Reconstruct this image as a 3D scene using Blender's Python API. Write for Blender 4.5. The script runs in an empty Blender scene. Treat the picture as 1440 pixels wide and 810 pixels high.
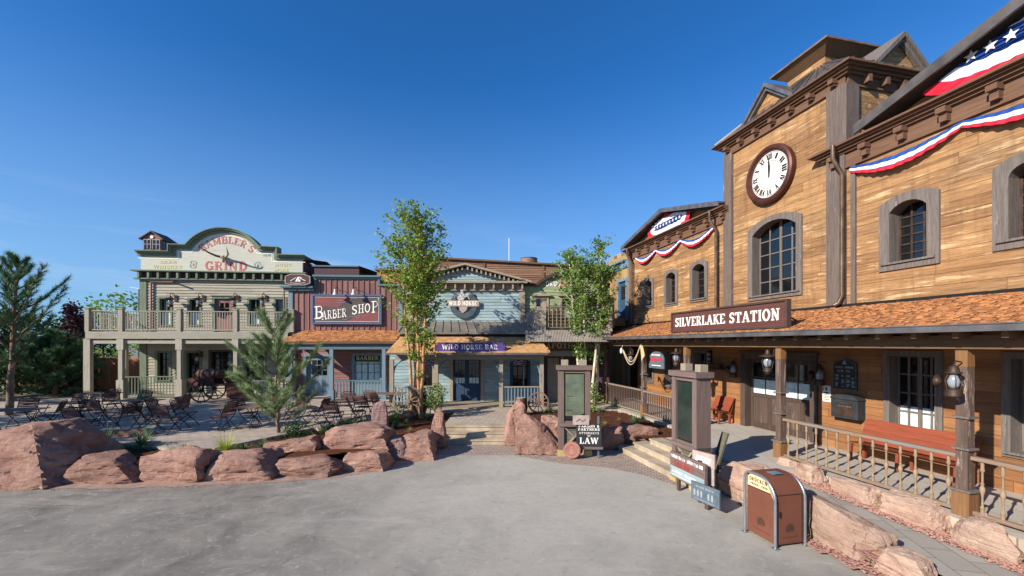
import bpy, math, random
from math import sin, cos, tan, pi, radians, sqrt, atan2, floor
from mathutils import Vector, Matrix, noise
RN = random.Random(11)
FOC = 590.0; CX = 720.0; CY = 484.0; H = 3.4      # photo's focal length (px), horizon, camera height
sc = bpy.context.scene
COL = sc.collection
DK = 0.5                                            # height of terrace and decks above the asphalt

# ---------------------------------------------------------------- helpers
def lin(h):
    h = h.lstrip('#'); o = []
    for i in (0, 2, 4):
        c = int(h[i:i+2], 16)/255
        o.append(c/12.92 if c <= .04045 else ((c+.055)/1.055)**2.4)
    return tuple(o)+(1,)

class MB:
    def __init__(s): s.v = []; s.f = []; s.m = []
    def face(s, pts, m=0):
        n = len(s.v); s.v += [tuple(p) for p in pts]; s.f.append(tuple(range(n, n+len(pts)))); s.m.append(m)
    def add(s, vs, fs, m=0):
        n = len(s.v); s.v += [tuple(p) for p in vs]
        for f in fs: s.f.append(tuple(i+n for i in f)); s.m.append(m)
    def box(s, x0, x1, y0, y1, z0, z1, m=0):
        if x0 > x1: x0, x1 = x1, x0
        if y0 > y1: y0, y1 = y1, y0
        if z0 > z1: z0, z1 = z1, z0
        s.add([(x0,y0,z0),(x1,y0,z0),(x1,y1,z0),(x0,y1,z0),(x0,y0,z1),(x1,y0,z1),(x1,y1,z1),(x0,y1,z1)],
              [(0,3,2,1),(4,5,6,7),(0,1,5,4),(1,2,6,5),(2,3,7,6),(3,0,4,7)], m)
    def bar(s, p, q, w, h=None, up=(0,0,1), m=0):
        h = w if h is None else h
        p = Vector(p); q = Vector(q); d = (q-p).normalized(); u = Vector(up)
        if abs(d.dot(u)) > .99: u = Vector((0,1,0))
        a = d.cross(u).normalized()*w/2; b = a.cross(d).normalized()*h/2
        s.add([p-a-b,p+a-b,p+a+b,p-a+b,q-a-b,q+a-b,q+a+b,q-a+b],
              [(0,3,2,1),(4,5,6,7),(0,1,5,4),(1,2,6,5),(2,3,7,6),(3,0,4,7)], m)
    def tube(s, pts, r, n=6, m=0, caps=True):
        pts = [Vector(p) for p in pts]; k = len(pts)
        rs = r if isinstance(r, (list, tuple)) else [r]*k
        d0 = (pts[1]-pts[0]).normalized()
        u = Vector((0,0,1)) if abs(d0.z) < .9 else Vector((1,0,0))
        a = d0.cross(u).normalized(); vs = []; fs = []
        for i, p in enumerate(pts):
            d = (pts[min(i+1,k-1)]-pts[max(i-1,0)]).normalized()
            a = (a-d*a.dot(d)).normalized(); b = d.cross(a)
            for j in range(n):
                t = 2*pi*j/n; vs.append(p+(a*cos(t)+b*sin(t))*rs[i])
        for i in range(k-1):
            for j in range(n):
                fs.append((i*n+j, i*n+(j+1)%n, (i+1)*n+(j+1)%n, (i+1)*n+j))
        if caps: fs.append(tuple(range(n-1,-1,-1))); fs.append(tuple((k-1)*n+j for j in range(n)))
        s.add(vs, fs, m)
    def lathe(s, prof, c=(0,0,0), n=12, m=0, M=None):
        vs = []; fs = []; k = len(prof); c = Vector(c)
        for (r, z) in prof:
            for j in range(n):
                t = 2*pi*j/n; v = Vector((r*cos(t), r*sin(t), z))
                if M: v = M @ v
                vs.append(v+c)
        for i in range(k-1):
            for j in range(n):
                fs.append((i*n+j, i*n+(j+1)%n, (i+1)*n+(j+1)%n, (i+1)*n+j))
        fs.append(tuple(range(n-1,-1,-1))); fs.append(tuple((k-1)*n+j for j in range(n)))
        s.add(vs, fs, m)
    def prism(s, poly, y0, y1, m=0, ax='y'):         # polygon in (x,z) pushed along y (or (x,y) along z, (y,z) along x)
        k = len(poly)
        P = {'y': lambda a,b,t:(a,t,b), 'z': lambda a,b,t:(a,b,t), 'x': lambda a,b,t:(t,a,b)}[ax]
        vs = [P(a,b,y0) for a,b in poly]+[P(a,b,y1) for a,b in poly]
        fs = [tuple(range(k)), tuple(range(2*k-1,k-1,-1))]
        fs += [(i,i+k,(i+1)%k+k,(i+1)%k) for i in range(k)]
        s.add(vs, fs, m)
    def band(s, inner, outer, y0, y1, m=0, closed=False):   # strip between two equal polylines in (x,z), thick y0..y1
        k = len(inner); R = k if closed else k-1
        vs = [(a,y0,b) for a,b in inner]+[(a,y0,b) for a,b in outer]+[(a,y1,b) for a,b in inner]+[(a,y1,b) for a,b in outer]
        fs = []
        for i in range(R):
            j = (i+1)%k
            fs += [(i,j,k+j,k+i),(2*k+i,3*k+i,3*k+j,2*k+j),(k+i,k+j,3*k+j,3*k+i),(i,2*k+i,2*k+j,j)]
        if not closed: fs += [(0,k,3*k,2*k),(k-1,3*k-1,4*k-1,2*k-1)]
        s.add(vs, fs, m)
    def xf(s, M, start=0):
        for i in range(start, len(s.v)): s.v[i] = tuple(M @ Vector(s.v[i]))
        return s
    def build(s, name, mat, parent=None, smooth=False, ang=None, label=None):
        me = bpy.data.meshes.new(name); me.from_pydata(s.v, [], s.f)
        mats = mat if isinstance(mat, (list, tuple)) else [mat]
        for m in mats: me.materials.append(m)
        if len(mats) > 1: me.polygons.foreach_set('material_index', s.m)
        if smooth or ang:
            me.polygons.foreach_set('use_smooth', [True]*len(me.polygons))
            if ang: me.set_sharp_from_angle(angle=radians(ang))
        me.update()
        o = bpy.data.objects.new(name, me); COL.objects.link(o)
        if parent: o.parent = parent
        if label: o['label'] = label
        return o

def tag(o, label=None, cat=None, group=None, kind=None):
    if label: o['label'] = label
    if cat: o['category'] = cat
    if group: o['group'] = group
    if kind: o['kind'] = kind
    return o
def thing(name, label, cat, loc=(0,0,0), rz=0, group=None):
    o = bpy.data.objects.new(name, None); COL.objects.link(o)
    o.empty_display_size = .2; o.location = loc; o.rotation_euler = (0,0,rz)
    return tag(o, label, cat, group)
def dup(src, loc, rz=0, label=None, group=None, scale=None, tilt=None):
    def rec(o, par):
        c = o.copy(); COL.objects.link(c)
        if par: c.parent = par
        for ch in list(o.children): rec(ch, c)
        return c
    r = rec(src, None); r.location = loc; r.rotation_euler = tilt if tilt else (0,0,rz)
    if scale: r.scale = scale
    if label: r['label'] = label
    if group: r['group'] = group
    return r

class Fr:                                            # a wall's own frame: x to the viewer's right, y into the building
    def __init__(s, ox, oy, deg): s.ox=ox; s.oy=oy; s.a=radians(deg); s.c=cos(s.a); s.s=sin(s.a)
    def x(s, px, y=0):
        t=(px-CX)/FOC; Y=(y-s.ox*s.s+s.oy*s.c)/(s.c-t*s.s); return (t*Y-s.ox)*s.c+(Y-s.oy)*s.s
    def p(s, px, py, y=0):
        t=(px-CX)/FOC; Y=(y-s.ox*s.s+s.oy*s.c)/(s.c-t*s.s)
        return ((t*Y-s.ox)*s.c+(Y-s.oy)*s.s, H+(CY-py)*Y/FOC)
    def z(s, px, py, y=0): return s.p(px,py,y)[1]
    def w(s, x, y, z=0): return Vector((s.ox+x*s.c-y*s.s, s.oy+x*s.s+y*s.c, z))
def gp(px, py, z=DK):                                # ground point at height z seen at a pixel of the survey
    Y = (H-z)*FOC/(py-CY); return ((px-CX)/FOC*Y, Y)

# ---------------------------------------------------------------- materials
def newmat(name):
    m = bpy.data.materials.new(name); m.use_nodes = True
    nt = m.node_tree; b = nt.nodes['Principled BSDF']; return m, nt, b
def nd(nt, t, **k):
    n = nt.nodes.new(t)
    for a, v in k.items(): setattr(n, a, v)
    return n
def mixc(nt, f, a, b):
    n = nd(nt, 'ShaderNodeMix', data_type='RGBA')
    for i, v in ((0,f),(6,a),(7,b)):
        if hasattr(v, 'is_linked') or isinstance(v, bpy.types.NodeSocket): nt.links.new(v, n.inputs[i])
        else: n.inputs[i].default_value = v
    return n.outputs[2]
def mth(nt, op, a, b=0.0, c=None, clamp=False):
    n = nd(nt, 'ShaderNodeMath', operation=op, use_clamp=clamp)
    for i, v in enumerate((a,b) if c is None else (a,b,c)):
        if isinstance(v, bpy.types.NodeSocket): nt.links.new(v, n.inputs[i])
        else: n.inputs[i].default_value = v
    return n.outputs[0]
def ramp(nt, f, a, b):
    n = nd(nt, 'ShaderNodeMapRange'); nt.links.new(f, n.inputs[0])
    n.inputs[1].default_value=a; n.inputs[2].default_value=b; return n.outputs[0]
def coords(nt, scale, island=True):
    tc = nd(nt,'ShaderNodeTexCoord'); mp = nd(nt,'ShaderNodeMapping'); mp.inputs['Scale'].default_value = scale
    nt.links.new(tc.outputs['Object'], mp.inputs['Vector'])
    if island:
        g = nd(nt,'ShaderNodeNewGeometry'); w = nd(nt,'ShaderNodeTexWhiteNoise', noise_dimensions='1D')
        nt.links.new(g.outputs['Random Per Island'], w.inputs['W'])
        sc_ = nd(nt,'ShaderNodeVectorMath', operation='SCALE'); sc_.inputs['Scale'].default_value = 40
        nt.links.new(w.outputs['Color'], sc_.inputs[0])
        ad = nd(nt,'ShaderNodeVectorMath', operation='ADD')
        nt.links.new(mp.outputs[0], ad.inputs[0]); nt.links.new(sc_.outputs[0], ad.inputs[1])
        return ad.outputs[0], g.outputs['Random Per Island']
    return mp.outputs[0], None
def nz(nt, vec, scale, detail=4, rough=.6, dist=0):
    n = nd(nt,'ShaderNodeTexNoise'); n.inputs['Scale'].default_value=scale; n.inputs['Detail'].default_value=detail
    n.inputs['Roughness'].default_value=rough; n.inputs['Distortion'].default_value=dist
    nt.links.new(vec, n.inputs['Vector']); return n.outputs['Fac']
def bump(nt, b, h, st=.3, d=.01):
    n = nd(nt,'ShaderNodeBump'); n.inputs['Strength'].default_value=st; n.inputs['Distance'].default_value=d
    nt.links.new(h, n.inputs['Height']); nt.links.new(n.outputs[0], b.inputs['Normal'])
WSAT = .88; WVAL = .84
GR = {'x':(.7,6,14), 'z':(14,14,.7), 'y':(14,.7,14), 'n':(4,4,4)}
def wood(name, a, b, ax='x', wear=None, wth=.55, wsc=1.6, rough=.75, isl=.45, bmp=.35, dark=.35, island=True, streak=0):
    m, nt, bs = newmat(name); v, r = coords(nt, GR[ax], island)
    g = nz(nt, v, 1.6, 6, .65, .4); f = ramp(nt, g, .3, .7)
    if r is not None:
        f = mth(nt,'ADD', mth(nt,'MULTIPLY',f,1-isl), mth(nt,'MULTIPLY',r,isl))
    c = mixc(nt, f, lin(a), lin(b))
    v2, _ = coords(nt, tuple(x*.35+.3 for x in GR[ax]), island)
    if wear:
        w = ramp(nt, nz(nt, v2, wsc, 5, .7, .3), wth, wth+.07)
        c = mixc(nt, w, c, lin(wear))
    fine = ramp(nt, nz(nt, v, 5, 4, .7), .25, .5)                   # dark grain lines of the wood itself
    if streak:                                                       # run-off stains, blotches of weathering that cross the boards
        v3, _ = coords(nt, (2.2,2.2,.35), False); v4, _ = coords(nt, (1,1,1), False)
        s1 = ramp(nt, nz(nt, v3, 1.6, 5, .65, .2), .5, .75); s2 = ramp(nt, nz(nt, v4, .8, 5, .7, .5), .45, .7)
        c = mixc(nt, mth(nt,'MULTIPLY',s1,streak), c, lin('#5d432c')); c = mixc(nt, mth(nt,'MULTIPLY',s2,streak*.7), c, lin('#8d7152'))
    dk = nd(nt,'ShaderNodeMix', data_type='RGBA', blend_type='MULTIPLY'); dk.inputs[0].default_value=1
    g2 = mth(nt,'ADD', mth(nt,'MULTIPLY',fine,dark), 1-dark)
    cb = nd(nt,'ShaderNodeCombineColor'); [nt.links.new(g2, cb.inputs[i]) for i in range(3)]
    nt.links.new(c, dk.inputs[6]); nt.links.new(cb.outputs[0], dk.inputs[7])
    nt.links.new(dk.outputs[2], bs.inputs['Base Color']); bs.inputs['Roughness'].default_value = rough
    hs = nd(nt,'ShaderNodeHueSaturation'); hs.inputs['Saturation'].default_value = WSAT; hs.inputs['Value'].default_value = WVAL
    nt.links.new(dk.outputs[2], hs.inputs['Color']); nt.links.new(hs.outputs[0], bs.inputs['Base Color'])
    bs.inputs['Specular IOR Level'].default_value = .25
    bump(nt, bs, g, bmp, .012); return m
def plain(name, a, rough=.6, metal=0, b=None, scale=3, isl=0, spec=.4, bmp=0, lo=.35, hi=.65):
    m, nt, bs = newmat(name)
    if b:
        v, r = coords(nt, (1,1,1), isl > 0); f = ramp(nt, nz(nt, v, scale, 5, .6), lo, hi)
        if isl > 0: f = mth(nt,'ADD', mth(nt,'MULTIPLY',f,1-isl), mth(nt,'MULTIPLY',r,isl))
        nt.links.new(mixc(nt, f, lin(a), lin(b)), bs.inputs['Base Color'])
        if bmp: bump(nt, bs, nz(nt, v, scale*6, 4), bmp, .01)
    else: bs.inputs['Base Color'].default_value = lin(a)
    bs.inputs['Roughness'].default_value=rough; bs.inputs['Metallic'].default_value=metal
    bs.inputs['Specular IOR Level'].default_value=spec; return m
def leafm(name, a, b, c=None, tr=.25):
    m, nt, bs = newmat(name); v, r = coords(nt, (1,1,1), True)
    col = mixc(nt, r, lin(a), lin(b))
    if c:
        v2, _ = coords(nt, (1,1,1), False)
        col = mixc(nt, ramp(nt, nz(nt, v2, 1.3, 2), .45, .65), col, lin(c))
    nt.links.new(col, bs.inputs['Base Color']); bs.inputs['Roughness'].default_value=.55
    bs.inputs['Specular IOR Level'].default_value=.3
    tl = nd(nt,'ShaderNodeBsdfTranslucent'); nt.links.new(col, tl.inputs[0]); mx = nd(nt,'ShaderNodeMixShader'); mx.inputs[0].default_value=tr
    out = nt.nodes['Material Output']; nt.links.new(bs.outputs[0], mx.inputs[1]); nt.links.new(tl.outputs[0], mx.inputs[2]); nt.links.new(mx.outputs[0], out.inputs[0])
    return m
def pavers(name, a, b, mortar, bw, bh, rot=0, rough=.85, mort=.012, off=.5):
    m, nt, bs = newmat(name); tc = nd(nt,'ShaderNodeTexCoord'); mp = nd(nt,'ShaderNodeMapping'); mp.inputs['Rotation'].default_value=(0,0,rot)
    nt.links.new(tc.outputs['Object'], mp.inputs[0])
    br = nd(nt,'ShaderNodeTexBrick'); br.offset=off; nt.links.new(mp.outputs[0], br.inputs[0])
    br.inputs['Color1'].default_value=lin(a); br.inputs['Color2'].default_value=lin(b); br.inputs['Mortar'].default_value=lin(mortar)
    br.inputs['Scale'].default_value=1; br.inputs['Mortar Size'].default_value=mort; br.inputs['Brick Width'].default_value=bw; br.inputs['Row Height'].default_value=bh
    br.inputs['Mortar Smooth'].default_value=.3
    n1 = ramp(nt, nz(nt, tc.outputs['Object'], .7, 6, .7), .3, .75); n2 = ramp(nt, nz(nt, tc.outputs['Object'], 25, 4, .7), .2, .8)
    c = mixc(nt, mth(nt,'MULTIPLY',n1,.35), br.outputs[0], lin(mortar)); c = mixc(nt, mth(nt,'MULTIPLY',n2,.22), c, lin('#c9c0b4'))
    nt.links.new(c, bs.inputs[0]); bs.inputs['Roughness'].default_value=rough; bs.inputs['Specular IOR Level'].default_value=.2
    bump(nt, bs, mth(nt,'ADD',mth(nt,'MULTIPLY',br.outputs['Fac'],-1.0),mth(nt,'MULTIPLY',n2,.3)), .5, .006); return m
def rockm(name, a, b, c):
    m, nt, bs = newmat(name); tc = nd(nt,'ShaderNodeTexCoord'); oi = nd(nt,'ShaderNodeObjectInfo')
    ad = nd(nt,'ShaderNodeVectorMath', operation='ADD'); nt.links.new(tc.outputs['Object'], ad.inputs[0])
    cv = nd(nt,'ShaderNodeCombineXYZ'); [nt.links.new(mth(nt,'MULTIPLY',oi.outputs['Random'],k), cv.inputs[i]) for i,k in enumerate((31,17,53))]
    nt.links.new(cv.outputs[0], ad.inputs[1]); v = ad.outputs[0]
    n1 = ramp(nt, nz(nt, v, 1.6, 6, .65, .6), .3, .7); n2 = ramp(nt, nz(nt, v, 4.0, 8, .75, 1.2), .6, .72); n3 = nz(nt, v, 14, 6, .8, .3)
    mp = nd(nt,'ShaderNodeMapping'); mp.inputs['Scale'].default_value=(.8,.8,7); mp.inputs['Rotation'].default_value=(.3,.2,0); nt.links.new(v, mp.inputs[0])
    n4 = ramp(nt, nz(nt, mp.outputs[0], 1.5, 4, .6, .8), .35, .65)
    col = mixc(nt, n1, lin(a), lin(b)); col = mixc(nt, mth(nt,'MULTIPLY',n4,.3), col, lin('#7d4a3e')); col = mixc(nt, mth(nt,'MULTIPLY',n2,.55), col, lin(c))
    hs = nd(nt,'ShaderNodeHueSaturation'); nt.links.new(mth(nt,'ADD',mth(nt,'MULTIPLY',oi.outputs['Random'],.3),.85), hs.inputs['Value']); nt.links.new(col, hs.inputs['Color'])
    hs.inputs['Saturation'].default_value=.86
    nt.links.new(hs.outputs[0], bs.inputs[0]); bs.inputs['Roughness'].default_value=.9; bs.inputs['Specular IOR Level'].default_value=.2
    bump(nt, bs, mth(nt,'ADD',mth(nt,'ADD',n3,mth(nt,'MULTIPLY',n1,.8)),mth(nt,'MULTIPLY',n4,.4)), .9, .06); return m

M = {}
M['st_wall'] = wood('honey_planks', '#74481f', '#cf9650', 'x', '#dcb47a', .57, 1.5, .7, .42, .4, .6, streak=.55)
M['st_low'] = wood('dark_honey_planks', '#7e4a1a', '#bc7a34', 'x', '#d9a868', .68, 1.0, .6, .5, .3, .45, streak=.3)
M['st_vert'] = wood('honey_boards_upright', '#86602f', '#c49a5c', 'z', None, isl=.7)
M['st_trim'] = wood('brown_weathered_trim', '#5a3a28', '#8a6244', 'x', '#a98f78', .66, 1.2, .7, .3)
M['st_pil'] = wood('grey_brown_timber', '#54443b', '#86756a', 'z', '#a79a90', .62, 1.3, .8, .4, .5, .5)
M['st_case'] = wood('grey_timber_casing', '#5c5049', '#8b7f76', 'z', '#a69b92', .62, 2, .85, .3, .6, .5)
M['st_post'] = wood('peeling_timber_post', '#4d3a32', '#7d6455', 'z', '#b09a8a', .56, 2.6, .8, .3, .6, .5)
M['st_fresh'] = wood('bare_honey_timber', '#744c26', '#a06e36', 'z', None, isl=.3)
M['beam'] = wood('brown_beam', '#5c4028', '#8a6238', 'x', None, isl=.5)
M['soffit'] = wood('soffit_boards', '#4e3620', '#6e4e2e', 'x', None, isl=.6)
M['doorw'] = wood('old_door_wood', '#3e2e28', '#6c564a', 'z', '#8f7c70', .6, 2.2)
M['rail'] = wood('worn_tan_rail', '#7c604c', '#ab8d70', 'x', '#8c857c', .5, 2, .85, .3)
M['balu'] = wood('worn_tan_baluster', '#8a6f52', '#b89872', 'z', '#6e6258', .58, 3, .85, .5)
M['shingle'] = wood('orange_cedar_shingle', '#7e4614', '#dd8a34', 'n', None, rough=.85, isl=.8)
M['shingle2'] = wood('light_cedar_shingle', '#b47a34', '#dca256', 'n', None, rough=.85, isl=.8)
M['zinc'] = plain('brown_metal_roof', '#4e4844', .45, .3, '#6a625c', 2)
M['gutter'] = plain('grey_metal_gutter', '#5f5a5c', .45, .5, '#7c7876', 3)
M['grey_roof'] = plain('grey_metal_sheet', '#6e665e', .55, .2, '#857c73', 1.5)
M['corr'] = plain('grey_corrugated_sheet', '#7a6f66', .6, .1, '#8f857a', 1.5)
M['pipe'] = plain('brown_copper_pipe', '#5a4a3e', .45, .6, '#7b6654', 4)
M['glass'] = plain('dark_window_glass', '#0d1216', .06, 0, spec=.9)
M['curtain'] = plain('pale_curtain', '#a8c0c0', .8, 0, '#dfe9e6', 9)
M['black'] = plain('near_black', '#14120f', .8)
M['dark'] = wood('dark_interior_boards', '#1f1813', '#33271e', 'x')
M['white'] = plain('white_paint', '#e4e0d8', .6, 0, '#cfc9bf', 6)
M['cream_txt'] = plain('cream_letter_paint', '#efe9dc', .6)
M['sign_br'] = wood('brown_red_sign_board', '#5a302a', '#6e3e36', 'x', '#7a554a', .66, 1.6, .6, .2, .15, .2)
M['sign_fr'] = wood('dark_sign_frame', '#3c2c28', '#5a463f', 'x')
M['clockrim'] = plain('dark_bronze_rim', '#4a2820', .4, .3, '#5e372c', 3)
M['iron'] = plain('aged_iron', '#3c3029', .55, .5, '#5a463a', 5)
M['lampglass'] = plain('frosted_lamp_glass', '#8d9298', .12, 0, spec=.9)
M['bench'] = wood('orange_red_bench_wood', '#7c2c08', '#a24412', 'x', None, rough=.45, isl=.4, bmp=.15, dark=.3)
M['grey_lap'] = wood('weathered_cream_clapboard', '#9a9078', '#d0c6ae', 'x', '#7c7262', .62, 1.5, .85, .4, .4, .45)
M['grey_post'] = wood('weathered_grey_timber', '#968c78', '#c4bca6', 'z', '#6f6656', .62, 2, .85, .5, .4, .4)
M['grey_rail'] = wood('weathered_grey_beam', '#968c78', '#c0b8a2', 'x', '#6f6656', .62, 2, .85, .5, .4, .4)
M['green_trim'] = wood('faded_green_trim', '#5f6d55', '#8d9a7c', 'x', '#a8a488', .63, 2, .8, .3)
M['green_trim_z'] = wood('faded_green_trim_upright', '#5f6d55', '#8d9a7c', 'z', '#a8a488', .63, 2, .8, .3)
M['cream_board'] = wood('cream_sign_board', '#c2bfab', '#dedac4', 'x', '#a8a08a', .64, 1.1, .7, .3, .15, .2, island=False)
M['purple'] = wood('maroon_boards', '#4a3038', '#6c4a50', 'z', None, isl=.6)
M['red_txt'] = plain('faded_red_lettering', '#a84a4a', .75, 0, '#c47a70', 6)
M['yel_txt'] = plain('faded_ochre_lettering', '#c4bc84', .75)
M['gryl'] = plain('faded_grey_lettering', '#8e9598', .75)
M['red_board'] = wood('faded_red_board', '#744a44', '#aa746a', 'z', '#5c4644', .62, 2, .8, .6, .35, .4)
M['red_lap'] = wood('faded_red_clapboard', '#804e48', '#a87068', 'x', None, .6, 2, .8, .5)
M['teal'] = wood('faded_teal_trim', '#446470', '#688a90', 'x', '#8c9890', .66, 2)
M['teal_z'] = wood('faded_blue_post', '#567284', '#889ea8', 'z', '#a0a8a0', .62, 2.2)
M['blue_fr'] = wood('blue_sign_frame', '#3a5078', '#5a7098', 'x', None, isl=.2, dark=.15)
M['sign_grey'] = wood('grey_brown_sign', '#4f4546', '#6a5d5c', 'x', '#7c706c', .66, 3, .7, .2, .1, .25)
M['sign_red'] = wood('red_paint_patch', '#883438', '#a04a4a', 'x', '#6e5a58', .53, 4, .7, .2, .1, .2)
M['blue_lap'] = wood('faded_pale_blue_clapboard', '#7898a0', '#b4c8c8', 'x', '#8f938a', .55, 1.4, .8, .4, .35, .35)
M['tan_trim'] = wood('weathered_tan_trim', '#8c7c68', '#b8a88e', 'x', '#7c7064', .6, 2)
M['tan_trim_z'] = wood('weathered_tan_trim_upright', '#8c7c68', '#b8a88e', 'z', '#7c7064', .6, 2)
M['blue_door'] = wood('dark_blue_door_wood', '#1e3a58', '#2f5478', 'z', '#4a6478', .66, 2.5)
M['blue_br'] = plain('blue_grey_bracket', '#48687c', .7, 0, '#6f8c9c', 5)
M['purple_sign'] = plain('purple_sign_paint', '#4a3470', .55, 0, '#5c4688', 3)
M['horseshoe'] = plain('dark_slate_horseshoe', '#3c444c', .6, .1, '#545e66', 4)
M['logo_w'] = plain('pale_emblem', '#c8c4bc', .7, 0, '#8a8a84', 14, lo=.45, hi=.55)
M['pinkish'] = plain('pale_pink_plank', '#b8a49a', .75, 0, '#98867e', 5)
M['green_lap'] = wood('faded_green_clapboard', '#7c8a5c', '#b0b888', 'x', '#8a8468', .6, 1.5, .85, .4, .35, .35)
M['brown_lap'] = wood('brown_roof_boards', '#6c4a34', '#a87a58', 'x', '#8c6c54', .6, 1.2, .85, .6)
M['rust'] = plain('rusty_brown_metal', '#6c5244', .7, .2, '#8a6c5c', 3)
M['asphalt'] = None
M['slate_board'] = plain('black_chalkboard', '#23272b', .7, 0, '#30353a', 4)
M['slate_board2'] = plain('slate_grey_board', '#4a5660', .7, 0, '#5f6c76', 5)
M['mauve'] = wood('mauve_brown_timber', '#64504a', '#8a7268', 'z', '#9a867c', .66, 2.4, .8, .3, .35, .35)
M['mauve_x'] = wood('mauve_brown_timber_flat', '#64504a', '#8a7268', 'x', '#9a867c', .66, 2.4, .8, .3, .35, .35)
M['olive'] = wood('olive_grey_boards', '#5c584a', '#7a7460', 'x', None, isl=.6)
M['screen'] = plain('green_map_screen', '#515c4c', .2, 0, '#6f785e', 2, spec=.8)
M['screen_dk'] = plain('dark_screen_glass', '#1f2a28', .1, 0, '#2c3833', 2, spec=.8)
M['yellowwood'] = plain('pale_timber_block', '#a08a58', .8, 0, '#c0a878', 4)
M['bin'] = plain('rust_brown_bin_metal', '#6e4232', .5, .1, '#784a38', 2)
M['galv'] = plain('galvanised_steel', '#8a9096', .4, .7, '#a4a8ac', 5)
M['bin_dk'] = plain('dark_bin_print', '#4c3226', .6)
M['cream_plate'] = plain('cream_enamel', '#e2cf9e', .5)
M['red'] = plain('red_cloth', '#c4122c', .8, 0, '#d82440', 4)
M['wcloth'] = plain('white_cloth', '#dcdcec', .8, 0, '#f0f0f8', 4)
M['blue'] = plain('blue_cloth', '#123c80', .8, 0, '#1c4c98', 4)
M['chairw'] = wood('dark_red_slat', '#4c2a26', '#6e4038', 'x', None, rough=.5, isl=.5)
M['tablew'] = wood('brown_table_slat', '#6e5648', '#8a6e5c', 'x', None, rough=.5, isl=.5)
M['steel'] = plain('dark_steel_rod', '#26262a', .45, .6)
M['pot'] = plain('terracotta', '#9c5e4e', .8, 0, '#b07464', 4)
M['greenp'] = plain('green_plastic', '#1f7a50', .5)
M['barrelw'] = wood('dark_barrel_wood', '#4c3226', '#6a4836', 'x')
M['cartred'] = wood('dark_red_cart_wood', '#5a2c22', '#7a4030', 'x')
M['rope'] = plain('pale_rope', '#b09a70', .9, 0, '#c8b48c', 12)
M['bark_w'] = plain('pale_birch_bark', '#b8a88c', .85, 0, '#ddd0b6', 5, bmp=.4)
M['bark_t'] = plain('tan_smooth_bark', '#9c7048', .8, 0, '#c49464', 4, bmp=.3)
M['bark_p'] = plain('grey_pine_bark', '#5c4a3c', .9, 0, '#86705c', 8, bmp=.6)
M['leaf1'] = leafm('fresh_green_leaf', '#54782a', '#9cb450', '#849c3c', .35)
M['leaf2'] = leafm('mid_green_leaf', '#4c7030', '#8aa44c', '#6c8c3c', .35)
M['needle'] = leafm('blue_green_needle', '#5a7648', '#a8b880', None, .3)
M['needle_dk'] = leafm('dark_green_needle', '#365634', '#6c8c5c', None, .2)
M['leafp'] = leafm('dark_purple_leaf', '#2c1820', '#4c2a34', None, .12)
M['leafy'] = leafm('light_green_leaf', '#5a7c28', '#94ac44', None, .3)
M['leafd'] = leafm('dark_green_leaf', '#22401e', '#426430', None, .2)
M['yucca'] = leafm('yucca_blade', '#42643a', '#88a070', None, .15)
M['ygrass'] = leafm('yellow_green_blade', '#7c9420', '#c4cc50', None, .3)
M['drygrass'] = leafm('dry_grass_blade', '#8c7c4c', '#b4a470', None, .3)
M['fencew'] = wood('orange_fence_board', '#8c5624', '#c08040', 'z', None, isl=.6)
M['rock'] = rockm('red_sandstone', '#8f6250', '#b88c74', '#d6b8a4')
M['rock_l'] = rockm('pale_pink_sandstone', '#b48a70', '#d6b498', '#eadccb')
M['rock_b'] = rockm('purple_brown_sandstone', '#8a6660', '#a88880', '#c0a298')
M['stone'] = plain('tan_step_stone', '#93836e', .85, 0, '#b8a78e', 2.2, bmp=.25)
M['terr'] = pavers('terrace_pavers', '#c4b09a', '#aa988a', '#6e6258', .4, .2, .1)
M['concr'] = pavers('pale_porch_slabs', '#b8b0a4', '#aba398', '#8a8278', 1.0, .5, radians(-77.3), mort=.006)
M['pathp'] = pavers('grey_path_slabs', '#a49c90', '#8e8880', '#6c665e', .6, .4, radians(-77.3), mort=.01)
M['cobble'] = pavers('pink_grey_setts', '#b8a090', '#988476', '#6a5c52', .15, .12, .3, mort=.014)
def mulchm():
    m, nt, bs = newmat('red_brown_mulch'); v,_ = coords(nt,(1,1,1),False)
    n1 = nz(nt,v,30,6,.8); n2 = ramp(nt,nz(nt,v,2,4),.3,.7)
    c = mixc(nt, ramp(nt,n1,.35,.7), lin('#2e1a10'), lin('#8a5436')); c = mixc(nt, mth(nt,'MULTIPLY',n2,.4), c, lin('#5c3826'))
    nt.links.new(c, bs.inputs[0]); bs.inputs['Roughness'].default_value=.95; bs.inputs['Specular IOR Level'].default_value=.1; bump(nt,bs,n1,1,.04); return m
M['mulch'] = mulchm()
def gravelm():
    m, nt, bs = newmat('pink_gravel'); v,_ = coords(nt,(1,1,1),False)
    vo = nd(nt,'ShaderNodeTexVoronoi'); vo.inputs['Scale'].default_value=22; nt.links.new(v, vo.inputs['Vector'])
    c = mixc(nt, nz(nt,vo.outputs['Color'],3), lin('#8c5a4c'), lin('#c49a88'))
    nt.links.new(c, bs.inputs[0]); bs.inputs['Roughness'].default_value=.9
    bump(nt,bs,mth(nt,'MULTIPLY',vo.outputs['Distance'],-1.0),1,.03); return m
M['gravel'] = gravelm()
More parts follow.
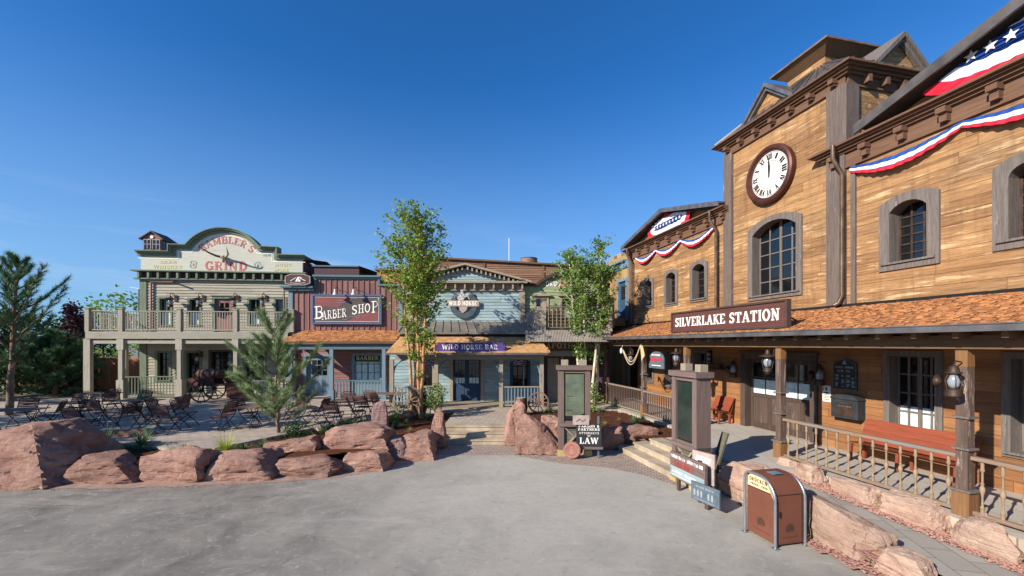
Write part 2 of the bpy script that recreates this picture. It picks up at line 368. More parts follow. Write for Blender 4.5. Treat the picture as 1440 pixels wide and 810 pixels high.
def asphaltm():
    m, nt, bs = newmat('worn_asphalt'); v,_ = coords(nt,(1,1,1),False)
    big = ramp(nt, nz(nt,v,.22,5,.6,.6), .35,.68); mid = ramp(nt, nz(nt,v,1.1,6,.7,.8), .3,.72); fine = ramp(nt, nz(nt,v,60,4,.8), .25,.75)
    blot = ramp(nt, nz(nt,v,.9,7,.72,1.6), .60,.74)
    c = mixc(nt, big, lin('#55524d'), lin('#938d84')); c = mixc(nt, mth(nt,'MULTIPLY',mid,.5), c, lin('#bdb2a1'))
    c = mixc(nt, mth(nt,'MULTIPLY',blot,.85), c, lin('#4c4a46')); c = mixc(nt, mth(nt,'MULTIPLY',fine,.28), c, lin('#4a4845'))
    mp = nd(nt,'ShaderNodeMapping'); mp.inputs['Scale'].default_value=(.35,1.6,1); mp.inputs['Rotation'].default_value=(0,0,-.15); nt.links.new(v,mp.inputs[0])
    st = ramp(nt, nz(nt,mp.outputs[0],.9,5,.65,.9), .55,.7); c = mixc(nt, mth(nt,'MULTIPLY',st,.42), c, lin('#b0a698'))
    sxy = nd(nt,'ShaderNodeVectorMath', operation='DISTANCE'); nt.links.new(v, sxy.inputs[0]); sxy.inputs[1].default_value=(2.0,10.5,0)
    sunlit = ramp(nt, mth(nt,'ADD',sxy.outputs['Value'],mth(nt,'MULTIPLY',nz(nt,v,.5,6,.65,.8),5.0)), 10.5, 5.0)     # brighter sunlit middle painted into the colour, leaving the shaded left darker
    c = mixc(nt, mth(nt,'MULTIPLY',sunlit,.5), c, lin('#c8c1b4'))
    sp = ramp(nt, nz(nt,v,7,6,.8,.4), .56,.72); c = mixc(nt, mth(nt,'MULTIPLY',sp,.5), c, lin('#55524c'))
    s2 = ramp(nt, nz(nt,v,2.6,8,.78,2.5), .55,.68); c = mixc(nt, mth(nt,'MULTIPLY',s2,.55), c, lin('#c0b8aa'))
    nt.links.new(c, bs.inputs[0]); bs.inputs['Roughness'].default_value=.9; bs.inputs['Specular IOR Level'].default_value=.2
    bump(nt,bs,mth(nt,'ADD',fine,mth(nt,'MULTIPLY',mid,.5)),.35,.006); return m
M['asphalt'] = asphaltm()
M['soil'] = plain('reddish_dust', '#8a7264', .95, 0, '#a88c7c', 5)

# ---------------------------------------------------------------- boarding, windows, text
def clip(poly, conv):
    out = poly
    k = len(conv)
    for i in range(k):
        a = conv[i]; b = conv[(i+1)%k]; inp = out; out = []
        if not inp: return []
        sd = lambda p: (b[0]-a[0])*(p[1]-a[1])-(b[1]-a[1])*(p[0]-a[0])
        for j in range(len(inp)):
            p = inp[j]; q = inp[(j+1)%len(inp)]; sp = sd(p); sq = sd(q)
            if sp >= 0: out.append(p)
            if (sp >= 0) != (sq >= 0):
                t = sp/(sp-sq); out.append((p[0]+(q[0]-p[0])*t, p[1]+(q[1]-p[1])*t))
    return out
def area(p): return .5*sum(p[i][0]*p[(i+1)%len(p)][1]-p[(i+1)%len(p)][0]*p[i][1] for i in range(len(p)))
def boards(mb, poly, ops=(), row=.2, lap=.0, plank=2.6, y=0.0, vert=False, gap=.008, th=.02, back=.03, m=0, rnd=RN):
    """boarding over a convex polygon (x,z), counter-clockwise, leaving rectangular openings (x0,x1,z0,z1)"""
    if vert: poly = [(b,a) for a,b in poly][::-1]; ops = [(c,d,a,b) for a,b,c,d in ops]
    if area(poly) < 0: poly = poly[::-1]
    X0=min(p[0] for p in poly); X1=max(p[0] for p in poly); Z0=min(p[1] for p in poly); Z1=max(p[1] for p in poly)
    P = (lambda a,b,t:(b,t,a)) if vert else (lambda a,b,t:(a,t,b))
    cuts = sorted(set([Z0,Z1]+[v for o in ops for v in (o[2],o[3]) if Z0<v<Z1]))
    def emit(x0,x1,z0,z1,y0,y1,under):
        r = clip([(x0,z0),(x1,z0),(x1,z1),(x0,z1)], poly)
        if len(r) < 3 or abs(area(r)) < 1e-4: return
        f = lambda z: y0+(y1-y0)*((z-z0)/max(z1-z0,1e-6))
        n = len(mb.v); k = len(r)
        mb.v += [P(a,b,f(b)) for a,b in r]
        if under: mb.v += [P(a,b,y+th) for a,b in r]
        mb.f.append(tuple(range(n,n+k))); mb.m.append(m)
        if under:
            for i in range(k): mb.f.append((n+i,n+(i+1)%k,n+k+(i+1)%k,n+k+i)); mb.m.append(m)
    nrow = max(1, int(round((Z1-Z0)/row))); rh = (Z1-Z0)/nrow
    for i in range(nrow):
        za = Z0+i*rh; zb = za+rh; off = rnd.random()*plank
        # split where openings start or end inside the row
        zs = [za]+[c for c in cuts if za+.004<c<zb-.004]+[zb]
        segs = [X0]; xx = X0-off
        while xx < X1:
            xx += plank*rnd.uniform(.6,1.4)
            if X0+.2 < xx < X1-.2: segs.append(xx)
        segs.append(X1)
        jit = rnd.uniform(-.002,.002)
        for z0_,z1_ in zip(zs[:-1],zs[1:]):
            for a,b in zip(segs[:-1],segs[1:]):
                iv = [(a,b)]
                for o in ops:
                    if o[2] < (z0_+z1_)/2 < o[3]:
                        nv = []
                        for p,q in iv:
                            if o[0] > p: nv.append((p,min(q,o[0])))
                            if o[1] < q: nv.append((max(p,o[1]),q))
                        iv = [t for t in nv if t[1]-t[0]>.003]
                for p,q in iv:
                    lo = y-lap*(1-(z0_-za)/rh)+jit; hi = y-lap*(1-(z1_-za)/rh)+jit
                    emit(p+gap/2,q-gap/2,z0_+(gap/2 if z0_==za else 0),z1_-(gap/2 if z1_==zb else 0),lo,hi,True)
    # backing sheet
    if back is not None:
        zs = cuts; xs = sorted(set([X0,X1]+[v for o in ops for v in (o[0],o[1]) if X0<v<X1]))
        for z0_,z1_ in zip(zs[:-1],zs[1:]):
            for a,b in zip(xs[:-1],xs[1:]):
                if any(o[0]-1e-6<=a and b<=o[1]+1e-6 and o[2]-1e-6<=z0_ and z1_<=o[3]+1e-6 for o in ops): continue
                r = clip([(a,z0_),(b,z0_),(b,z1_),(a,z1_)], poly)
                if len(r) >= 3: mb.face([P(u,w,y+th*.8) for u,w in r], m)
def scrib(mb,x0,x1,z,h,y,seed=1,d=.004,words=2):
    """a worn line of lettering that cannot be read: small upright and level marks"""
    r=random.Random(seed); x=x0; step=h*.75; k=0; n=int((x1-x0)/step); brk=set(int(n*(i+1)/words) for i in range(words-1))
    for i in range(n):
        x=x0+i*step
        if i in brk: continue
        w=step*.75
        mb.box(x,x+w*.3,y-d,y,z,z+h*r.uniform(.8,1))
        if r.random()<.6: mb.box(x+w*.68,x+w,y-d,y,z,z+h*r.uniform(.6,1))
        mb.box(x+w*.3,x+w*.68,y-d,y,z+h*r.choice((0,.4,.8)),z+h*r.choice((0,.4,.8))+h*.18+.0008)
def rect(x0,x1,z0,z1): return [(x0,z0),(x1,z0),(x1,z1),(x0,z1)]

def arc_outline(x0,x1,z0,z1,rise,n=10):              # closed outline, arch top inside the box
    pts = [(x0,z0),(x1,z0)]; xc=(x0+x1)/2; w=(x1-x0)/2
    if rise <= 0: return pts+[(x1,z1),(x0,z1)]
    R_=(w*w+rise*rise)/(2*rise); zc=z1-R_; a=math.asin(min(1,w/R_))
    for i in range(n+1):
        t = a-2*a*i/n; pts.append((xc+R_*sin(t), zc+R_*cos(t)))
    return pts
def window(par, x0,x1,z0,z1, rise=0, cw=.16, depth=.2, nx=2, nz_=4, case='st_case', y=0, proud=.05, curtain=0, bars='st_case', name='window', sill=True, bw=.022, glass='glass'):
    """x0..z1 is the clear opening; casing of width cw stands proud and its jambs run back to the pane"""
    n = 10
    inn = arc_outline(x0,x1,z0,z1,rise,n); out = arc_outline(x0-cw,x1+cw,z0-cw*.8,z1+cw*.9,rise*.9 if rise>0 else 0,n)
    mb = MB(); mb.band(inn,out,y-proud,y+.012,closed=True)
    k=len(inn)
    o2=[((a-(x0+x1)/2)*1.02+(x0+x1)/2+0, b) for a,b in inn]
    mb.band(inn,[(a+(0.03 if a>(x0+x1)/2 else -.03),b+(.03 if b>(z0+z1)/2 else -.03)) for a,b in inn], y+.013, y+depth+.04, closed=True)
    fr = mb.build(name, M[case], par)
    g = MB(); g.prism(inn, y+depth, y+depth+.02); g.build('pane', M[glass], fr)
    b = MB(); e=.006; yb=y+depth-.03
    def topz(x):
        if rise<=0: return z1
        w=(x1-x0)/2; R_=(w*w+rise*rise)/(2*rise); return z1-R_+sqrt(max(0,R_*R_-(x-(x0+x1)/2)**2))
    for i in range(1,nx):
        x=x0+(x1-x0)*i/nx; ww=bw*(2 if (nx%2==0 and i==nx//2 and nx>=4) else 1); b.box(x-ww,x+ww,yb,yb+.028,z0,topz(x)-.004)
    zt=z1-rise
    for j in range(1,nz_):
        z=z0+(zt-z0)*j/(nz_-(.5 if rise>0 else 0)) if rise>0 else z0+(z1-z0)*j/nz_
        if z < topz(x0+.05): b.box(x0,x1,yb-.004,yb+.02,z-bw*.8,z+bw*.8)
    bo=.035
    b.box(x0,x0+bo,yb-.008,yb+.024,z0,zt); b.box(x1-bo,x1,yb-.008,yb+.024,z0,zt); b.box(x0+bo,x1-bo,yb-.008,yb+.024,z0,z0+bo)
    if rise<=0: b.box(x0+bo,x1-bo,yb-.008,yb+.024,z1-bo,z1)
    b.build('glazing_bars', M[bars], fr)
    if sill:
        s_=MB(); s_.box(x0-cw*.7,x1+cw*.7,y-proud-.05,y+depth,z0-.05,z0-.004); s_.build('sill', M[case], fr)
    if curtain:
        c=MB(); cz=z0+(z1-z0)*curtain
        nn=14
        for i in range(nn):
            a=x0+(x1-x0)*i/nn; d=x0+(x1-x0)*(i+1)/nn; ya=y+depth-.004-(.006 if i%2 else 0); yb2=y+depth-.004-(0 if i%2 else .006)
            c.face([(a,ya,z0+.02),(d,yb2,z0+.02),(d,yb2,cz),(a,ya,cz)])
        c.build('curtain', M['curtain'], fr)
    return fr

def arcp(cx,cy,rx,ry,a0,a1,n=8): return [(cx+rx*cos(radians(a0+(a1-a0)*i/n)), cy+ry*sin(radians(a0+(a1-a0)*i/n))) for i in range(n+1)]
# glyph: width, strokes [(points, thick 1 / thin 0)], serifs [(x, y, half width)]
GL = {
'A':(.9,[([(.14,0),(.42,1)],0),([(.42,1),(.74,0)],1),([(.25,.34),(.62,.34)],0)],[(.14,0,.14),(.74,0,.16)]),
'B':(.78,[([(.2,0),(.2,1)],1),([(.2,.95),(.45,.95)]+arcp(.45,.74,.2,.21,90,-90)+[(.2,.53)],0),([(.45,.53)]+arcp(.45,.29,.23,.24,90,-90)+[(.2,.05)],1)],[(.14,0,.12),(.14,1,.12)]),
'C':(.78,[(arcp(.45,.5,.31,.46,50,310,14),1),([(.67,.98),(.67,.68)],0)],[]),
'D':(.84,[([(.2,0),(.2,1)],1),([(.2,.95),(.4,.95)]+arcp(.4,.5,.32,.45,90,-90,12)+[(.2,.05)],1)],[(.14,0,.12),(.14,1,.12)]),
'E':(.74,[([(.2,0),(.2,1)],1),([(.2,.95),(.64,.95),(.64,.74)],0),([(.2,.5),(.5,.5)],0),([(.2,.05),(.66,.05),(.66,.28)],0)],[(.14,0,.12),(.14,1,.12)]),
'F':(.7,[([(.2,0),(.2,1)],1),([(.2,.95),(.64,.95),(.64,.72)],0),([(.2,.5),(.5,.5)],0)],[(.2,0,.18),(.14,1,.12)]),
'G':(.84,[(arcp(.45,.5,.31,.46,50,330,14),1),([(.67,.98),(.67,.7)],0),([(.7,.02),(.7,.42)],1)],[(.66,.42,.15)]),
'H':(.88,[([(.2,0),(.2,1)],1),([(.68,0),(.68,1)],1),([(.2,.5),(.68,.5)],0)],[(.2,0,.17),(.2,1,.17),(.68,0,.17),(.68,1,.17)]),
'I':(.42,[([(.21,0),(.21,1)],1)],[(.21,0,.17),(.21,1,.17)]),
'K':(.86,[([(.2,0),(.2,1)],1),([(.25,.42),(.68,1)],0),([(.38,.55),(.72,0)],1)],[(.2,0,.17),(.2,1,.17),(.68,1,.14),(.72,0,.14)]),
'L':(.7,[([(.2,0),(.2,1)],1),([(.2,.05),(.62,.05),(.62,.32)],0)],[(.14,0,.12),(.2,1,.17)]),
'M':(1.05,[([(.18,0),(.18,1)],0),([(.2,1),(.52,.15)],1),([(.52,.15),(.84,1)],0),([(.86,0),(.86,1)],1)],[(.18,0,.15),(.18,1,.12),(.86,0,.16),(.86,1,.12)]),
'N':(.9,[([(.18,0),(.18,1)],0),([(.18,1),(.7,0)],1),([(.7,0),(.7,1)],0)],[(.18,0,.15),(.15,1,.12),(.7,1,.15)]),
'O':(.84,[(arcp(.42,.5,.31,.46,0,360,18),1)],[]),
'P':(.76,[([(.2,0),(.2,1)],1),([(.2,.95),(.42,.95)]+arcp(.42,.71,.23,.24,90,-90)+[(.2,.47)],0)],[(.2,0,.18),(.14,1,.12)]),
'R':(.84,[([(.2,0),(.2,1)],1),([(.2,.95),(.42,.95)]+arcp(.42,.73,.22,.22,90,-90)+[(.2,.51)],0),([(.42,.51),(.7,0)],1)],[(.2,0,.17),(.14,1,.12),(.72,0,.1)]),
'S':(.72,[([(.6,.98),(.6,.72)],0),(arcp(.36,.73,.2,.22,40,230,9)+arcp(.36,.27,.22,.22,60,-140,9),1),([(.12,.02),(.12,.28)],0)],[]),
'T':(.8,[([(.4,0),(.4,1)],1),([(.08,.72),(.08,.95),(.72,.95),(.72,.72)],0)],[(.4,0,.17)]),
'U':(.86,[([(.2,1),(.2,.35)]+arcp(.43,.33,.23,.28,180,360,8)+[(.66,1)],1)],[(.2,1,.16),(.66,1,.14)]),
'V':(.86,[([(.12,1),(.42,0)],1),([(.42,0),(.72,1)],0)],[(.12,1,.15),(.72,1,.13)]),
'W':(1.2,[([(.12,1),(.36,0)],1),([(.36,0),(.6,1)],0),([(.6,1),(.84,0)],1),([(.84,0),(1.08,1)],0)],[(.12,1,.14),(.6,1,.14),(1.08,1,.12)]),
'Y':(.86,[([(.12,1),(.43,.5)],1),([(.43,.5),(.74,1)],0),([(.43,.5),(.43,0)],1)],[(.12,1,.14),(.74,1,.13),(.43,0,.16)]),
'X':(.86,[([(.12,1),(.74,0)],1),([(.12,0),(.74,1)],0)],[(.12,1,.13),(.74,0,.13),(.12,0,.12),(.74,1,.12)]),
"'":(.28,[([(.14,1),(.14,.72)],1)],[]), '.':(.25,[([(.12,0),(.12,.14)],1)],[]), '&':(.85,[([(.72,0),(.24,.75)]+arcp(.38,.8,.14,.15,180,0,5)+[(.16,.35)]+arcp(.36,.25,.22,.22,150,340,6)+[(.7,.5)],1)],[]),
'1':(.5,[([(.1,.8),(.26,1),(.26,0)],1)],[(.26,0,.17)]), '8':(.7,[(arcp(.35,.73,.18,.22,0,360,12),0),(arcp(.35,.27,.22,.24,0,360,12),1)],[]),
'9':(.7,[(arcp(.35,.68,.2,.27,0,360,12),1),([(.55,.68),(.5,.2),(.2,.03)],0)],[]), '0':(.7,[(arcp(.35,.5,.24,.46,0,360,14),1)],[]),
' ':(.42,[],[]),
}
GL['Ü']=(GL['U'][0],GL['U'][1]+[([(.3,1.12),(.3,1.28)],1),([(.56,1.12),(.56,1.28)],1)],GL['U'][2])
def text(mb, s, xc, zc, h, y, width=None, d=.006, T=.2, t=.1, slab=True, fn=None, m=0, sp=.06, cond=1.0):
    """letters built of strokes in the (x,z) plane, centred on xc, baseline zc; fn(u,v) may bend the line"""
    tot = sum(GL[c][0]*cond+sp for c in s)-sp; kx = h if width is None else width/tot
    cur = -tot/2; q = 0
    f = fn or (lambda u,v:(u,v))
    def strip(pts, w):
        nonlocal q
        L = [];Rr=[]
        n=len(pts); closed = n>6 and abs(pts[0][0]-pts[-1][0])<1e-6 and abs(pts[0][1]-pts[-1][1])<1e-6
        for i in range(n):
            a = pts[(i-1)%(n-1)] if closed else pts[max(i-1,0)]; b = pts[(i+1)%(n-1)] if closed else pts[min(i+1,n-1)]
            p = pts[i]
            d1=(p[0]-a[0],p[1]-a[1]); d2=(b[0]-p[0],b[1]-p[1])
            l1=sqrt(d1[0]**2+d1[1]**2) or 1; l2=sqrt(d2[0]**2+d2[1]**2) or 1
            if i==0 and not closed: l1=1;d1=(d2[0]/l2,d2[1]/l2)
            if i==n-1 and not closed: l2=1;d2=(d1[0]/l1,d1[1]/l1)
            nx_,ny_=-(d1[1]/l1+d2[1]/l2),(d1[0]/l1+d2[0]/l2); ll=sqrt(nx_*nx_+ny_*ny_) or 1
            nx_/=ll; ny_/=ll
            co = max(.5, abs(nx_*(-d2[1]/l2)+ny_*(d2[0]/l2)))
            # vertical strokes carry the weight, level ones are slimmer
            ww = w/co*.5
            L.append((p[0]+nx_*ww,p[1]+ny_*ww*.9)); Rr.append((p[0]-nx_*ww,p[1]-ny_*ww*.9))
        put(L,Rr)
    def put(L,Rr):
        nonlocal q
        q += 1; yy = y-d-(q%7)*.0006
        A=[f(xc+(cur+a*cond)*kx if False else xc+(cur+a*cond)*kx, zc+b*h) for a,b in L]; B=[f(xc+(cur+a*cond)*kx, zc+b*h) for a,b in Rr]
        mb.band(A,B,yy,y-.001,m)
    for c in s:
        w_,st,se = GL[c]
        for pts,k in st: strip(pts, T if k else t)
        if slab:
            for (x,yv,hw) in se:
                if yv==0: put([(x-hw,0),(x+hw,0)],[(x-hw,.09),(x+hw,.09)])
                elif yv==1: put([(x-hw,1),(x+hw,1)],[(x-hw,.91),(x+hw,.91)])
                else: put([(x-hw,yv-.04),(x+hw,yv-.04)],[(x-hw,yv+.05),(x+hw,yv+.05)])
        cur += w_*cond+sp
# ================================================================ STATION (right)
S = Fr(8.561, 13.657, -77.3)
st = thing('station_building', 'long two-storey station of honey-coloured planks with a clock tower and an orange shingled porch roof', 'building', S.w(0,0,0), S.a)
xL = S.x(886); xT0 = S.x(1020); xT1 = S.x(1190); xR = 11.5       # left wing end, tower edges, right end
ZC = 4.46                                                       # foot of the upper wall
ops_up = []; wins = []
def wdef(px0,px1,pyt,pyb,rise,cw,**k):                            # outer casing measured in the photograph
    x0 = S.x(px0); x1 = S.x(px1); zt = S.z((px0+px1)/2, pyt); zb = S.z(px0, pyb)
    d = dict(x0=x0+cw,x1=x1-cw,z0=zb+cw*.8,z1=zt-cw*.9,rise=rise,cw=cw); d.update(k); wins.append(d); ops_up.append((d['x0'],d['x1'],d['z0'],d['z1']))
wdef(904.4,920,390,435,.18,.17,nx=2,nz_=5,depth=.3,bars='iron')
wdef(934.6,953.8,378.5,431.5,.18,.17,nx=2,nz_=5,depth=.3,bars='iron')
wdef(971,995.8,366,426,.18,.17,nx=2,nz_=5,depth=.3,bars='iron')
wdef(1053,1129,301,424,.32,.2,nx=4,nz_=5,depth=.3,bars='st_case',curtain=.0)
wdef(1237.7,1323,268,383,.2,.24,nx=3,nz_=6,depth=.32,bars='iron')
wdef(1397.6,1500,211,354,.2,.24,nx=3,nz_=6,depth=.32,bars='iron')
zW = 8.06; zWr = 8.2; zT = 10.46
mb = MB()
boards(mb, rect(xL,xT0,ZC,zW+.1), ops_up, row=.25, plank=4.0)
boards(mb, rect(xT0,xT1,ZC,zT+.1), ops_up, row=.25, plank=4.0)
boards(mb, rect(xT1,xR,ZC,zWr+.1), ops_up, row=.25, plank=4.0)
mb.build('upper_wall', M['st_wall'], st)
# tower side walls and wing roofs, solid behind the boards
mb = MB()
def side(mb, x, y0, y1, z0, z1, sgn, row=.175):
    n0 = len(mb.v); boards(mb, rect(y0,y1,z0,z1), row=row, plank=2.0)
    for i in range(n0, len(mb.v)):
        a,t,b = mb.v[i]; mb.v[i] = (x-sgn*t, a, b)
side(mb, xT1, 0, 4.3, 8.0, zT+.1, 1); mb.build('tower_side_wall', M['st_wall'], st); mb=MB(); side(mb, xT0, 0, 4.3, 7.6, zT+.1, -1); mb.build('tower_side_wall', M['st_wall'], st); mb=MB()
side(mb, xL, .02, 8, DK, zW+.1, -1)
mb.build('side_wall', M['st_wall'], st)
mb = MB(); mb.box(xL+.05,xR,8.0,8.2,DK,8.0); mb.box(xR-.1,xR,0,8,DK,8.2); mb.box(xT0+.06,xT1-.06,4.2,4.3,8,zT); mb.build('rear_wall', M['st_vert'], st)

# lower wall under the porch
xg0 = S.x(896.6)
ops_lo = []; lw = []
def wlo(px0,px1,z0,z1,**k):
    cw=k.get('cw',.13); d=dict(x0=S.x(px0)+cw,x1=S.x(px1)-cw,z0=z0,z1=z1,cw=cw); d.update(k); lw.append(d); ops_lo.append((d['x0'],d['x1'],z0,z1))
wlo(905.5,920,1.55,3.05,nx=2,nz_=4,depth=.3)
wlo(934,950,1.5,3.05,nx=2,nz_=4,depth=.3)
wlo(974,998,1.5,3.05,nx=3,nz_=4,depth=.3)
wlo(1244,1327,1.32,3.12,nx=4,nz_=4,depth=.26,curtain=.32,cw=.14)
wlo(1410,1500,1.30,3.12,nx=4,nz_=4,depth=.3,curtain=.32,cw=.14)
dx0 = S.x(1043); dx1 = S.x(1150.6); dcw=.22
ops_lo.append((dx0+dcw,dx1-dcw,DK,2.9))
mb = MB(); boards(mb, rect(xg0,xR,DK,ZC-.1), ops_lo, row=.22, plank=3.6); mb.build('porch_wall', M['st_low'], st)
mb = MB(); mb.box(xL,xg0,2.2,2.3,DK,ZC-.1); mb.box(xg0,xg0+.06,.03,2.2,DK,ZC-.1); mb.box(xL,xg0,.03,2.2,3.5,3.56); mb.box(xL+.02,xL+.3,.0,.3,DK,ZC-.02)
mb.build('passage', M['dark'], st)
for d in wins: window(st, **d)
for d in lw: window(st, **d)
# double door with glazed upper halves
mb = MB(); z1=2.9
mb.box(dx0,dx0+dcw,-.06,.3,DK,z1+.18); mb.box(dx1-dcw,dx1,-.06,.3,DK,z1+.18); mb.box(dx0+dcw,dx1-dcw,-.06,.3,z1,z1+.18); mb.box(dx0-.05,dx1+.05,-.1,-.0,z1+.181,z1+.25)
dfr = mb.build('door_frame', M['doorw'], st)
a=dx0+dcw; b=dx1-dcw; mid=(a+b)/2
for (p,q) in ((a+.01,mid-.006),(mid+.006,b-.01)):
    mb = MB(); zz=1.68
    for i in range(7):
        u0=p+(q-p)*i/7; mb.box(u0+.004,p+(q-p)*(i+1)/7-.004,.2,.25,DK+.02,zz)
    mb.box(p,p+.1,.18,.2,DK+.02,z1-.02); mb.box(q-.1,q,.18,.2,DK+.02,z1-.02); mb.box(p+.1,q-.1,.18,.2,DK+.02,DK+.2); mb.box(p+.1,q-.1,.18,.2,zz-.1,zz); mb.box(p+.1,q-.1,.18,.2,z1-.14,z1-.02)
    mb.box(p,q,.2,.24,zz,z1-.02-.0,0) if False else None
    dl = mb.build('door', M['doorw'], st)
    g = MB(); g.box(p+.1,q-.1,.215,.225,zz,z1-.14); g.build('pane', M['glass'], dl)
    g = MB(); g.box((p+q)/2-.02,(p+q)/2+.02,.195,.214,zz,z1-.14); g.box(p+.1,q-.1,.196,.213,(zz+z1)/2-.06,(zz+z1)/2-.02); g.build('glazing_bars', M['doorw'], dl)
    g = MB()
    for i in range(12):
        u0=p+.1+(q-p-.2)*i/12; u1=p+.1+(q-p-.2)*(i+1)/12; g.face([(u0,.205+.006*(i%2),zz+.02),(u1,.211-.006*(i%2),zz+.02),(u1,.211-.006*(i%2),zz+.5),(u0,.205+.006*(i%2),zz+.5)])
    g.build('curtain', M['curtain'], dl)
# pilasters
def pil(x0,x1,z0,z1,y0=-.09): 
    m_=MB(); m_.box(x0,x1,y0,.0,z0,z1); m_.build('pilaster', M['st_pil'], st)
pil(xT1-.5,xT1+.02,ZC,zT); pil(xT0-.0,xT0+.42,ZC,zT); pil(xL-.02,xL+.28,ZC,zW); pil(xT1+.16,xT1+.28,ZC,zWr,-.06)
m_=MB(); m_.box(xT1+.02,xT1+.075,-.09,.35,8.8,zT); m_.build('pilaster', M['st_pil'], st)
# entablatures
def cornice(x0,x1,z0,z1,retL=0,retR=0,over=.36,step=.85,bw=.18,br=.26,name='cornice'):
    m_=MB(); hh=z1-z0
    m_.box(x0,x1,-.07,.0,z0,z0+.07); m_.box(x0,x1,-.045,.0,z0+.07,z1-.2)
    prof=[(.12,z1-.22,z1-.16),(.2,z1-.16,z1-.10),(.28,z1-.10,z1-.05),(over,z1-.05,z1)]
    for o,a_,b_ in prof:
        m_.box(x0-(o if retL else 0), x1+(o if retR else 0), -o, .02, a_, b_)
    c_=m_.build(name, M['st_trim'], st)
    n=int((x1-x0)/step); 
    for i in range(n+1):
        x=x0+.25+(x1-x0-.5)*i/max(n,1); b_=MB(); b_.box(x-bw/2,x+bw/2,-br,-.05,z1-.34,z1-.222); b_.box(x-bw/2+.02,x+bw/2-.02,-br*.7,-.05,z0+.1,z1-.34); b_.build('bracket', M['st_trim'], c_)
    return c_
cornice(xL,xT0+.28,8.0,8.56,retL=1); cornice(xT1-.5,xR,8.16,8.78,retL=1)
cT = cornice(xT0,xT1,zT-.04,10.92,retL=1,retR=1,step=.75,bw=.14,over=.36)
m_=MB(); x=xT1
for o,a_,b_ in [(.05,zT-.04,zT+.02),(.04,zT+.02,10.72),(.12,10.70,10.76),(.2,10.76,10.82),(.28,10.82,10.87),(.36,10.87,10.92)]: m_.box(x+.003,x+o,.025,4.3,a_,b_)
for i in range(6): m_.box(x+.04,x+.22,.5+i*.62,.62+i*.62,zT+.04,10.70)
m_.build('side_cornice', M['st_trim'], st)
# tower roof, dormers, cupola
m_=MB(); A=(xT0-.34,-.34);B=(xT1+.34,4.4); cu0=S.x(1101.5,1.15); cxm=(xT0+xT1)/2; 
q0=(cxm-1.0,.85);q1=(cxm+1.0,2.85); zb=10.93; zt_=12.24
lo=[(A[0],A[1],zb),(B[0],A[1],zb),(B[0],B[1],zb),(A[0],B[1],zb)]; hi=[(cxm-.7,1.15,zt_),(cxm+.7,1.15,zt_),(cxm+.7,2.55,zt_),(cxm-.7,2.55,zt_)]
for i in range(4): m_.face([lo[i],lo[(i+1)%4],hi[(i+1)%4],hi[i]])
for i in range(14):   # standing seams on the front slope
    t=(i+.5)/14; p=Vector(lo[0]).lerp(Vector(lo[1]),t); q=Vector(hi[0]).lerp(Vector(hi[1]),t); m_.bar(p+Vector((0,0,.02)),q+Vector((0,0,.02)),.03,.04)
    p=Vector(lo[1]).lerp(Vector(lo[2]),t); q=Vector(hi[1]).lerp(Vector(hi[2]),t); m_.bar(p+Vector((0,0,.02)),q+Vector((0,0,.02)),.03,.04)
m_.face(lo); m_.build('tower_roof', M['zinc'], st)
def gable(xc,hw,zb,zp,y,par,dep=1.2,axis=0,over=.14,name='dormer'):
    """small gabled dormer; axis 1 turns it to face the right-hand side"""
    def T(mb,n0=0):
        if axis:
            for i in range(n0,len(mb.v)):
                a_,t_,b_=mb.v[i]; mb.v[i]=(y-t_, a_, b_)
        else:
            for i in range(n0,len(mb.v)):
                a_,t_,b_=mb.v[i]; mb.v[i]=(a_, y+t_, b_)
        return mb
    g=MB(); boards(g,[(xc-hw,zb),(xc+hw,zb),(xc,zp)],row=.15,plank=1.5,back=None); T(g); g=g.build(name, M['st_wall'], par)
    r=MB(); s_=(zp-zb)/hw; 
    for sg in (-1,1):
        xe=xc+sg*(hw+.16); ze=zb-.16*s_
        pts=[(xe,ze+.02),(xc,zp+.02),(xc,zp+.16),(xe,ze+.16)]
        if sg<0: pts=pts[::-1]
        r.prism(pts,-.2,dep)
        pts=[(xe,ze-.1),(xc,zp-.1),(xc,zp+.015),(xe,ze+.015)]
        r.prism(pts,-.13,-.02)
    T(r); r.build('dormer_roof', M['gutter'] if not axis else M['st_case'], g); return g
gable(S.x(1080.7),1.0,11.0,11.9,.02,st,dep=1.6)
gable(1.78,.95,11.0,11.9,xT1+.02,st,dep=1.6,axis=1)
cu=MB(); hw=.68; cy=1.85; cx_=cxm; cu.box(cx_-hw,cx_+hw,cy-hw,cy+hw,12.1,12.6)
cup=cu.build('cupola', M['st_wall'], st)
cu=MB(); k0=[(cx_-hw-.02,cy-hw-.02,12.48),(cx_+hw+.02,cy-hw-.02,12.48),(cx_+hw+.02,cy+hw+.02,12.48),(cx_-hw-.02,cy+hw+.02,12.48)]; h2=1.0
k1=[(cx_-h2,cy-h2,12.76),(cx_+h2,cy-h2,12.76),(cx_+h2,cy+h2,12.76),(cx_-h2,cy+h2,12.76)]
for i in range(4): cu.face([k0[i],k0[(i+1)%4],k1[(i+1)%4],k1[i]])
cu.build('flared_eave', M['beam'], cup)
cu=MB(); h3=1.06; e0=[(cx_-h3,cy-h3,12.76),(cx_+h3,cy-h3,12.76),(cx_+h3,cy+h3,12.76),(cx_-h3,cy+h3,12.76)]; e1=[(a_,b_,12.82) for a_,b_,c_ in e0]; ap=(cx_,cy,13.35)
for i in range(4): cu.face([e0[i],e0[(i+1)%4],e1[(i+1)%4],e1[i]]); cu.face([e1[i],e1[(i+1)%4],ap])
cu.face(e0[::-1]); cu.build('cupola_roof', M['rust'], cup)
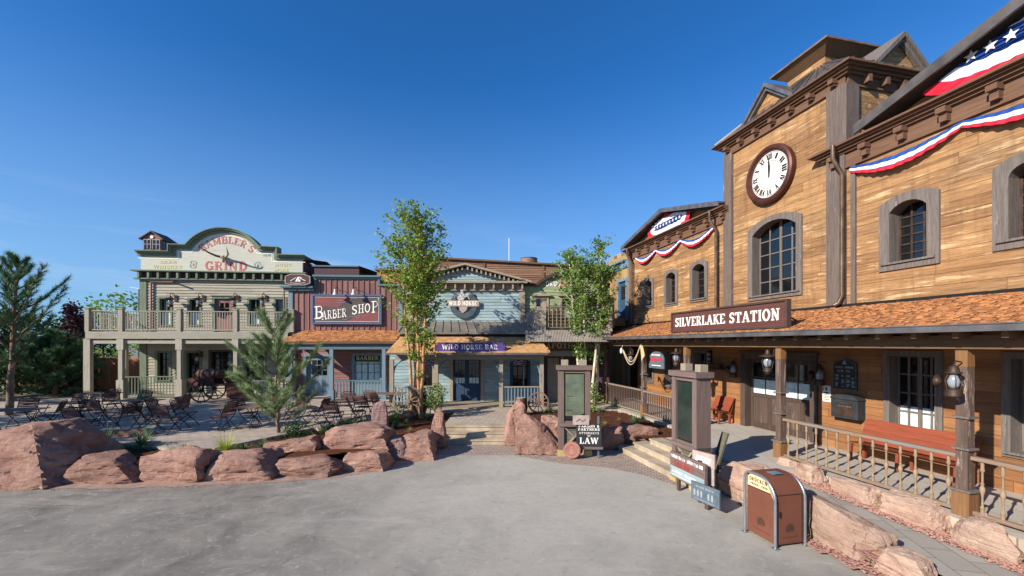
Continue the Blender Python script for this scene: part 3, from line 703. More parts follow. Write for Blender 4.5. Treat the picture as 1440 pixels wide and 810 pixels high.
# wing gables with metal rakes
def wing_gable(x0,x1,zb,zp,rakemat,boardmat,th=.18):
    xc=(x0+x1)/2; g=MB(); boards(g,[(x0+.2,zb),(x1-.2,zb),(xc,zp-.04)],row=.17,plank=2.2,y=.06); go=g.build('wing_gable', M[boardmat], st)
    r=MB()
    for sg,xe in ((-1,x0),(1,x1)):
        pts=[(xe,zb),(xc,zp),(xc,zp+th),(xe-0*sg,zb+th)]
        if sg<0: pts=pts[::-1]
        r.prism(pts,-.42,-.36)
        pts=[(xe,zb+th*.6),(xc,zp+th*.6),(xc,zp+th*.95),(xe,zb+th*.95)]
        if sg<0: pts=pts[::-1]
        r.prism(pts,-.36,8.2)
    r.build('wing_roof', M[rakemat], go)
wing_gable(xL-.3,xT0+.1,8.58,9.5,'gutter','st_low'); wing_gable(S.x(1201,-.4),S.x(1201,-.4)+8.6,8.80,10.05,'zinc','st_low',.24)
# porch roof of cedar shingles
ye=-2.77; ze=3.70; zr=4.42; hipL0=S.x(851,ye)-.6; hipL1=S.x(893)
mb=MB(); rows=26
for r_ in range(rows):
    t0=r_/rows; t1=(r_+1.25)/rows
    ya=ye*(1-t0); yb_=ye*(1-t1); za=ze+(zr-ze)*t0; zb_=ze+(zr-ze)*t1
    x=hipL0+(hipL1-hipL0)*t0+RN.random()*.1
    while x<xR:
        w=RN.uniform(.05,.14); up=RN.uniform(.009,.022); dn=RN.uniform(-.02,.03)
        mb.add([(x,ya-dn,za),(x+w-.006,ya-dn,za),(x+w-.006,ya-dn,za+up),(x,ya-dn,za+up),(x,yb_,zb_+.008),(x+w-.006,yb_,zb_+.008)],[(0,1,2,3),(3,2,5,4)]); x+=w
mb.build('porch_roof', M['shingle'], st)
mb=MB(); mb.add([(hipL0,ye,ze-.03),(xR,ye,ze-.03),(xR,0,zr-.03),(hipL1,0,zr-.03)],[(0,1,2,3)])
mb.add([(hipL0,ye,ze-.02),(hipL1,0,zr-.02),(xL-.6,0,ze-.02)],[(0,1,2)]); mb.build('roof_deck', M['soffit'], st)
mb=MB(); mb.box(hipL1,xR,-.10,-.004,zr-.02,zr+.06); mb.build('roof_flashing', M['black'], st)
mb=MB(); mb.box(hipL0-.05,xR,ye-.13,ye-.11,3.6,3.72); mb.box(hipL0-.05,xR,ye-.11,ye+.02,3.6,3.615); mb.box(hipL0-.05,xR,ye-.145,ye-.13,3.705,3.725)
x=hipL0+.3
while x<xR: mb.box(x-.012,x+.012,ye-.136,ye+.02,3.716,3.722); x+=.6
mb.build('gutter', M['gutter'], st)
yp=-2.31
mb=MB(); mb.box(hipL0+.2,xR,yp-.13,yp+.13,3.32,3.55); mb.build('porch_beam', M['beam'], st)
mb=MB(); x=hipL0+.5
while x<xR-.2: mb.box(x-.04,x+.04,ye+.04,-.03,3.5,3.6); x+=.6
mb.build('rafters', M['beam'], st)
mb=MB(); boards(mb, rect(xL,xR,-.0,2.7), row=.15, plank=3, back=None)
for i in range(len(mb.v)):
    a_,t_,b_=mb.v[i]; mb.v[i]=(a_, -b_, 3.61+t_)
mb.build('porch_ceiling', M['soffit'], st)
posts=[]
for px in (850,905.5,966,1098,1357,1760):
    x=S.x(px,yp) if px<1700 else 2*S.x(1357,yp)-S.x(1098,yp)
    posts.append(x)
    p=MB(); w=.08; p.box(x-w,x+w,yp-w,yp+w,.955 if px>900 else DK,3.32); po=p.build('post', M['st_post'], st)
    p=MB(); p.box(x-w-.003,x+w+.003,yp-w-.003,yp+w+.003,3.02,3.319); p.build('post_head', M['st_fresh'], po)
    p=MB(); w=.12; p.box(x-w,x+w,yp-w,yp+w,DK,.92); p.build('post_base', M['st_fresh'], po)
    for zz in (.92,1.62,2.15):
        p=MB(); w=.145 if zz<1.1 else .12; p.box(x-w,x+w,yp-w,yp+w,zz,zz+.035); p.build('collar', M['st_case'], po)
# downpipes
def pipe(pts,r=.055):
    p=MB(); p.tube(pts,r,10); p.build('downpipe', M['pipe'], st, smooth=True, ang=40)
def dpipe(px,ztop,zbot,yo=-.16):
    x=S.x(px,yo); pipe([(x,-.42,ztop),(x,-.42,ztop-.35),(x+.04,yo,ztop-.75),(x+.04,yo,zbot+.3),(x-.02,yo-.04,zbot+.12),(x-.1,yo-.1,zbot+.06)])
dpipe(1182,8.75,4.4); dpipe(1006,8.52,4.4); dpipe(888,8.52,4.4)
# clock
cxk,czk = S.p(1081.5,245.5,-.12)
ck = thing('clock', 'big round white wall clock with roman numerals, both hands at twelve', 'clock', S.w(cxk,0,czk), S.a)
RX = Matrix.Rotation(pi/2,4,'X')
m_=MB(); m_.lathe([(.78,.0),(.92,.0),(.94,.1),(.92,.17),(.86,.2),(.8,.19),(.77,.14),(.74,.135),(.72,.09)],n=48,M=RX); m_.v=[(a_,b_-.012,c_) for a_,b_,c_ in m_.v]; m_.build('rim', M['clockrim'], ck, smooth=True, ang=35)
m_=MB(); m_.lathe([(.74,.02),(.74,.10)],n=48,M=RX); m_.v=[(a_,b_-.012,c_) for a_,b_,c_ in m_.v]; m_.build('dial', M['cream_txt'], ck)
m_=MB(); ring=lambda r: [(r*cos(2*pi*i/64),r*sin(2*pi*i/64)) for i in range(64)]
m_.band(ring(.43),ring(.442),-.122,-.113,closed=True); m_.band(ring(.69),ring(.70),-.122,-.113,closed=True)
nums=['XII','I','II','III','IV','V','VI','VII','VIII','IX','X','XI']
for i,s_ in enumerate(nums):
    a_=pi/2-2*pi*i/12
    def fn(u,v,a_=a_): return ((.57+v)*cos(a_)+u*sin(a_), (.57+v)*sin(a_)-u*cos(a_))
    text(m_,s_,0,-.085,.18,-.113,width=.06*len(s_)+.04,d=.008,T=.34,t=.16,fn=fn)
m_.build('numerals', M['black'], ck)
m_=MB(); m_.prism([(-.012,-.1),(.012,-.1),(.022,.3),(.0,.6),(-.022,.3)],-.15,-.14); m_.build('minute_hand', M['black'], ck)
m_=MB(); m_.prism([(.0,-.08),(.02,-.08),(.045,.22),(.02,.42),(-.015,.22)],-.136,-.128); m_.build('hour_hand', M['black'], ck)
# station sign
ys=-2.42; sx0=S.x(947,ys); sx1=S.x(1107,ys); sz0=3.86; sz1=4.47
sg=thing('station_sign','long brown-red board on the porch roof lettered SILVERLAKE STATION in white','sign',S.w((sx0+sx1)/2,ys,3.72),S.a)
L=(sx1-sx0)/2; m_=MB(); m_.box(-L,L,-.03,.03,sz0-3.72,sz1-3.72); m_.build('board', M['sign_br'], sg)
m_=MB(); a_,b_=sz0-3.72,sz1-3.72
m_.box(-L-.06,L+.06,-.07,.06,a_-.05,a_); m_.box(-L-.06,L+.06,-.07,.06,b_,b_+.05); m_.box(-L-.06,-L,-.07,.06,a_,b_); m_.box(L,L+.06,-.07,.06,a_,b_); m_.box(-L+.5,-L+.56,.06,.1,-.1,b_); m_.box(L-.56,L-.5,.06,.1,-.1,b_)
m_.bar((L-.53,.1,b_-.1),(L-.53,.9,.27),.03); m_.bar((-L+.53,.1,b_-.1),(-L+.53,.9,.27),.03); m_.build('frame', M['sign_fr'], sg)
m_=MB(); text(m_,'SILVERLAKE STATION',0,a_+.15,b_-a_-.31,-.03,width=2*L-.34,d=.02,T=.17,t=.09); m_.build('lettering', M['cream_txt'], sg)
# swags and gable buntings
def swag(x0,x1,z,sag,w,label,y=-.1):
    sw=MB(); n=70; 
    for k in range(3):
        for i in range(n):
            def P(i,k):
                t=i/n; th=w*(.45+.55*sin(pi*t)); zz=z-sag*sin(pi*t)-th*k/3; return (x0+(x1-x0)*t-xc, y-.03*sin(pi*t)-.022*sin(t*75+.6*k)*(.4+.6*k/3)-.02*k*sin(pi*t), zz-.005*sin(t*31))
            sw.face([P(i,k+1),P(i+1,k+1),P(i+1,k),P(i,k)],k)
    return sw
def mkswag(segs,z,label,y=-.1):
    global xc
    xc=(segs[0][0]+segs[-1][1])/2
    o=thing('bunting_swag',label,'bunting',S.w(xc,0,z-.0),S.a)
    for (a_,b_,sag,w) in segs:
        m_=swag(a_,b_,0,sag,w,'',y); m_.build('swag',[M['blue'],M['wcloth'],M['red']],o)
k=[S.x(896),S.x(924),S.x(959),S.x(1009)]
mkswag([(k[0],k[1],.22,.3),(k[1],k[2],.22,.3),(k[2],k[3]-.1,.25,.3)],8.02,'thin blue, white and red swag in three dips on the smaller left wing')
k=[S.x(1195,-.1),S.x(1353,-.1)]; k.append(2*k[1]-k[0])
mkswag([(k[0],k[1],.16,.32),(k[1],k[2],.16,.32)],8.13,'wide blue, white and red swag hung under the cornice of the near right wing')
def fan(x0,z0,y,sz,tri,label,nst):
    """pleated oval bunting hung inside a gable; sz = half sizes of its blue, white and red fields"""
    o=thing('gable_bunting',label,'bunting',S.w(x0,y,z0),S.a); m_=MB(); n=120; E=.55
    tri=[(a-x0,b-z0) for a,b in tri]; tri=tri if area(tri)>0 else tri[::-1]
    def pt(j,k):
        if k<0: return (0,0)
        a_=2*pi*j/n; c_=cos(a_); s_=sin(a_); return (sz[k][0]*math.copysign(abs(c_)**E,c_), sz[k][1]*math.copysign(abs(s_)**.8,s_))
    for k in range(3):
        for i in range(n):
            q=[pt(i,k-1),pt(i,k),pt(i+1,k),pt(i+1,k-1)] if k else [(0,0),pt(i,0),pt(i+1,0)]
            q=clip(q,tri)
            if len(q)<3 or abs(area(q))<1e-5: continue
            m_.face([(a,-.03+.03*sin(a*22+b*3),b) for a,b in q],[0,1,2][k])
    m_.build('pleated_cloth',[M['blue'],M['wcloth'],M['red']],o); m_=MB()
    for i in range(nst):
        cx1=-sz[0][0]*.86+2*sz[0][0]*.86*i/(nst-1); R1=sz[0][1]*.62
        pts=[(cx1+(R1 if j%2==0 else R1*.42)*sin(pi*j/5), (R1 if j%2==0 else R1*.42)*cos(pi*j/5)) for j in range(10)]; m_.prism(pts[::-1],-.075,-.065)
    m_.build('stars',M['white'],o)
xa_=S.x(1201,-.4); xb_=xa_+8.6; xa0=xL-.3; xb0=xT0+.1
fan((xa0+xb0)/2+.1,8.99,-.06,[(1.15,.14),(1.42,.33),(1.7,.5)],[(xa0+.2,8.57),(xb0-.2,8.57),((xa0+xb0)/2,9.48)],'small pleated red, white and blue bunting with stars in the gable of the left wing',9)
fan((xa_+xb_)/2,9.38,-.08,[(2.45,.2),(2.75,.45),(3.1,.66)],[(xa_+.25,8.8),(xb_-.25,8.8),((xa_+xb_)/2,10.04)],'large pleated red, white and blue bunting with white stars in the near right gable',15)
# ================================================================ shared bits
def lantern_wall(mb_parent, drop=0): pass
def xfrm(mb, f, n0=0):
    for i in range(n0,len(mb.v)): mb.v[i]=f(*mb.v[i])
def railing(par, F_, p0, p1, z0, h=1.0, sp=.16, mat='grey_post', rmat='grey_rail', bw=.02, turned=False, name='railing', top=(.1,.05)):
    """posts excluded: rails as one mesh, every baluster a child; p0,p1 local (x,y)"""
    m_=MB(); a_=Vector((p0[0],p0[1],0)); b_=Vector((p1[0],p1[1],0)); Z=Vector((0,0,1))
    m_.bar(a_+Z*(z0+h),b_+Z*(z0+h),top[0],top[1]); m_.bar(a_+Z*(z0+.12),b_+Z*(z0+.12),.07,.06)
    r=m_.build(name, M[rmat], par); n=max(2,int((b_-a_).length/sp)); proto=None
    for i in range(n):
        p=a_.lerp(b_,(i+.5)/n)
        if proto is None:
            g=MB(); zz=z0+.15; hh=h-.18
            if turned:
                pr=[(.022,0),(.022,.1),(.03,.12),(.014,.15),(.012,.3),(.018,.36),(.034,.46),(.016,.53),(.024,.56),(.012,.6),(.018,.8),(.03,.84),(.022,.88),(.022,1)]
                g.lathe([(q*1.05,v*hh) for q,v in pr],n=8)
            else: g.box(-bw,bw,-bw,bw,0,hh)
            proto=g.build('baluster', M[mat], r, smooth=turned); o=proto
        else:
            o=proto.copy(); COL.objects.link(o); o.parent=r
        o.location=(p.x,p.y,z0+.15)
    return r
def simple_box(name, par, mat, *a): 
    m_=MB(); m_.box(*a); return m_.build(name, M[mat], par)
def lamp_arm(name, label, F_, x, y, z, group=None, shade=True, sc=1.0, mat='iron'):
    """old gooseneck lantern fixed to a wall plane y, reaching out towards the viewer"""
    o=thing(name,label,'lantern',F_.w(x,y,z),F_.a,group); o.scale=(sc,)*3
    m_=MB(); m_.box(-.05,.05,-.03,0,-.12,.12); m_.tube([(0,-.02,.02),(0,-.12,.14),(0,-.24,.18),(0,-.32,.12),(0,-.32,.04)],.014,6); m_.build('bracket',M[mat],o)
    m_=MB(); m_.lathe([(.03,.06),(.05,.0),(.19,-.05),(.185,-.06),(.04,-.03)] if shade else [(.02,.06),(.05,.02),(.07,0),(.07,-.03)],(0,-.32,0),14); m_.lathe([(.03,-.03),(.075,-.05),(.075,-.06),(.03,-.06)],(0,-.32,0),12); m_.lathe([(.06,-.27),(.085,-.3),(.085,-.36),(.06,-.37)],(0,-.32,0),12)
    for a_ in (0,pi/2,pi,3*pi/2): m_.tube([(.07*cos(a_),-.32+.07*sin(a_),-.05),(.1*cos(a_),-.32+.1*sin(a_),-.16),(.075*cos(a_),-.32+.075*sin(a_),-.3)],.006,5)
    m_.build('shade',M[mat],o,smooth=True,ang=40)
    m_=MB(); m_.lathe([(.03,-.06),(.06,-.1),(.078,-.17),(.06,-.24),(.05,-.28)],(0,-.32,0),12); m_.build('glass_globe',M['lampglass'],o,smooth=True)
    return o

# ================================================================ GAMBLER'S GRIND (far left)
G = Fr((198-720)/590*24.3, 24.3, 6.0)
gb = thing('saloon_building','cream and green two-storey saloon at far left with arched false front and a balcony','building',G.w(0,0,0),G.a)
GX=lambda px,y=0: G.x(px,y)
gW=GX(425.5); z1=7.22; z2=7.60
ops=[]; W=[]
for a_,b_,p,q in ((225,240,420,457),(267,281,421,457),(351,366,421,456),(388,401,421,456)):
    W.append((GX(a_),GX(b_),G.z((a_+b_)/2,q),G.z((a_+b_)/2,p)))
DRx0,DRx1=GX(302),GX(327.5); FL=4.05; dzt=G.z(315,420)
low=[(GX(222),GX(238),1.3,2.9),(GX(263),GX(281),DK+.05,2.9),(GX(297),GX(326),1.3,2.95),(GX(345),GX(372),1.3,2.95)]
ops=W+[(DRx0,DRx1,FL,dzt)]+low
m_=MB(); boards(m_,rect(0,gW,DK,z1),ops,row=.17,lap=.036,plank=3.0); m_.build('front_wall',M['grey_lap'],gb)
for (a_,b_,p,q) in W: window(gb,a_,b_,p,q,0,.11,.14,2,2,case='green_trim_z',bars='green_trim_z',curtain=.5)
for i,(a_,b_,p,q) in enumerate(low): window(gb,a_,b_,p,q,0,.13,.2,3 if i>1 else 2,4,case='green_trim_z' if i!=2 else 'doorw',bars='black',curtain=0,sill=(i!=1))
m_=MB(); boards(m_,rect(DRx0,DRx1,FL,dzt),[(DRx0+.25,DRx1-.25,FL+1.1,dzt-.25)],row=.25,vert=True,plank=5,y=.08,back=None); d_=m_.build('door',M['red_board'],gb)
m_=MB(); m_.box(DRx0+.25,DRx1-.25,.1,.12,FL+1.1,dzt-.25); m_.build('pane',M['glass'],d_)
m_=MB(); m_.box((DRx0+DRx1)/2-.03,(DRx0+DRx1)/2+.03,.07,.1,FL+1.1,dzt-.25); m_.box(DRx0+.25,DRx1-.25,.072,.098,FL+1.45,FL+1.5); m_.box(DRx0+.08,DRx1-.08,.04,.075,FL+.15,FL+.95); m_.build('glazing_bars',M['red_board'],d_)
m_=MB(); m_.box(DRx0-.14,DRx0,-.04,.1,FL,dzt+.14); m_.box(DRx1,DRx1+.14,-.04,.1,FL,dzt+.14); m_.box(DRx0,DRx1,-.04,.1,dzt,dzt+.14); m_.box(DRx0-.2,DRx1+.2,-.1,-.0,dzt+.141,dzt+.2); m_.build('door_frame',M['green_trim_z'],gb)
m_=MB(); m_.box(-.02,.34,-.07,0,DK,z1); m_.build('corner_board',M['green_trim_z'],gb); m_=MB(); m_.box(gW-.3,gW+.02,-.07,0,DK,z1); m_.build('corner_board',M['green_trim_z'],gb)
# frieze of dark panels between green blocks
m_=MB(); m_.box(-.0,gW,-.02,0,z1,z2); m_.build('frieze',M['purple'],gb)
m_=MB(); m_.box(-.35,gW+.3,-.34,0,z2,z2+.07); m_.box(-.25,gW+.2,-.22,0,z1-.07,z1)
n=17
for i in range(n+1): x=.02+(gW-.1)*i/n; m_.box(x-.04,x+.07,-.26,-.02,z1,z2)
m_.build('frieze_moulding',M['green_trim'],gb)
# false front
zA=G.z(220,357); zB=G.z(255,348); zC=G.z(312,324.5)
xA=GX(244); xB0=GX(266.7); xB1=GX(365.5); xC=GX(389); zBr=zB-.02; zAr=zA-.06
xm=(xB0+xB1)/2; hwd=(xB1-xB0)/2; rise=zC-zB; R_=(hwd*hwd+rise*rise)/(2*rise); zc_=zC-R_; al=math.asin(hwd/R_)
arcpts=[(xm-R_*sin(al-2*al*i/22), zc_+R_*cos(al-2*al*i/22)) for i in range(23)]
outline=[(0,zA),(xA,zA),(xA,zB)]+arcpts+[(xC,zBr),(xC,zAr),(gW,zAr)]
m_=MB(); m_.prism([(0,z2+.07)]+outline+[(gW,z2+.07)],-.0,.16); m_.build('false_front',M['cream_board'],gb)
def off(pts,d):
    out=[]
    for i,p in enumerate(pts):
        a_=pts[max(i-1,0)]; b_=pts[min(i+1,len(pts)-1)]
        n1=None
        def nrm(u,v):
            l=sqrt((v[0]-u[0])**2+(v[1]-u[1])**2) or 1; return (-(v[1]-u[1])/l,(v[0]-u[0])/l)
        na=nrm(a_,p) if i>0 else nrm(p,b_); nb=nrm(p,b_) if i<len(pts)-1 else na
        s=(na[0]+nb[0],na[1]+nb[1]); l2=s[0]**2+s[1]**2 or 1; k=2/l2
        out.append((p[0]+s[0]*d*k,p[1]+s[1]*d*k))
    return out
o2=[(-.15,zA)]+outline[1:-1]+[(gW+.15,zAr)]
m_=MB(); m_.band(off(o2,-.12),off(o2,.02),-.1,.2); m_.band(off(o2,.021),off(o2,.1),-.24,.26); m_.band(off(o2,.101),off(o2,.15),-.32,.3); m_.build('false_front_moulding',M['green_trim'],gb)
m_=MB(); m_.band(off(o2,-.28),off(o2,-.24),-.012,-.002); m_.build('painted_line',M['cream_txt'],gb)
# side wall (right) and roof behind
m_=MB(); n0=len(m_.v); boards(m_,rect(.17,7,DK,zAr-.1),row=.2,vert=True,plank=9); xfrm(m_,lambda a,t,b:(gW-t,a,b),n0); m_.build('side_wall',M['purple'],gb)
m_=MB(); n0=len(m_.v); boards(m_,rect(.17,7,DK,zA-.1),row=.2,plank=3); xfrm(m_,lambda a,t,b:(t,a,b),n0); m_.build('far_side_wall',M['grey_lap'],gb)
m_=MB(); m_.box(0,gW,7,7.1,DK,zA-.2); m_.box(0,gW,.17,7,zA-.5,zA-.4); m_.add([(gW+.02,.2,zAr),(gW+1.1,1.0,zAr-.02),(gW+1.1,7,zAr-.5),(gW+.02,7,zAr-.1)],[(0,1,2,3)]); m_.build('rear_wall',M['purple'],gb)
m_=MB(); m_.box(gW-.4,gW+.28,-.02,1.6,zAr-.02,zAr+.08); m_.build('parapet_cap',M['green_trim'],gb)
# lettering
def lg(s,x,z,h,w,mat,fn=None,T=.2,t=.1,slab=True,d=.008,y=-.001): 
    m_=MB(); text(m_,s,x,z,h,y,width=w,d=d,T=T,t=t,fn=fn,slab=slab); o=m_.build('lettering',M[mat],gb); return o
cxg,czg=G.p(319,340); Rr=1.95
def arcfn(u,v):
    a_=(u-cxg)/Rr; rr=Rr+(v-0); return (cxg+rr*sin(a_), (G.z(319,335)-.32-Rr)+rr*cos(a_))
lg("GAMBLER'S",cxg,.0,.42,3.0,'red_txt',arcfn,T=.19)
gx,gz=G.p(318,380); lg('GRIND',gx,gz,.5,2.35,'red_txt',T=.2)
bx,bz=G.p(237,370.5); lg('BEER',bx,bz,.17,.9,'yel_txt'); bx,bz=G.p(236,378); lg('WHISKEY',bx,bz,.19,1.6,'yel_txt')
bx,bz=G.p(398,374.8); lg('MUSIC',bx,bz,.17,.95,'yel_txt'); bx,bz=G.p(396,382); lg('MORE',bx,bz,.18,.85,'yel_txt')
bx,bz=G.p(376,360.5); lg('1890',bx,bz,.15,.5,'gryl',slab=False)
for (px,py,al_) in ((272,372,-.25),(363,374,.35)):      # painted playing cards
    x,z=G.p(px,py); m_=MB()
    for k,ang in enumerate((al_-.25,al_+.05,al_+.35)):
        c_,s_=cos(ang),sin(ang); pts=[(x+a_*c_-b_*s_,z+a_*s_+b_*c_) for a_,b_ in ((-.15,-.2),(.15,-.2),(.15,.2),(-.15,.2))]
        inn=[(x+a_*c_-b_*s_,z+a_*s_+b_*c_) for a_,b_ in ((-.135,-.185),(.135,-.185),(.135,.185),(-.135,.185))]
        m_.band(inn,pts,-.004-.002*k,-.001,closed=True)
    m_.build('painted_cards',M['gryl'],gb)
    m_=MB(); text(m_,'A' if px<300 else 'K',x,z-.08,.16,-.008,width=.13,d=.004,slab=False); m_.build('lettering',M['red_txt' if px<300 else 'slate_board2'],gb)
# drainpipe
m_=MB(); xx=.62; m_.tube([(xx+1.4,-.5,z1-.12),(xx+1.2,-.1,z1-.2),(xx,-.1,z1-.22),(xx,-.1,FL)],.05,8); m_.build('downpipe',M['red_board'],gb,smooth=True,ang=50)
# balcony
yb=-2.05; bx0=G.x(121.5,yb); bx1=gW+.0
m_=MB(); m_.box(bx0,bx1,yb,0,FL-.1,FL); m_.box(bx0,-.0,0,2.6,FL-.1,FL); m_.build('balcony_floor',M['grey_rail'],gb)
m_=MB(); m_.box(bx0-.02,bx1,yb-.05,yb-.0,FL-.36,FL+.02); m_.box(bx0-.05,bx0,yb,2.6,FL-.36,FL+.02); m_.box(bx0+.2,bx1,yb+.05,yb+.17,FL-.62,FL-.42)
x=bx0+.5
while x<bx1: m_.box(x,x+.07,yb+.01,-.02,FL-.41,FL-.1); x+=.62
m_.build('balcony_beam',M['grey_rail'],gb)
bposts=[G.x(p,yb+.08) for p in (124,171,253,332,411)]
for i,x in enumerate(bposts):
    m_=MB(); w=.1
    m_.box(x-w,x+w,yb-.02,yb+.18,FL+.02,FL+1.22); m_.box(x-w-.03,x+w+.03,yb-.05,yb+.21,FL+1.22,FL+1.27); m_.build('balcony_post',M['grey_post'],gb)
    m_=MB(); w=.16 if i<1 else .1
    m_.box(x-w,x+w,yb-.02,yb+.2,DK if i<1 else 1.5,FL-.36)
    if i: m_.box(x-.17,x+.17,yb-.06,yb+.26,DK,1.5); m_.box(x-.16,x+.16,yb-.04,yb+.24,FL-.95,FL-.361)
    m_.build('porch_post',M['grey_post'] if not i else M['green_trim_z'] if False else M['grey_post'],gb)
for a_,b_ in zip(bposts[:-1],bposts[1:]): railing(gb,G,(a_+.1,yb+.08),(b_-.1,yb+.08),FL,1.12,.13,bw=.016)
railing(gb,G,(bx0+.1,yb+.2),(bx0+.1,2.5),FL,1.12,.14,bw=.016)
for yy in (.2,2.55):
    m_=MB(); m_.box(bx0+.0,bx0+.24,yy,yy+.2,DK,FL+1.22); m_.box(bx0+1.1,bx0+1.3,yy,yy+.2,DK,FL-.1) ; m_.build('porch_post',M['grey_post'],gb)
railing(gb,G,(bposts[1]+.12,yb+.08),(bposts[2]-.12,yb+.08),DK,1.15,.15,bw=.018,rmat='green_trim',mat='green_trim_z')
for i,px in enumerate((248,287,335.5,375)):
    x,z=G.p(px,422); lamp_arm('wall_lantern',['iron lantern left of the leftmost balcony window gap on the saloon front','iron lantern between second saloon window and the balcony door','iron lantern just right of the red balcony door','iron lantern between the two right-hand balcony windows'][i],G,x,-.03,z+.1,'lanterns on the saloon balcony',sc=1.5)
x,z=G.p(284,500); lamp_arm('wall_lantern','iron lantern beside the ground-floor saloon door under the balcony',G,x,-.03,2.8,None,sc=1.4)
# longhorn
hx,hz=G.p(316,363.5)
lh=thing('longhorn_skull','long-horned cattle skull mounted on the saloon false front','ornament',G.w(hx,-.02,hz),G.a); lh.scale=(.82,)*3
m_=MB(); m_.lathe([(.0,-.34),(.07,-.32),(.1,-.2),(.15,-.0),(.17,.1),(.1,.17),(.0,.19)],(0,-.16,0),10); m_.build('skull',M['pinkish'],lh,smooth=True)
m_=MB(); m_.tube([(.1,-.16,.06),(.35,-.35,.12),(.62,-.7,.16),(.72,-1.0,.35),(.70,-1.1,.62)],[.08,.075,.06,.04,.008],8); m_.build('horn',M['tan_trim'],lh,smooth=True)
m_=MB(); m_.tube([(-.1,-.16,.06),(-.4,-.3,.12),(-.75,-.5,.28),(-1.02,-.8,.5),(-1.1,-.95,.72)],[.08,.075,.06,.04,.008],8); m_.build('horn',M['rust'],lh,smooth=True)
# rooftop bird-house like cupola
cx0=GX(199.5); cpl=thing('rooftop_cupola','tiny dark red house with four windows perched on the left end of the saloon front','cupola',G.w(cx0+.5,.62,zA+.15),G.a)
m_=MB(); m_.box(-.5,.5,-.55,.55,0,.78); m_.prism([(-.5,.78),(.5,.78),(0,1.12)],-.55,.55); m_.build('wall',M['red_board'],cpl)
m_=MB()
for sg in (-1,1):
    pts=[(sg*.66,.68),(0,1.14),(0,1.2),(sg*.66,.74)]; m_.prism(pts if sg>0 else pts[::-1],-.66,.66)
m_.build('roof',M['sign_grey'],cpl)
for sx in (-.24,.24):
    m_=MB(); m_.box(sx-.17,sx+.17,-.575,-.552,.16,.66); w_=m_.build('window',M['glass'],cpl)
    m_=MB(); m_.box(sx-.015,sx+.015,-.59,-.576,.16,.66); m_.box(sx-.17,sx+.17,-.588,-.577,.4,.43); m_.box(sx-.2,sx-.17,-.59,-.552,.12,.7); m_.box(sx+.17,sx+.2,-.59,-.552,.12,.7); m_.box(sx-.17,sx+.17,-.592,-.552,.66,.7); m_.build('window_frame',M['pinkish'],w_)
for sy in (-.26,.26):
    m_=MB(); m_.box(.502,.525,sy-.17,sy+.17,.16,.66); w_=m_.build('window',M['glass'],cpl)
    m_=MB(); m_.box(.526,.54,sy-.015,sy+.015,.16,.66); m_.box(.525,.538,sy-.17,sy+.17,.4,.43); m_.build('window_frame',M['blue_door'],w_)
m_=MB(); m_.lathe([(.0,0),(.09,0),(.09,.03),(0,.03)],(0,0,0),12,M=RX); xfrm(m_,lambda a,t,b:(a,t-.56,b+.84)); m_.build('emblem',M['cream_txt'],cpl)

# ================================================================ BARBER SHOP
B = Fr((407-720)/590*23.4, 23.4, 3.5)
bb = thing('barber_building','faded red board-and-batten barber shop with teal trim and a shingled porch','building',B.w(0,0,0),B.a)
bx=lambda px,y=0:B.x(px,y)
x1=bx(443); x2=bx(534); x3=bx(566); zl=B.z(420,405); zh=B.z(490,390); zr_=B.z(550,402); zp=B.z(480,464.5)
m_=MB()
boards(m_,rect(0,x1,zp,zl),row=.3,vert=True,plank=9,gap=.008); boards(m_,rect(x1,x2,zp,zh),row=.3,vert=True,plank=9,gap=.008); boards(m_,rect(x2,x3,zp,zr_),row=.3,vert=True,plank=9,gap=.008)
m_.build('upper_wall',M['red_board'],bb)
m_=MB(); x=.15
while x<x3-.1:
    zt=zl if x<x1 else zh if x<x2 else zr_; m_.box(x-.03,x+.03,-.035,-.003,zp,zt-.02); x+=.3
m_.build('batten',M['red_board'],bb)
m_=MB(); m_.box(-.35,x1-.02,-.3,.1,zl-.02,zl+.1); m_.box(-.2,x1-.02,-.18,.1,zl-.16,zl-.02)
m_.box(x1-.08,x2+.08,-.2,.2,zh,zh+.1); m_.box(x1-.04,x2+.04,-.1,.1,zh-.1,zh); m_.box(x1-.02,x1+.1,-.08,.2,zl-.02,zh-.1); m_.box(x2-.1,x2+.02,-.08,.2,zr_,zh-.1)
m_.box(x2+.02,x3+.1,-.2,.1,zr_-.02,zr_+.08); m_.build('cornice',M['teal'],bb)
m_=MB(); m_.box(-.02,.2,-.06,.0,zp,zl-.16); m_.build('corner_board',M['teal_z'],bb); m_=MB(); m_.box(x3-.2,x3+.02,-.06,.0,zp,zr_-.02); m_.build('corner_board',M['teal_z'],bb)
m_=MB(); m_.box(x3-.06,x3,.02,6,DK,zr_); m_.box(0,.06,.02,6,DK,zl); m_.box(0,x3,5.9,6,DK,zh-.3); m_.box(0,x3,.02,6,zl-.25,zl-.2); m_.box(x1,x1+.05,.02,2.5,zl-.2,zh); m_.box(x2-.05,x2,.02,2.5,zl-.2,zh); m_.build('rear_wall',M['purple'],bb)
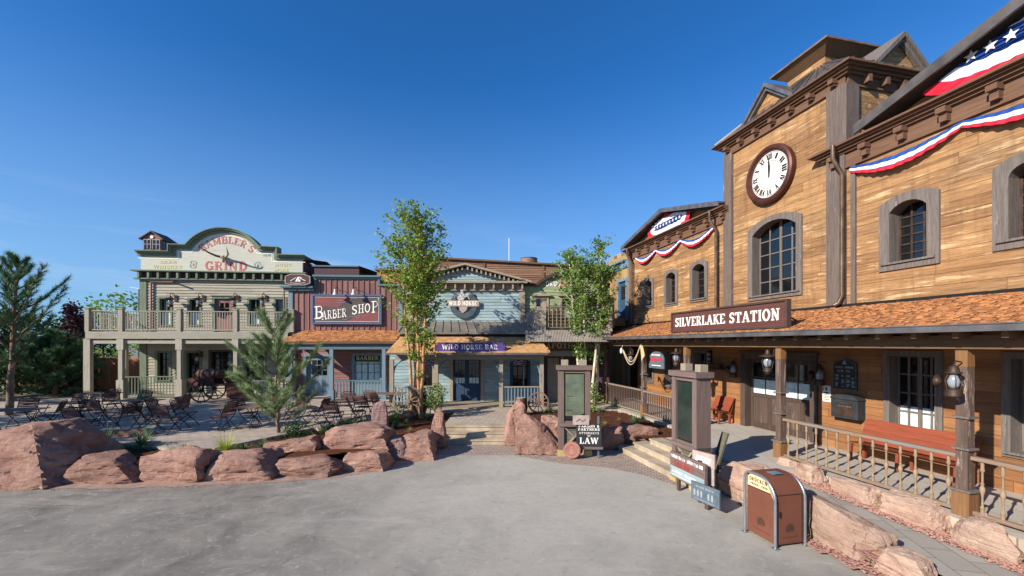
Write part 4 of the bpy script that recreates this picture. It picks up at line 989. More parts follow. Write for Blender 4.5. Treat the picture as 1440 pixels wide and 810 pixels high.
# mansard piece right of the raised front
m_=MB(); a0=bx(531,.9); a1=bx(600,.9); z5=B.z(560,381,.9); z6=B.z(560,400,.4)
m_.box(a0,a1,.9,4,zr_-.3,z5); m_.box(a0-.1,a1,.6,4.1,z5,z5+.09); rr=m_.build('roof_box',M['brown_lap'],bb)
m_=MB()
for r_ in range(6):
    t0=r_/6; x=a0
    while x<a1: w_=RN.uniform(.1,.2); m_.add([(x,.3+t0*.55,zr_+.04+t0*(z5-zr_-.1)),(x+w_-.01,.3+t0*.55,zr_+.04+t0*(z5-zr_-.1)),(x+w_-.01,.42+t0*.55,zr_+.04+(t0+.2)*(z5-zr_-.1)),(x,.42+t0*.55,zr_+.04+(t0+.2)*(z5-zr_-.1))],[(0,1,2,3)]); x+=w_
m_.build('shingles',M['shingle'],rr)
m_=MB(); m_.box(bx(442,1.5),bx(505,1.5),1.5,5,zh-.2,B.z(470,375.5,1.5)); r1=m_.build('rear_parapet',M['purple'],bb)
m_=MB(); zz=B.z(470,375.5,1.5); m_.box(bx(442,1.5)-.1,bx(505,1.5),1.4,5,zz,zz+.08); m_.add([(bx(505,1.5),1.4,zz+.08),(bx(535,1.5),1.4,zz-.35),(bx(535,1.5),5,zz-.35),(bx(505,1.5),5,zz+.08)],[(0,1,2,3)]); m_.build('parapet_cap',M['teal'],r1)
# sign
sg=thing('barber_sign','large blue-framed board on the red wall lettered BARBER SHOP in white','sign',B.w(bx(488,-.1),-.1,B.z(488,456,-.1)),B.a)
hw=(bx(537,-.1)-bx(439,-.1))/2; hh=B.z(488,414,-.1)-B.z(488,456,-.1)
m_=MB(); m_.box(-hw+.1,hw-.1,-.02,.08,.1,hh-.1); m_.build('board',M['sign_grey'],sg)
m_=MB(); m_.box(-hw,hw,-.07,.08,0,.1); m_.box(-hw,hw,-.07,.08,hh-.1,hh); m_.box(-hw,-hw+.1,-.07,.08,.1,hh-.1); m_.box(hw-.1,hw,-.07,.08,.1,hh-.1); m_.build('frame',M['blue_fr'],sg)
m_=MB(); e=.17; m_.prism([(-hw+e,hh*.62),(-hw+e,hh-e),(hw*.1,hh-e),(-.1,hh*.72),(-.5,hh*.55)][::-1],-.026,-.021); m_.prism([(hw-e,hh*.45),(hw-e,e),(-.0,e),(hw*.3,hh*.3)],-.026,-.021); m_.build('red_patch',M['sign_red'],sg)
m_=MB(); 
for a_,b_,c_,d_ in ((-hw+.15,hw-.15,.15,.165),(-hw+.15,hw-.15,hh-.165,hh-.15),(-hw+.15,-hw+.165,.165,hh-.165),(hw-.165,hw-.15,.165,hh-.165)): m_.box(a_,b_,-.028,-.02,c_,d_)
tilt=lambda u,v:(u, v+u*.13)
text(m_,'B',-hw*.80,.32+.16,.72,-.028,width=.5,d=.008,T=.14,t=.06,fn=lambda u,v:(u,v+u*.13-.0+.02)); text(m_,'ARBER',-hw*.36,.42,.48,-.028,width=1.35,d=.008,T=.14,t=.06,fn=tilt)
text(m_,'S',hw*.22,.50,.5,-.028,width=.34,d=.008,T=.14,t=.06,slab=False,fn=tilt); text(m_,'HO',hw*.50,.52,.5,-.028,width=.68,d=.008,T=.13,t=.06,fn=tilt); text(m_,'P',hw*.81,.46,.66,-.028,width=.38,d=.008,T=.13,t=.06,fn=tilt)
m_.build('lettering',M['cream_txt'],sg)
m_=MB()
for (cx_,cz_,sgn) in ((-.05,hh-.42,1),(.35,.42,-1)):
    pts=[(cx_+.09*(1+t*.25)*cos(t*1.0)*(1-.05*t)-.3*sgn,-.034,cz_+.07*sin(t)) for t in [i*.5 for i in range(11)]]; m_.tube(pts,.014,5)
    m_.tube([(cx_-.2*sgn,-.034,cz_-.05*sgn),(cx_+.15*sgn,-.034,cz_+.02*sgn),(cx_+.35*sgn,-.034,cz_+.16*sgn),(cx_+.6*sgn,-.034,cz_+.18*sgn)],.014,5)
m_.build('flourish',M['gryl'],sg)
for i,px in enumerate((471,497)):
    x=bx(px,-.5); z=B.z(px,414,-.5)
    o=thing('sign_lamp',['left one of two small cream spotlights over the barber sign','right one of two small cream spotlights over the barber sign'][i],'lamp',B.w(x,0,z),B.a,'spotlights over the barber sign')
    m_=MB(); m_.tube([(.06,0,.25),(.06,-.2,.42),(.03,-.42,.4),(0,-.5,.3)],.014,6); m_.build('arm',M['iron'],o)
    m_=MB(); m_.lathe([(.03,.3),(.05,.24),(.06,.12),(.13,-.02),(.125,-.02),(.05,.1)],(0,-.5,0),14); m_.build('lamp_shade',M['white'],o,smooth=True,ang=50)
# porch
by=-1.9; e0=bx(392,by); e1=bx(555,by); ezz=B.z(470,480,by); 
m_=MB(); rows=12
for r_ in range(rows):
    t0=r_/rows; t1=min(1.02,(r_+1.2)/rows); x=e0+.5*t0
    while x<e1-.5*t0*0:
        w_=RN.uniform(.1,.2); up=RN.uniform(.012,.03); m_.add([(x,by*(1-t0),ezz+(zp-ezz)*t0),(x+w_-.006,by*(1-t0),ezz+(zp-ezz)*t0),(x+w_-.006,by*(1-t0),ezz+(zp-ezz)*t0+up),(x,by*(1-t0),ezz+(zp-ezz)*t0+up),(x,by*(1-t1),ezz+(zp-ezz)*t1+.005),(x+w_-.006,by*(1-t1),ezz+(zp-ezz)*t1+.005)],[(0,1,2,3),(3,2,5,4)]); x+=w_
m_.build('porch_roof',M['shingle'],bb)
m_=MB(); m_.add([(e0,by,ezz-.03),(e1,by,ezz-.03),(e1,0,zp-.03),(e0+.5,0,zp-.03)],[(0,1,2,3)]); m_.box(e0,e1,by-.06,by,ezz-.12,ezz+.0); m_.build('roof_edge',M['beam'],bb)
m_=MB(); m_.box(e0+.3,e1-.05,by+.12,by+.3,ezz-.42,ezz-.15); m_.box(e0+.3,e0+.42,by+.3,0,ezz-.4,ezz-.15); m_.build('porch_beam',M['teal'],bb)
bd=(bx(431),bx(463),DK+.0,2.72); bw_=(bx(499),bx(534.5),1.32,2.75)
m_=MB(); boards(m_,rect(0,x3,DK,zp-.02),[bd,bw_],row=.13,lap=.018,plank=2.5); m_.build('porch_wall',M['red_lap'],bb)
m_=MB(); boards(m_,rect(bd[0],bd[1],DK,bd[3]),[(bd[0]+.28,bd[1]-.14,1.65,2.5)],row=.2,vert=True,plank=5,y=.08,back=None); d_=m_.build('door',M['teal_z'],bb)
m_=MB(); m_.box(bd[0]+.28,bd[1]-.14,.1,.12,1.65,2.5); m_.build('pane',M['glass'],d_)
m_=MB(); 
for i in (1,2): x=bd[0]+.28+(bd[1]-bd[0]-.42)*i/3; m_.box(x-.015,x+.015,.07,.098,1.65,2.5)
for z_ in (1.93,2.21): m_.box(bd[0]+.28,bd[1]-.14,.072,.096,z_,z_+.03)
m_.build('glazing_bars',M['teal_z'],d_)
m_=MB(); m_.box(bd[0]-.15,bd[0],-.05,.1,DK,bd[3]+.15); m_.box(bd[1],bd[1]+.15,-.05,.1,DK,bd[3]+.15); m_.box(bd[0],bd[1],-.05,.1,bd[3],bd[3]+.15); m_.build('door_frame',M['teal_z'],bb)
window(bb,*bw_,0,.16,.12,4,3,case='teal_z',bars='teal_z',curtain=.75)
m_=MB(); m_.box(bw_[0]-.16,bx(562),-.04,-.0,DK,1.15); m_.build('shop_front_panel',M['teal_z'],bb)
sgx=(bw_[0]+bw_[1])/2; o=thing('barber_window_sign','dark sign in the shop window lettered BARBER in gold','sign',B.w(sgx,-.0,2.48),B.a)
m_=MB(); m_.box(-.7,.7,.0,.05,0,.27); m_.build('board',M['black'],o); m_=MB(); text(m_,'BARBER',0,.045,.19,.0,width=1.25,d=.006); m_.build('lettering',M['yel_txt'],o)
for px in (409,466.5,540):
    x=B.x(px,by+.2); m_=MB(); m_.box(x-.09,x+.09,by+.12,by+.3,DK,ezz-.42); m_.box(x-.13,x+.13,by+.08,by+.34,DK,1.0); m_.build('porch_post',M['teal_z'],bb)
railing(bb,B,(B.x(471,by+.2),by+.2),(B.x(538,by+.2),by+.2),DK,1.0,.16,mat='teal_z',rmat='teal',bw=.03)
railing(bb,B,(B.x(345,by+.2),by+.2),(B.x(405,by+.2),by+.2),DK,1.0,.16,mat='teal_z',rmat='tan_trim',bw=.02)
m_=MB(); m_.tube([(-.25,-.1,DK),(-.25,-.1,6.5),(-.1,-.15,6.6),(1.3,-.3,6.85)],.045,8); m_.build('downpipe',M['red_board'],bb,smooth=True,ang=50)
lamp_arm('wall_lantern','lantern on the red wall left of the blue barber door',B,B.x(420),-.03,2.65,sc=1.3)
# plaque on the cornice
x,z=B.p(419,394,-.35); o=thing('small_plaque_sign','small maroon plaque with cut corners and pale script emblem on the teal cornice','sign',B.w(x,-.35,zl+.1),B.a)
m_=MB(); hw=.68; m_.prism([(-hw,.1),(-.35,.0),(.35,.0),(hw,.1),(hw,.5),(.35,.62),(-.35,.62),(-hw,.5)],-.03,.03); m_.box(-.4,-.36,-.01,.01,-.1,.05); m_.box(.36,.4,-.01,.01,-.1,.05); m_.build('board',M['purple'],o)
m_=MB(); pl=[(-hw,.1),(-.35,.0),(.35,.0),(hw,.1),(hw,.5),(.35,.62),(-.35,.62),(-hw,.5)]; m_.band([(a_*.93,(b_-.31)*.88+.31) for a_,b_ in pl],pl,-.05,-.03,closed=True)
m_.build('frame',M['pinkish'],o)
m_=MB(); text(m_,'R',.05,.2,.26,-.03,width=.3,slab=False,d=.01,T=.3,fn=lambda u,v:(u+(v-.3)*.5,v)); m_.tube([(-.38,-.04,.22),(-.1,-.04,.4),(.0,-.04,.3),(.2,-.04,.36),(.42,-.04,.24)],.022,5); m_.tube([(-.4,-.038,.13),(0,-.038,.1),(.4,-.038,.13)],.012,5); m_.build('emblem',M['cream_txt'],o)
# ================================================================ WILD HORSE BAR
Wf = Fr((571-720)/590*21.1, 21.1, 1.5)
wb = thing('bar_building','pale blue clapboard bar with low brown gable, grey metal canopy and cedar porch roof','building',Wf.w(0,0,0),Wf.a)
wx=lambda px,y=0:Wf.x(px,y)
xe=wx(737); zc0=Wf.z(650,399); zpk=Wf.z(652,374); zb0=Wf.z(650,452)
m_=MB(); boards(m_,rect(0,xe,zb0-.1,zc0-.32),row=.16,lap=.02,plank=3.4); boards(m_,[(.1,zc0+.06),(xe-.1,zc0+.06),(xe/2,zpk-.1)],row=.16,lap=.02,plank=3.4); m_.build('upper_wall',M['blue_lap'],wb)
m_=MB(); m_.box(0,xe,-.03,.0,zc0-.32,zc0); m_.build('frieze',M['tan_trim'],wb)
m_=MB(); m_.box(-.15,xe+.15,-.34,.0,zc0,zc0+.1); m_.box(-.05,xe+.05,-.12,.0,zc0-.36,zc0-.32)
m_.build('cornice',M['tan_trim'],wb)
n=12
for i in range(n+1): x=.1+(xe-.2)*i/n; m_=MB(); m_.box(x-.04,x+.04,-.26,-.03,zc0-.28,zc0); m_.build('bracket',M['tan_trim_z'],wb)
for sg in (-1,1):
    for i in range(13):
        t=(i+.6)/13.5; x=xe/2+sg*(xe/2+.1)*t; z=zpk-(zpk-zc0-.06)*t; m_=MB(); m_.box(x-.04,x+.04,-.26,-.0,z-.2,z-.04); m_.build('bracket',M['tan_trim_z'],wb)
m_=MB()
for sg in (-1,1):
    xx=xe/2+sg*(xe/2+.35); zz=zc0+.02
    pts=[(xx,zz),(xe/2,zpk),(xe/2,zpk+.1),(xx,zz+.1)]; m_.prism(pts if sg>0 else pts[::-1],-.36,5.5)
m_.build('gable_roof',M['tan_trim'],wb)
m_=MB(); m_.box(xe-.26,xe+.04,-.06,.1,zb0-.1,zc0-.36); m_.build('corner_board',M['tan_trim_z'],wb); m_=MB(); m_.box(-.04,.26,-.06,.1,zb0-.1,zc0-.36); m_.build('corner_board',M['tan_trim_z'],wb)
m_=MB(); m_.box(0,.06,.02,6,DK,zc0); m_.box(xe-.06,xe,.02,6,DK,zc0); m_.box(0,xe,5.9,6,DK,zc0); m_.build('rear_wall',M['blue_lap'],wb)
# canopy and porch roof
ym=-1.25; zm=Wf.z(650,467.5,ym); xa=wx(560,ym); xb=Wf.x(755.5,ym)
m_=MB(); m_.add([(xa,ym,zm),(xb,ym,zm),(xe-.02,0,zb0),(0,0,zb0)],[(0,1,2,3)]); m_.add([(xa,ym,zm-.08),(xb,ym,zm-.08),(xb,ym,zm),(xa,ym,zm)],[(0,1,2,3)]); m_.add([(xb,ym,zm-.08),(xe,0,zm-.08),(xe-.02,0,zb0),(xb,ym,zm)],[(0,1,2,3)])
n=16
for i in range(n+1):
    t=i/n; m_.bar((xa+(xb-xa)*t,ym,zm+.02),((xe-.02)*t,0,zb0+.02),.03,.04)
m_.build('metal_canopy',M['grey_roof'],wb)
zs=Wf.z(650,473.5,ym); m_=MB(); m_.box(xa+.1,xb-.1,ym+.1,ym+.3,zs-.1,zm-.08); m_.build('canopy_beam',M['black'],wb)
ye_=-2.6; zE=Wf.z(650,496,ye_); xc=Wf.x(543,ye_); xd=Wf.x(771,ye_)
m_=MB(); rows=13; yt=ym+.12
for r_ in range(rows):
    t0=r_/rows; t1=min(1.02,(r_+1.25)/rows); xl=xc+(xa+.1-xc)*t0; xr=xd+(xb-.1-xd)*t0; x=xl
    while x<xr:
        w_=RN.uniform(.1,.2); up=RN.uniform(.006,.014); ya=ye_+(yt-ye_)*t0; yb_=ye_+(yt-ye_)*t1; za=zE+(zs-zE)*t0; zb_=zE+(zs-zE)*t1
        m_.add([(x,ya,za),(x+w_-.005,ya,za),(x+w_-.005,ya,za+up),(x,ya,za+up),(x,yb_,zb_+.004),(x+w_-.005,yb_,zb_+.004)],[(0,1,2,3),(3,2,5,4)]); x+=w_
m_.build('porch_roof',M['shingle2'],wb)
m_=MB(); m_.add([(xc,ye_,zE-.02),(xd,ye_,zE-.02),(xb-.1,yt,zs-.02),(xa+.1,yt,zs-.02)],[(0,1,2,3)]); m_.add([(xd,ye_,zE-.02),(xd,-.05,zE-.02),(xb-.1,yt,zs-.02)],[(0,1,2)]); m_.build('roof_deck',M['soffit'],wb)
m_=MB(); m_.box(xc,xd,ye_-.1,ye_+.02,zE-.09,zE+.0); m_.build('gutter',M['gutter'],wb)
yq=-2.1
m_=MB(); m_.box(xc+.3,xd-.15,yq-.08,yq+.08,zE-.32,zE-.1); m_.box(xc+.3,xd,yq+.08,-.02,zE-.02,zE+.03); m_.build('porch_beam',M['tan_trim'],wb)
wp=[Wf.x(p,yq) for p in (551,613.6,704.5,761.5)]
for i,x in enumerate(wp):
    m_=MB(); m_.box(x-.09,x+.09,yq-.09,yq+.09,DK,zE-.32); m_.build('porch_post',M['tan_trim_z'],wb)
    for sg in (-1,1):
        if (i==0 and sg<0) or (i==3 and sg>0): continue
        m_=MB(); pts=[(x+sg*(.09+.55*(1-cos(t))),yq,zE-.33-.6+.6*sin(t)) for t in [k*pi/16 for k in range(9)]]
        m_.tube(pts,.035,4); m_.build('post_brace',M['blue_br'],wb)
dw=(Wf.x(634),Wf.x(679),DK+.04,2.75); w1=(Wf.x(592.5),Wf.x(608),1.3,2.75); w2=(Wf.x(721),Wf.x(742),1.3,2.75)
dw=(Wf.x(637),Wf.x(676),DK+.04,2.72)
xlw=Wf.x(548); xrw=Wf.x(765)
m_=MB(); boards(m_,rect(xlw,xrw,DK,zE+.1),[dw,w1,w2],row=.16,lap=.02,plank=2.5); m_.build('porch_wall',M['blue_lap'],wb)
window(wb,*w1,0,.12,.12,2,3,case='tan_trim_z',bars='black'); window(wb,*w2,0,.14,.12,3,3,case='blue_door',bars='black')
m_=MB(); a_,b_,c_,d_=dw; m_.box(a_-.16,a_,-.06,.1,DK,d_+.1); m_.box(b_,b_+.16,-.06,.1,DK,d_+.1); m_.box(a_,b_,-.06,.1,d_,d_+.1); m_.build('door_frame',M['tan_trim_z'],wb)
md=(a_+b_)/2
for p,q in ((a_+.005,md-.005),(md+.005,b_-.005)):
    m_=MB(); m_.box(p,q,.06,.1,c_,1.4); m_.box(p,p+.1,.06,.1,1.4,d_-.02); m_.box(q-.1,q,.06,.1,1.4,d_-.02); m_.box(p+.1,q-.1,.06,.1,d_-.14,d_-.02); m_.box(p+.12,q-.12,.045,.06,c_+.15,1.25); dl=m_.build('door',M['blue_door'],wb)
    m_=MB(); m_.box(p+.1,q-.1,.08,.09,1.4,d_-.14); m_.build('pane',M['glass'],dl)
    m_=MB(); 
    for k in (1,2): x=p+.1+(q-p-.2)*k/3; m_.box(x-.01,x+.01,.065,.079,1.4,d_-.14)
    for z_ in (1.75,2.1,2.4): m_.box(p+.1,q-.1,.067,.078,z_,z_+.02)
    m_.build('glazing_bars',M['blue_door'],dl); simple_box('curtain',dl,'curtain',p+.11,q-.11,.074,.079,1.42,1.7)
    if p<md-.5: simple_box('handle',dl,'galv',p+.03,p+.07,.02,.06,1.35,1.75)
railing(wb,Wf,(wp[2]+.1,yq),(wp[3]-.1,yq),DK,.95,.14,mat='teal_z',rmat='tan_trim',bw=.025)
railing(wb,Wf,(wp[0]+.1,yq),(wp[1]-.1,yq),DK,.95,.14,mat='teal_z',rmat='tan_trim',bw=.025)
simple_box('porch_floor',wb,'tan_trim',xlw,xrw,yq-.25,.0,DK+.004,DK+.04)
# purple roof sign
yg=-2.45; o=thing('bar_sign','purple board on the bar porch eave lettered WILD HORSE BAR','sign',Wf.w(Wf.x(661,yg),yg,zE+.02),Wf.a)
hw=(Wf.x(710,yg)-Wf.x(612,yg))/2; z0_=Wf.z(661,494.5,yg)-zE-.02; z1_=Wf.z(661,481.5,yg)-zE-.02
def plq(hw,z0,z1,c): return [(-hw,z0),(hw,z0),(hw,z1-c),(hw-c,z1-c),(hw-c,z1),(-hw+c,z1),(-hw+c,z1-c),(-hw,z1-c)]
m_=MB(); m_.prism(plq(hw,z0_,z1_,.1),-.03,.03); m_.build('board',M['purple_sign'],o)
m_=MB(); m_.band([(a_*.985,(b_-(z0_+z1_)/2)*.9+(z0_+z1_)/2) for a_,b_ in plq(hw,z0_,z1_,.1)],plq(hw,z0_,z1_,.1),-.045,-.03,closed=True); m_.build('frame',M['purple_sign'],o)
m_=MB(); text(m_,'WILD HORSE BAR',0,z0_+.1,z1_-z0_-.2,-.031,width=2*hw-.62,d=.012,T=.18,t=.1); m_.build('lettering',M['cream_txt'],o)
# horseshoe emblem
ex,ez=Wf.p(652,431,-.1); o=thing('horseshoe_emblem','dark horseshoe emblem with a pale rider and a WILD HORSE plank on the blue wall','sign',Wf.w(ex,-.1,Wf.z(652,449,-.1)),Wf.a)
m_=MB(); cc=.72; ou=[(.68*cos(t)*(1 if sin(t)<0 else 1),cc+.68*sin(t)*1.0) for t in [radians(130+280*i/30) for i in range(31)]]; inn=[(.44*cos(t),cc+.05+.44*sin(t)) for t in [radians(130+280*i/30) for i in range(31)]]
xfn=lambda L:[(a_,b_*1.0) for a_,b_ in L]; m_.band(inn,ou,-.03,.03)
for sg in (-1,1): m_.prism([(sg*.28,cc+.36),(sg*.5,cc+.5),(sg*.46,cc+.62),(sg*.24,cc+.48)][::sg],-.035,.03)
m_.build('horseshoe',M['horseshoe'],o)
m_=MB(); m_.box(-.82,.78,-.07,-.035,cc-.08,cc+.22); m_.prism([(-.24,cc-.09),(.2,cc-.09),(.14,cc-.28),(-.02,cc-.4),(-.18,cc-.28)][::-1],-.07,-.035); m_.build('plank',M['pinkish'],o)
m_=MB(); text(m_,'WILD HORSE',-.02,cc-.03,.2,-.07,width=1.4,d=.012,T=.24,t=.12); m_.build('lettering',M['cream_txt'],o)
m_=MB()   # a rearing rider reduced to limbs and body
m_.prism([(-.22,cc+.22),(-.02,cc+.22),(.05,cc+.34),(.2,cc+.46),(.26,cc+.6),(.16,cc+.62),(.06,cc+.52),(-.04,cc+.6),(-.0,cc+.74),(-.1,cc+.78),(-.16,cc+.7),(-.14,cc+.56),(-.26,cc+.44),(-.32,cc+.3)][::-1],-.06,-.03)
m_.tube([(.1,-.05,cc+.45),(.26,-.05,cc+.38),(.3,-.05,cc+.28)],.03,5); m_.tube([(-.28,-.05,cc+.4),(-.4,-.05,cc+.48),(-.44,-.05,cc+.34)],.02,5)
m_.build('rider_figure',M['logo_w'],o)
m_=MB(); boards(m_,[(ym,zm-.02),(0,zb0-.06),(0,4.94),(ym,5.08)],row=.14,vert=True,plank=4,back=None)
xfrm(m_,lambda a,t,b:(xe+.06+(xb-xe-.06)*(a/ym)+0*t-.02*(t<.01),a,b)); m_.build('canopy_side_screen',M['tan_trim_z'],wb)
m_=MB(); m_.box(xb-.02,xb+.2,ym-.05,ym+.15,zm-.1,5.2); m_.build('screen_post',M['tan_trim_z'],wb)
# small purple notices in the porch
for px,lab in ((729,'purple notice hung above the right bar window'),(603,'purple notice hung behind the aspen above the left bar window')):
    x,z=Wf.p(px,509,-.5); n_=thing('purple_notice',lab,'sign',Wf.w(x,-.5,z),Wf.a); m_=MB(); m_.box(-.33,.33,-.02,.02,-.17,.17); m_.bar((-.25,0,.17),(-.25,0,.5),.015); m_.bar((.25,0,.17),(.25,0,.5),.015); m_.build('board',M['purple_sign'],n_)
    m_=MB(); m_.tube([(-.24,-.024,-.04),(-.1,-.024,.06),(.0,-.024,-.02),(.12,-.024,.07),(.24,-.024,.02)],.016,5); m_.tube([(-.2,-.024,-.1),(.2,-.024,-.08)],.012,5); m_.build('script',M['cream_txt'],n_)

# ================================================================ APOTHECARY (green) and its balcony
A_ = Fr((738-720)/590*21.4, 21.4, 0.0)
ab = thing('apothecary_building','faded green clapboard building with arched top and a latticed balcony between bar and station','building',A_.w(0,0,0),A_.a)
ax_=lambda px,y=0:A_.x(px,y); yb=-1.5; fl=A_.z(800,464,yb)
xE=ax_(857); zl_=A_.z(760,402); zar=A_.z(803,384); xm=ax_(803); hwd=ax_(851)-xm
rise=zar-zl_; R_=(hwd*hwd+rise*rise)/(2*rise); al=math.asin(min(1,hwd/R_)); 
gw=[(ax_(754),ax_(769),A_.z(760,447),A_.z(760,420)),(ax_(790),ax_(804),A_.z(800,447),A_.z(800,420)),(ax_(826),ax_(840),A_.z(830,447),A_.z(830,420))]
m_=MB(); boards(m_,rect(-.3,xE,fl,zl_),gw,row=.17,lap=.02,plank=3); boards(m_,[(xm-R_*sin(al),zl_),(xm+R_*sin(al),zl_)]+[(xm+R_*sin(al-2*al*i/16),zar-R_+R_*cos(al-2*al*i/16)) for i in range(1,16)],row=.17,lap=.02,plank=3); m_.build('upper_wall',M['green_lap'],ab)
m_=MB(); top=[(-.3,zl_),(xm-hwd,zl_)]+[(xm-R_*sin(al-2*al*i/18),zar-R_+R_*cos(al-2*al*i/18)) for i in range(1,18)]+[(xm+hwd,zl_),(xE,zl_)]
m_.band(off(top,-.02),off(top,.12),-.2,.4); m_.build('cornice',M['sign_fr'],ab)
for g_ in gw: window(ab,*g_,0,.1,.12,2,2,case='tan_trim_z',bars='tan_trim_z',curtain=.6)
for a_,b_ in ((-.1,.1),):
    m_=MB(); 
    for g_ in gw: m_.box(g_[0]-.2,g_[1]+.2,-.16,-.03,g_[3]+.12,g_[3]+.2)
    m_.build('window_hood',M['tan_trim'],ab)
x0_,z0_=A_.p(778,402.5,-.03); m_=MB(); text(m_,'DRUG',x0_,z0_,.26,-.022,width=.78,d=.004,slab=False); m_.build('faded_lettering',M['cream_txt'],ab)
x9,z9=A_.p(794,403.5); m_=MB(); m_.box(x9-.22,x9+.22,-.03,-.023,z9,z9+.4); m_.build('red_square',M['red_txt'],ab); m_=MB(); m_.box(x9-.04,x9+.04,-.036,-.031,z9+.06,z9+.34); m_.box(x9-.14,x9-.041,-.036,-.031,z9+.16,z9+.24); m_.box(x9+.041,x9+.14,-.036,-.031,z9+.16,z9+.24); m_.build('pale_cross',M['pinkish'],ab)
m_=MB(); m_.box(-.3,xE,.05,.1,DK,fl); m_.box(-.3,xE,5,5.1,DK,zl_); m_.box(-.36,-.3,.02,5,DK,zl_); m_.build('lower_wall',M['purple'],ab)
m_=MB(); xl=ax_(742,yb); xr=ax_(858,yb); m_.box(xl,xr,yb,0,fl-.1,fl); m_.build('balcony_floor',M['tan_trim'],ab)
m_=MB(); n=110
zd=A_.z(800,481,yb-.55)
for i in range(n):
    a_=xl-.1+(xr-xl+.1)*i/n; b_=xl-.1+(xr-xl+.1)*(i+1)/n; u=(i%2)*.03; v=((i+1)%2)*.03
    m_.face([(a_,yb-.55,zd+u),(b_,yb-.55,zd+v),(b_,yb,fl-.02+v),(a_,yb,fl-.02+u)])
m_.build('corrugated_awning',M['corr'],ab)
m_=MB(); px0=ax_(764,yb); m_.box(px0-.12,px0+.12,yb-.02,yb+.2,fl-.15,fl+1.4); m_.box(px0-.15,px0+.15,yb-.05,yb+.23,fl+1.4,fl+1.46); m_.box(ax_(858,yb)-.1,ax_(858,yb)+.1,yb,yb+.2,fl-.1,fl+1.3); m_.build('balcony_post',M['tan_trim_z'],ab)
railing(ab,A_,(px0+.15,yb+.08),(ax_(857,yb),yb+.08),fl,1.1,.19,mat='balu',rmat='mauve_x',bw=.018)
m_=MB(); 
for k in range(1,6): m_.bar((px0+.15,yb+.1,fl+.12+k*.16),(ax_(857,yb),yb+.1,fl+.12+k*.16),.012,.02)
m_.build('lattice',M['balu'],ab)
x,z=A_.p(806,492,-.9); o=thing('apothecary_sign','brown board under the awning lettered APOTHECARY, half hidden by the aspen','sign',A_.w(x,-.9,z),0)
m_=MB(); m_.box(-1.6,1.6,-.03,.03,-.36,.44); m_.build('board',M['st_trim'],o); m_=MB(); m_.box(-1.45,1.5,-.05,-.03,-.3,-.05); m_.build('plank',M['tan_trim'],o)
m_=MB(); text(m_,'APOTHECARY',0,.08,.26,-.03,width=2.7,d=.012); m_.build('lettering',M['yel_txt'],o); m_=MB(); m_.bar((-1.4,0,.44),(-1.4,0,1.0),.03); m_.bar((1.4,0,.44),(1.4,0,1.0),.03); m_.build('hanger',M['iron'],o)
w_=(ax_(792,0),ax_(822,0),1.2,2.8); window(ab,*w_,0,.12,.1,3,3,case='tan_trim_z',bars='black',y=.04); 
m_=MB(); m_.box(ax_(770),ax_(786),-.0,.05,DK,2.7); m_.build('door',M['tan_trim_z'],ab)
# tan building with the blue door, in line with the station
tb = thing('tan_annex','narrow tan building of upright boards with a blue balcony door beside the station','building',S.w(xL,0,0),S.a)
Lx=3.2
blu=(-1.35,-.35,4.85,7.0)
m_=MB(); boards(m_,rect(-Lx,-.02,DK,7.65),[blu],row=.22,vert=True,plank=9); m_.build('wall',M['st_vert'],tb)
m_=MB(); m_.box(-Lx-.1,-.1,-.06,.05,7.65,8.02); m_.box(-Lx-.2,-.4,-.22,.1,8.02,8.12); m_.build('cornice',M['blue_br'],tb)
m_=MB(); m_.box(-Lx,-.5,.1,4,7.8,8.45); m_.box(-Lx+.2,-Lx+.7,.3,.8,8.45,8.75); m_.box(-Lx+1.1,-Lx+1.6,.3,.8,8.45,8.75); m_.box(-Lx,-Lx+.05,.05,4,DK,8.0); m_.build('parapet',M['st_vert'],tb)
m_=MB(); m_.box(blu[0]+.06,blu[1]-.06,.06,.1,blu[2],blu[3]-.05); d_=m_.build('door',M['blue_door'],tb)
m_=MB(); m_.box(blu[0]-.08,blu[0]+.06,-.06,.1,blu[2],blu[3]+.1); m_.box(blu[1]-.06,blu[1]+.08,-.06,.1,blu[2],blu[3]+.1); m_.box(blu[0]+.06,blu[1]-.06,-.06,.1,blu[3]-.05,blu[3]+.1); m_.build('door_frame',M['blue_br'],tb)
m_=MB(); m_.box(blu[0]+.25,blu[1]-.25,.045,.06,blu[2]+1.1,blu[3]-.3); m_.build('pane',M['glass'],d_)
m_=MB(); m_.box(-2.9,-.1,-1.1,0,4.7,4.82); m_.box(-2.9,-.1,-.9,-.2,4.4,4.7); m_.build('balcony_floor',M['st_fresh'],tb)
m_=MB(); m_.box(-.25,-.05,-1.1,-.9,4.3,5.95); m_.box(-2.9,-2.7,-1.1,-.9,4.3,5.95); m_.build('balcony_post',M['tan_trim_z'],tb)
railing(tb,S,(-2.7,-1.0),(-.25,-1.0),4.8,1.0,.2,mat='st_post',rmat='mauve_x')
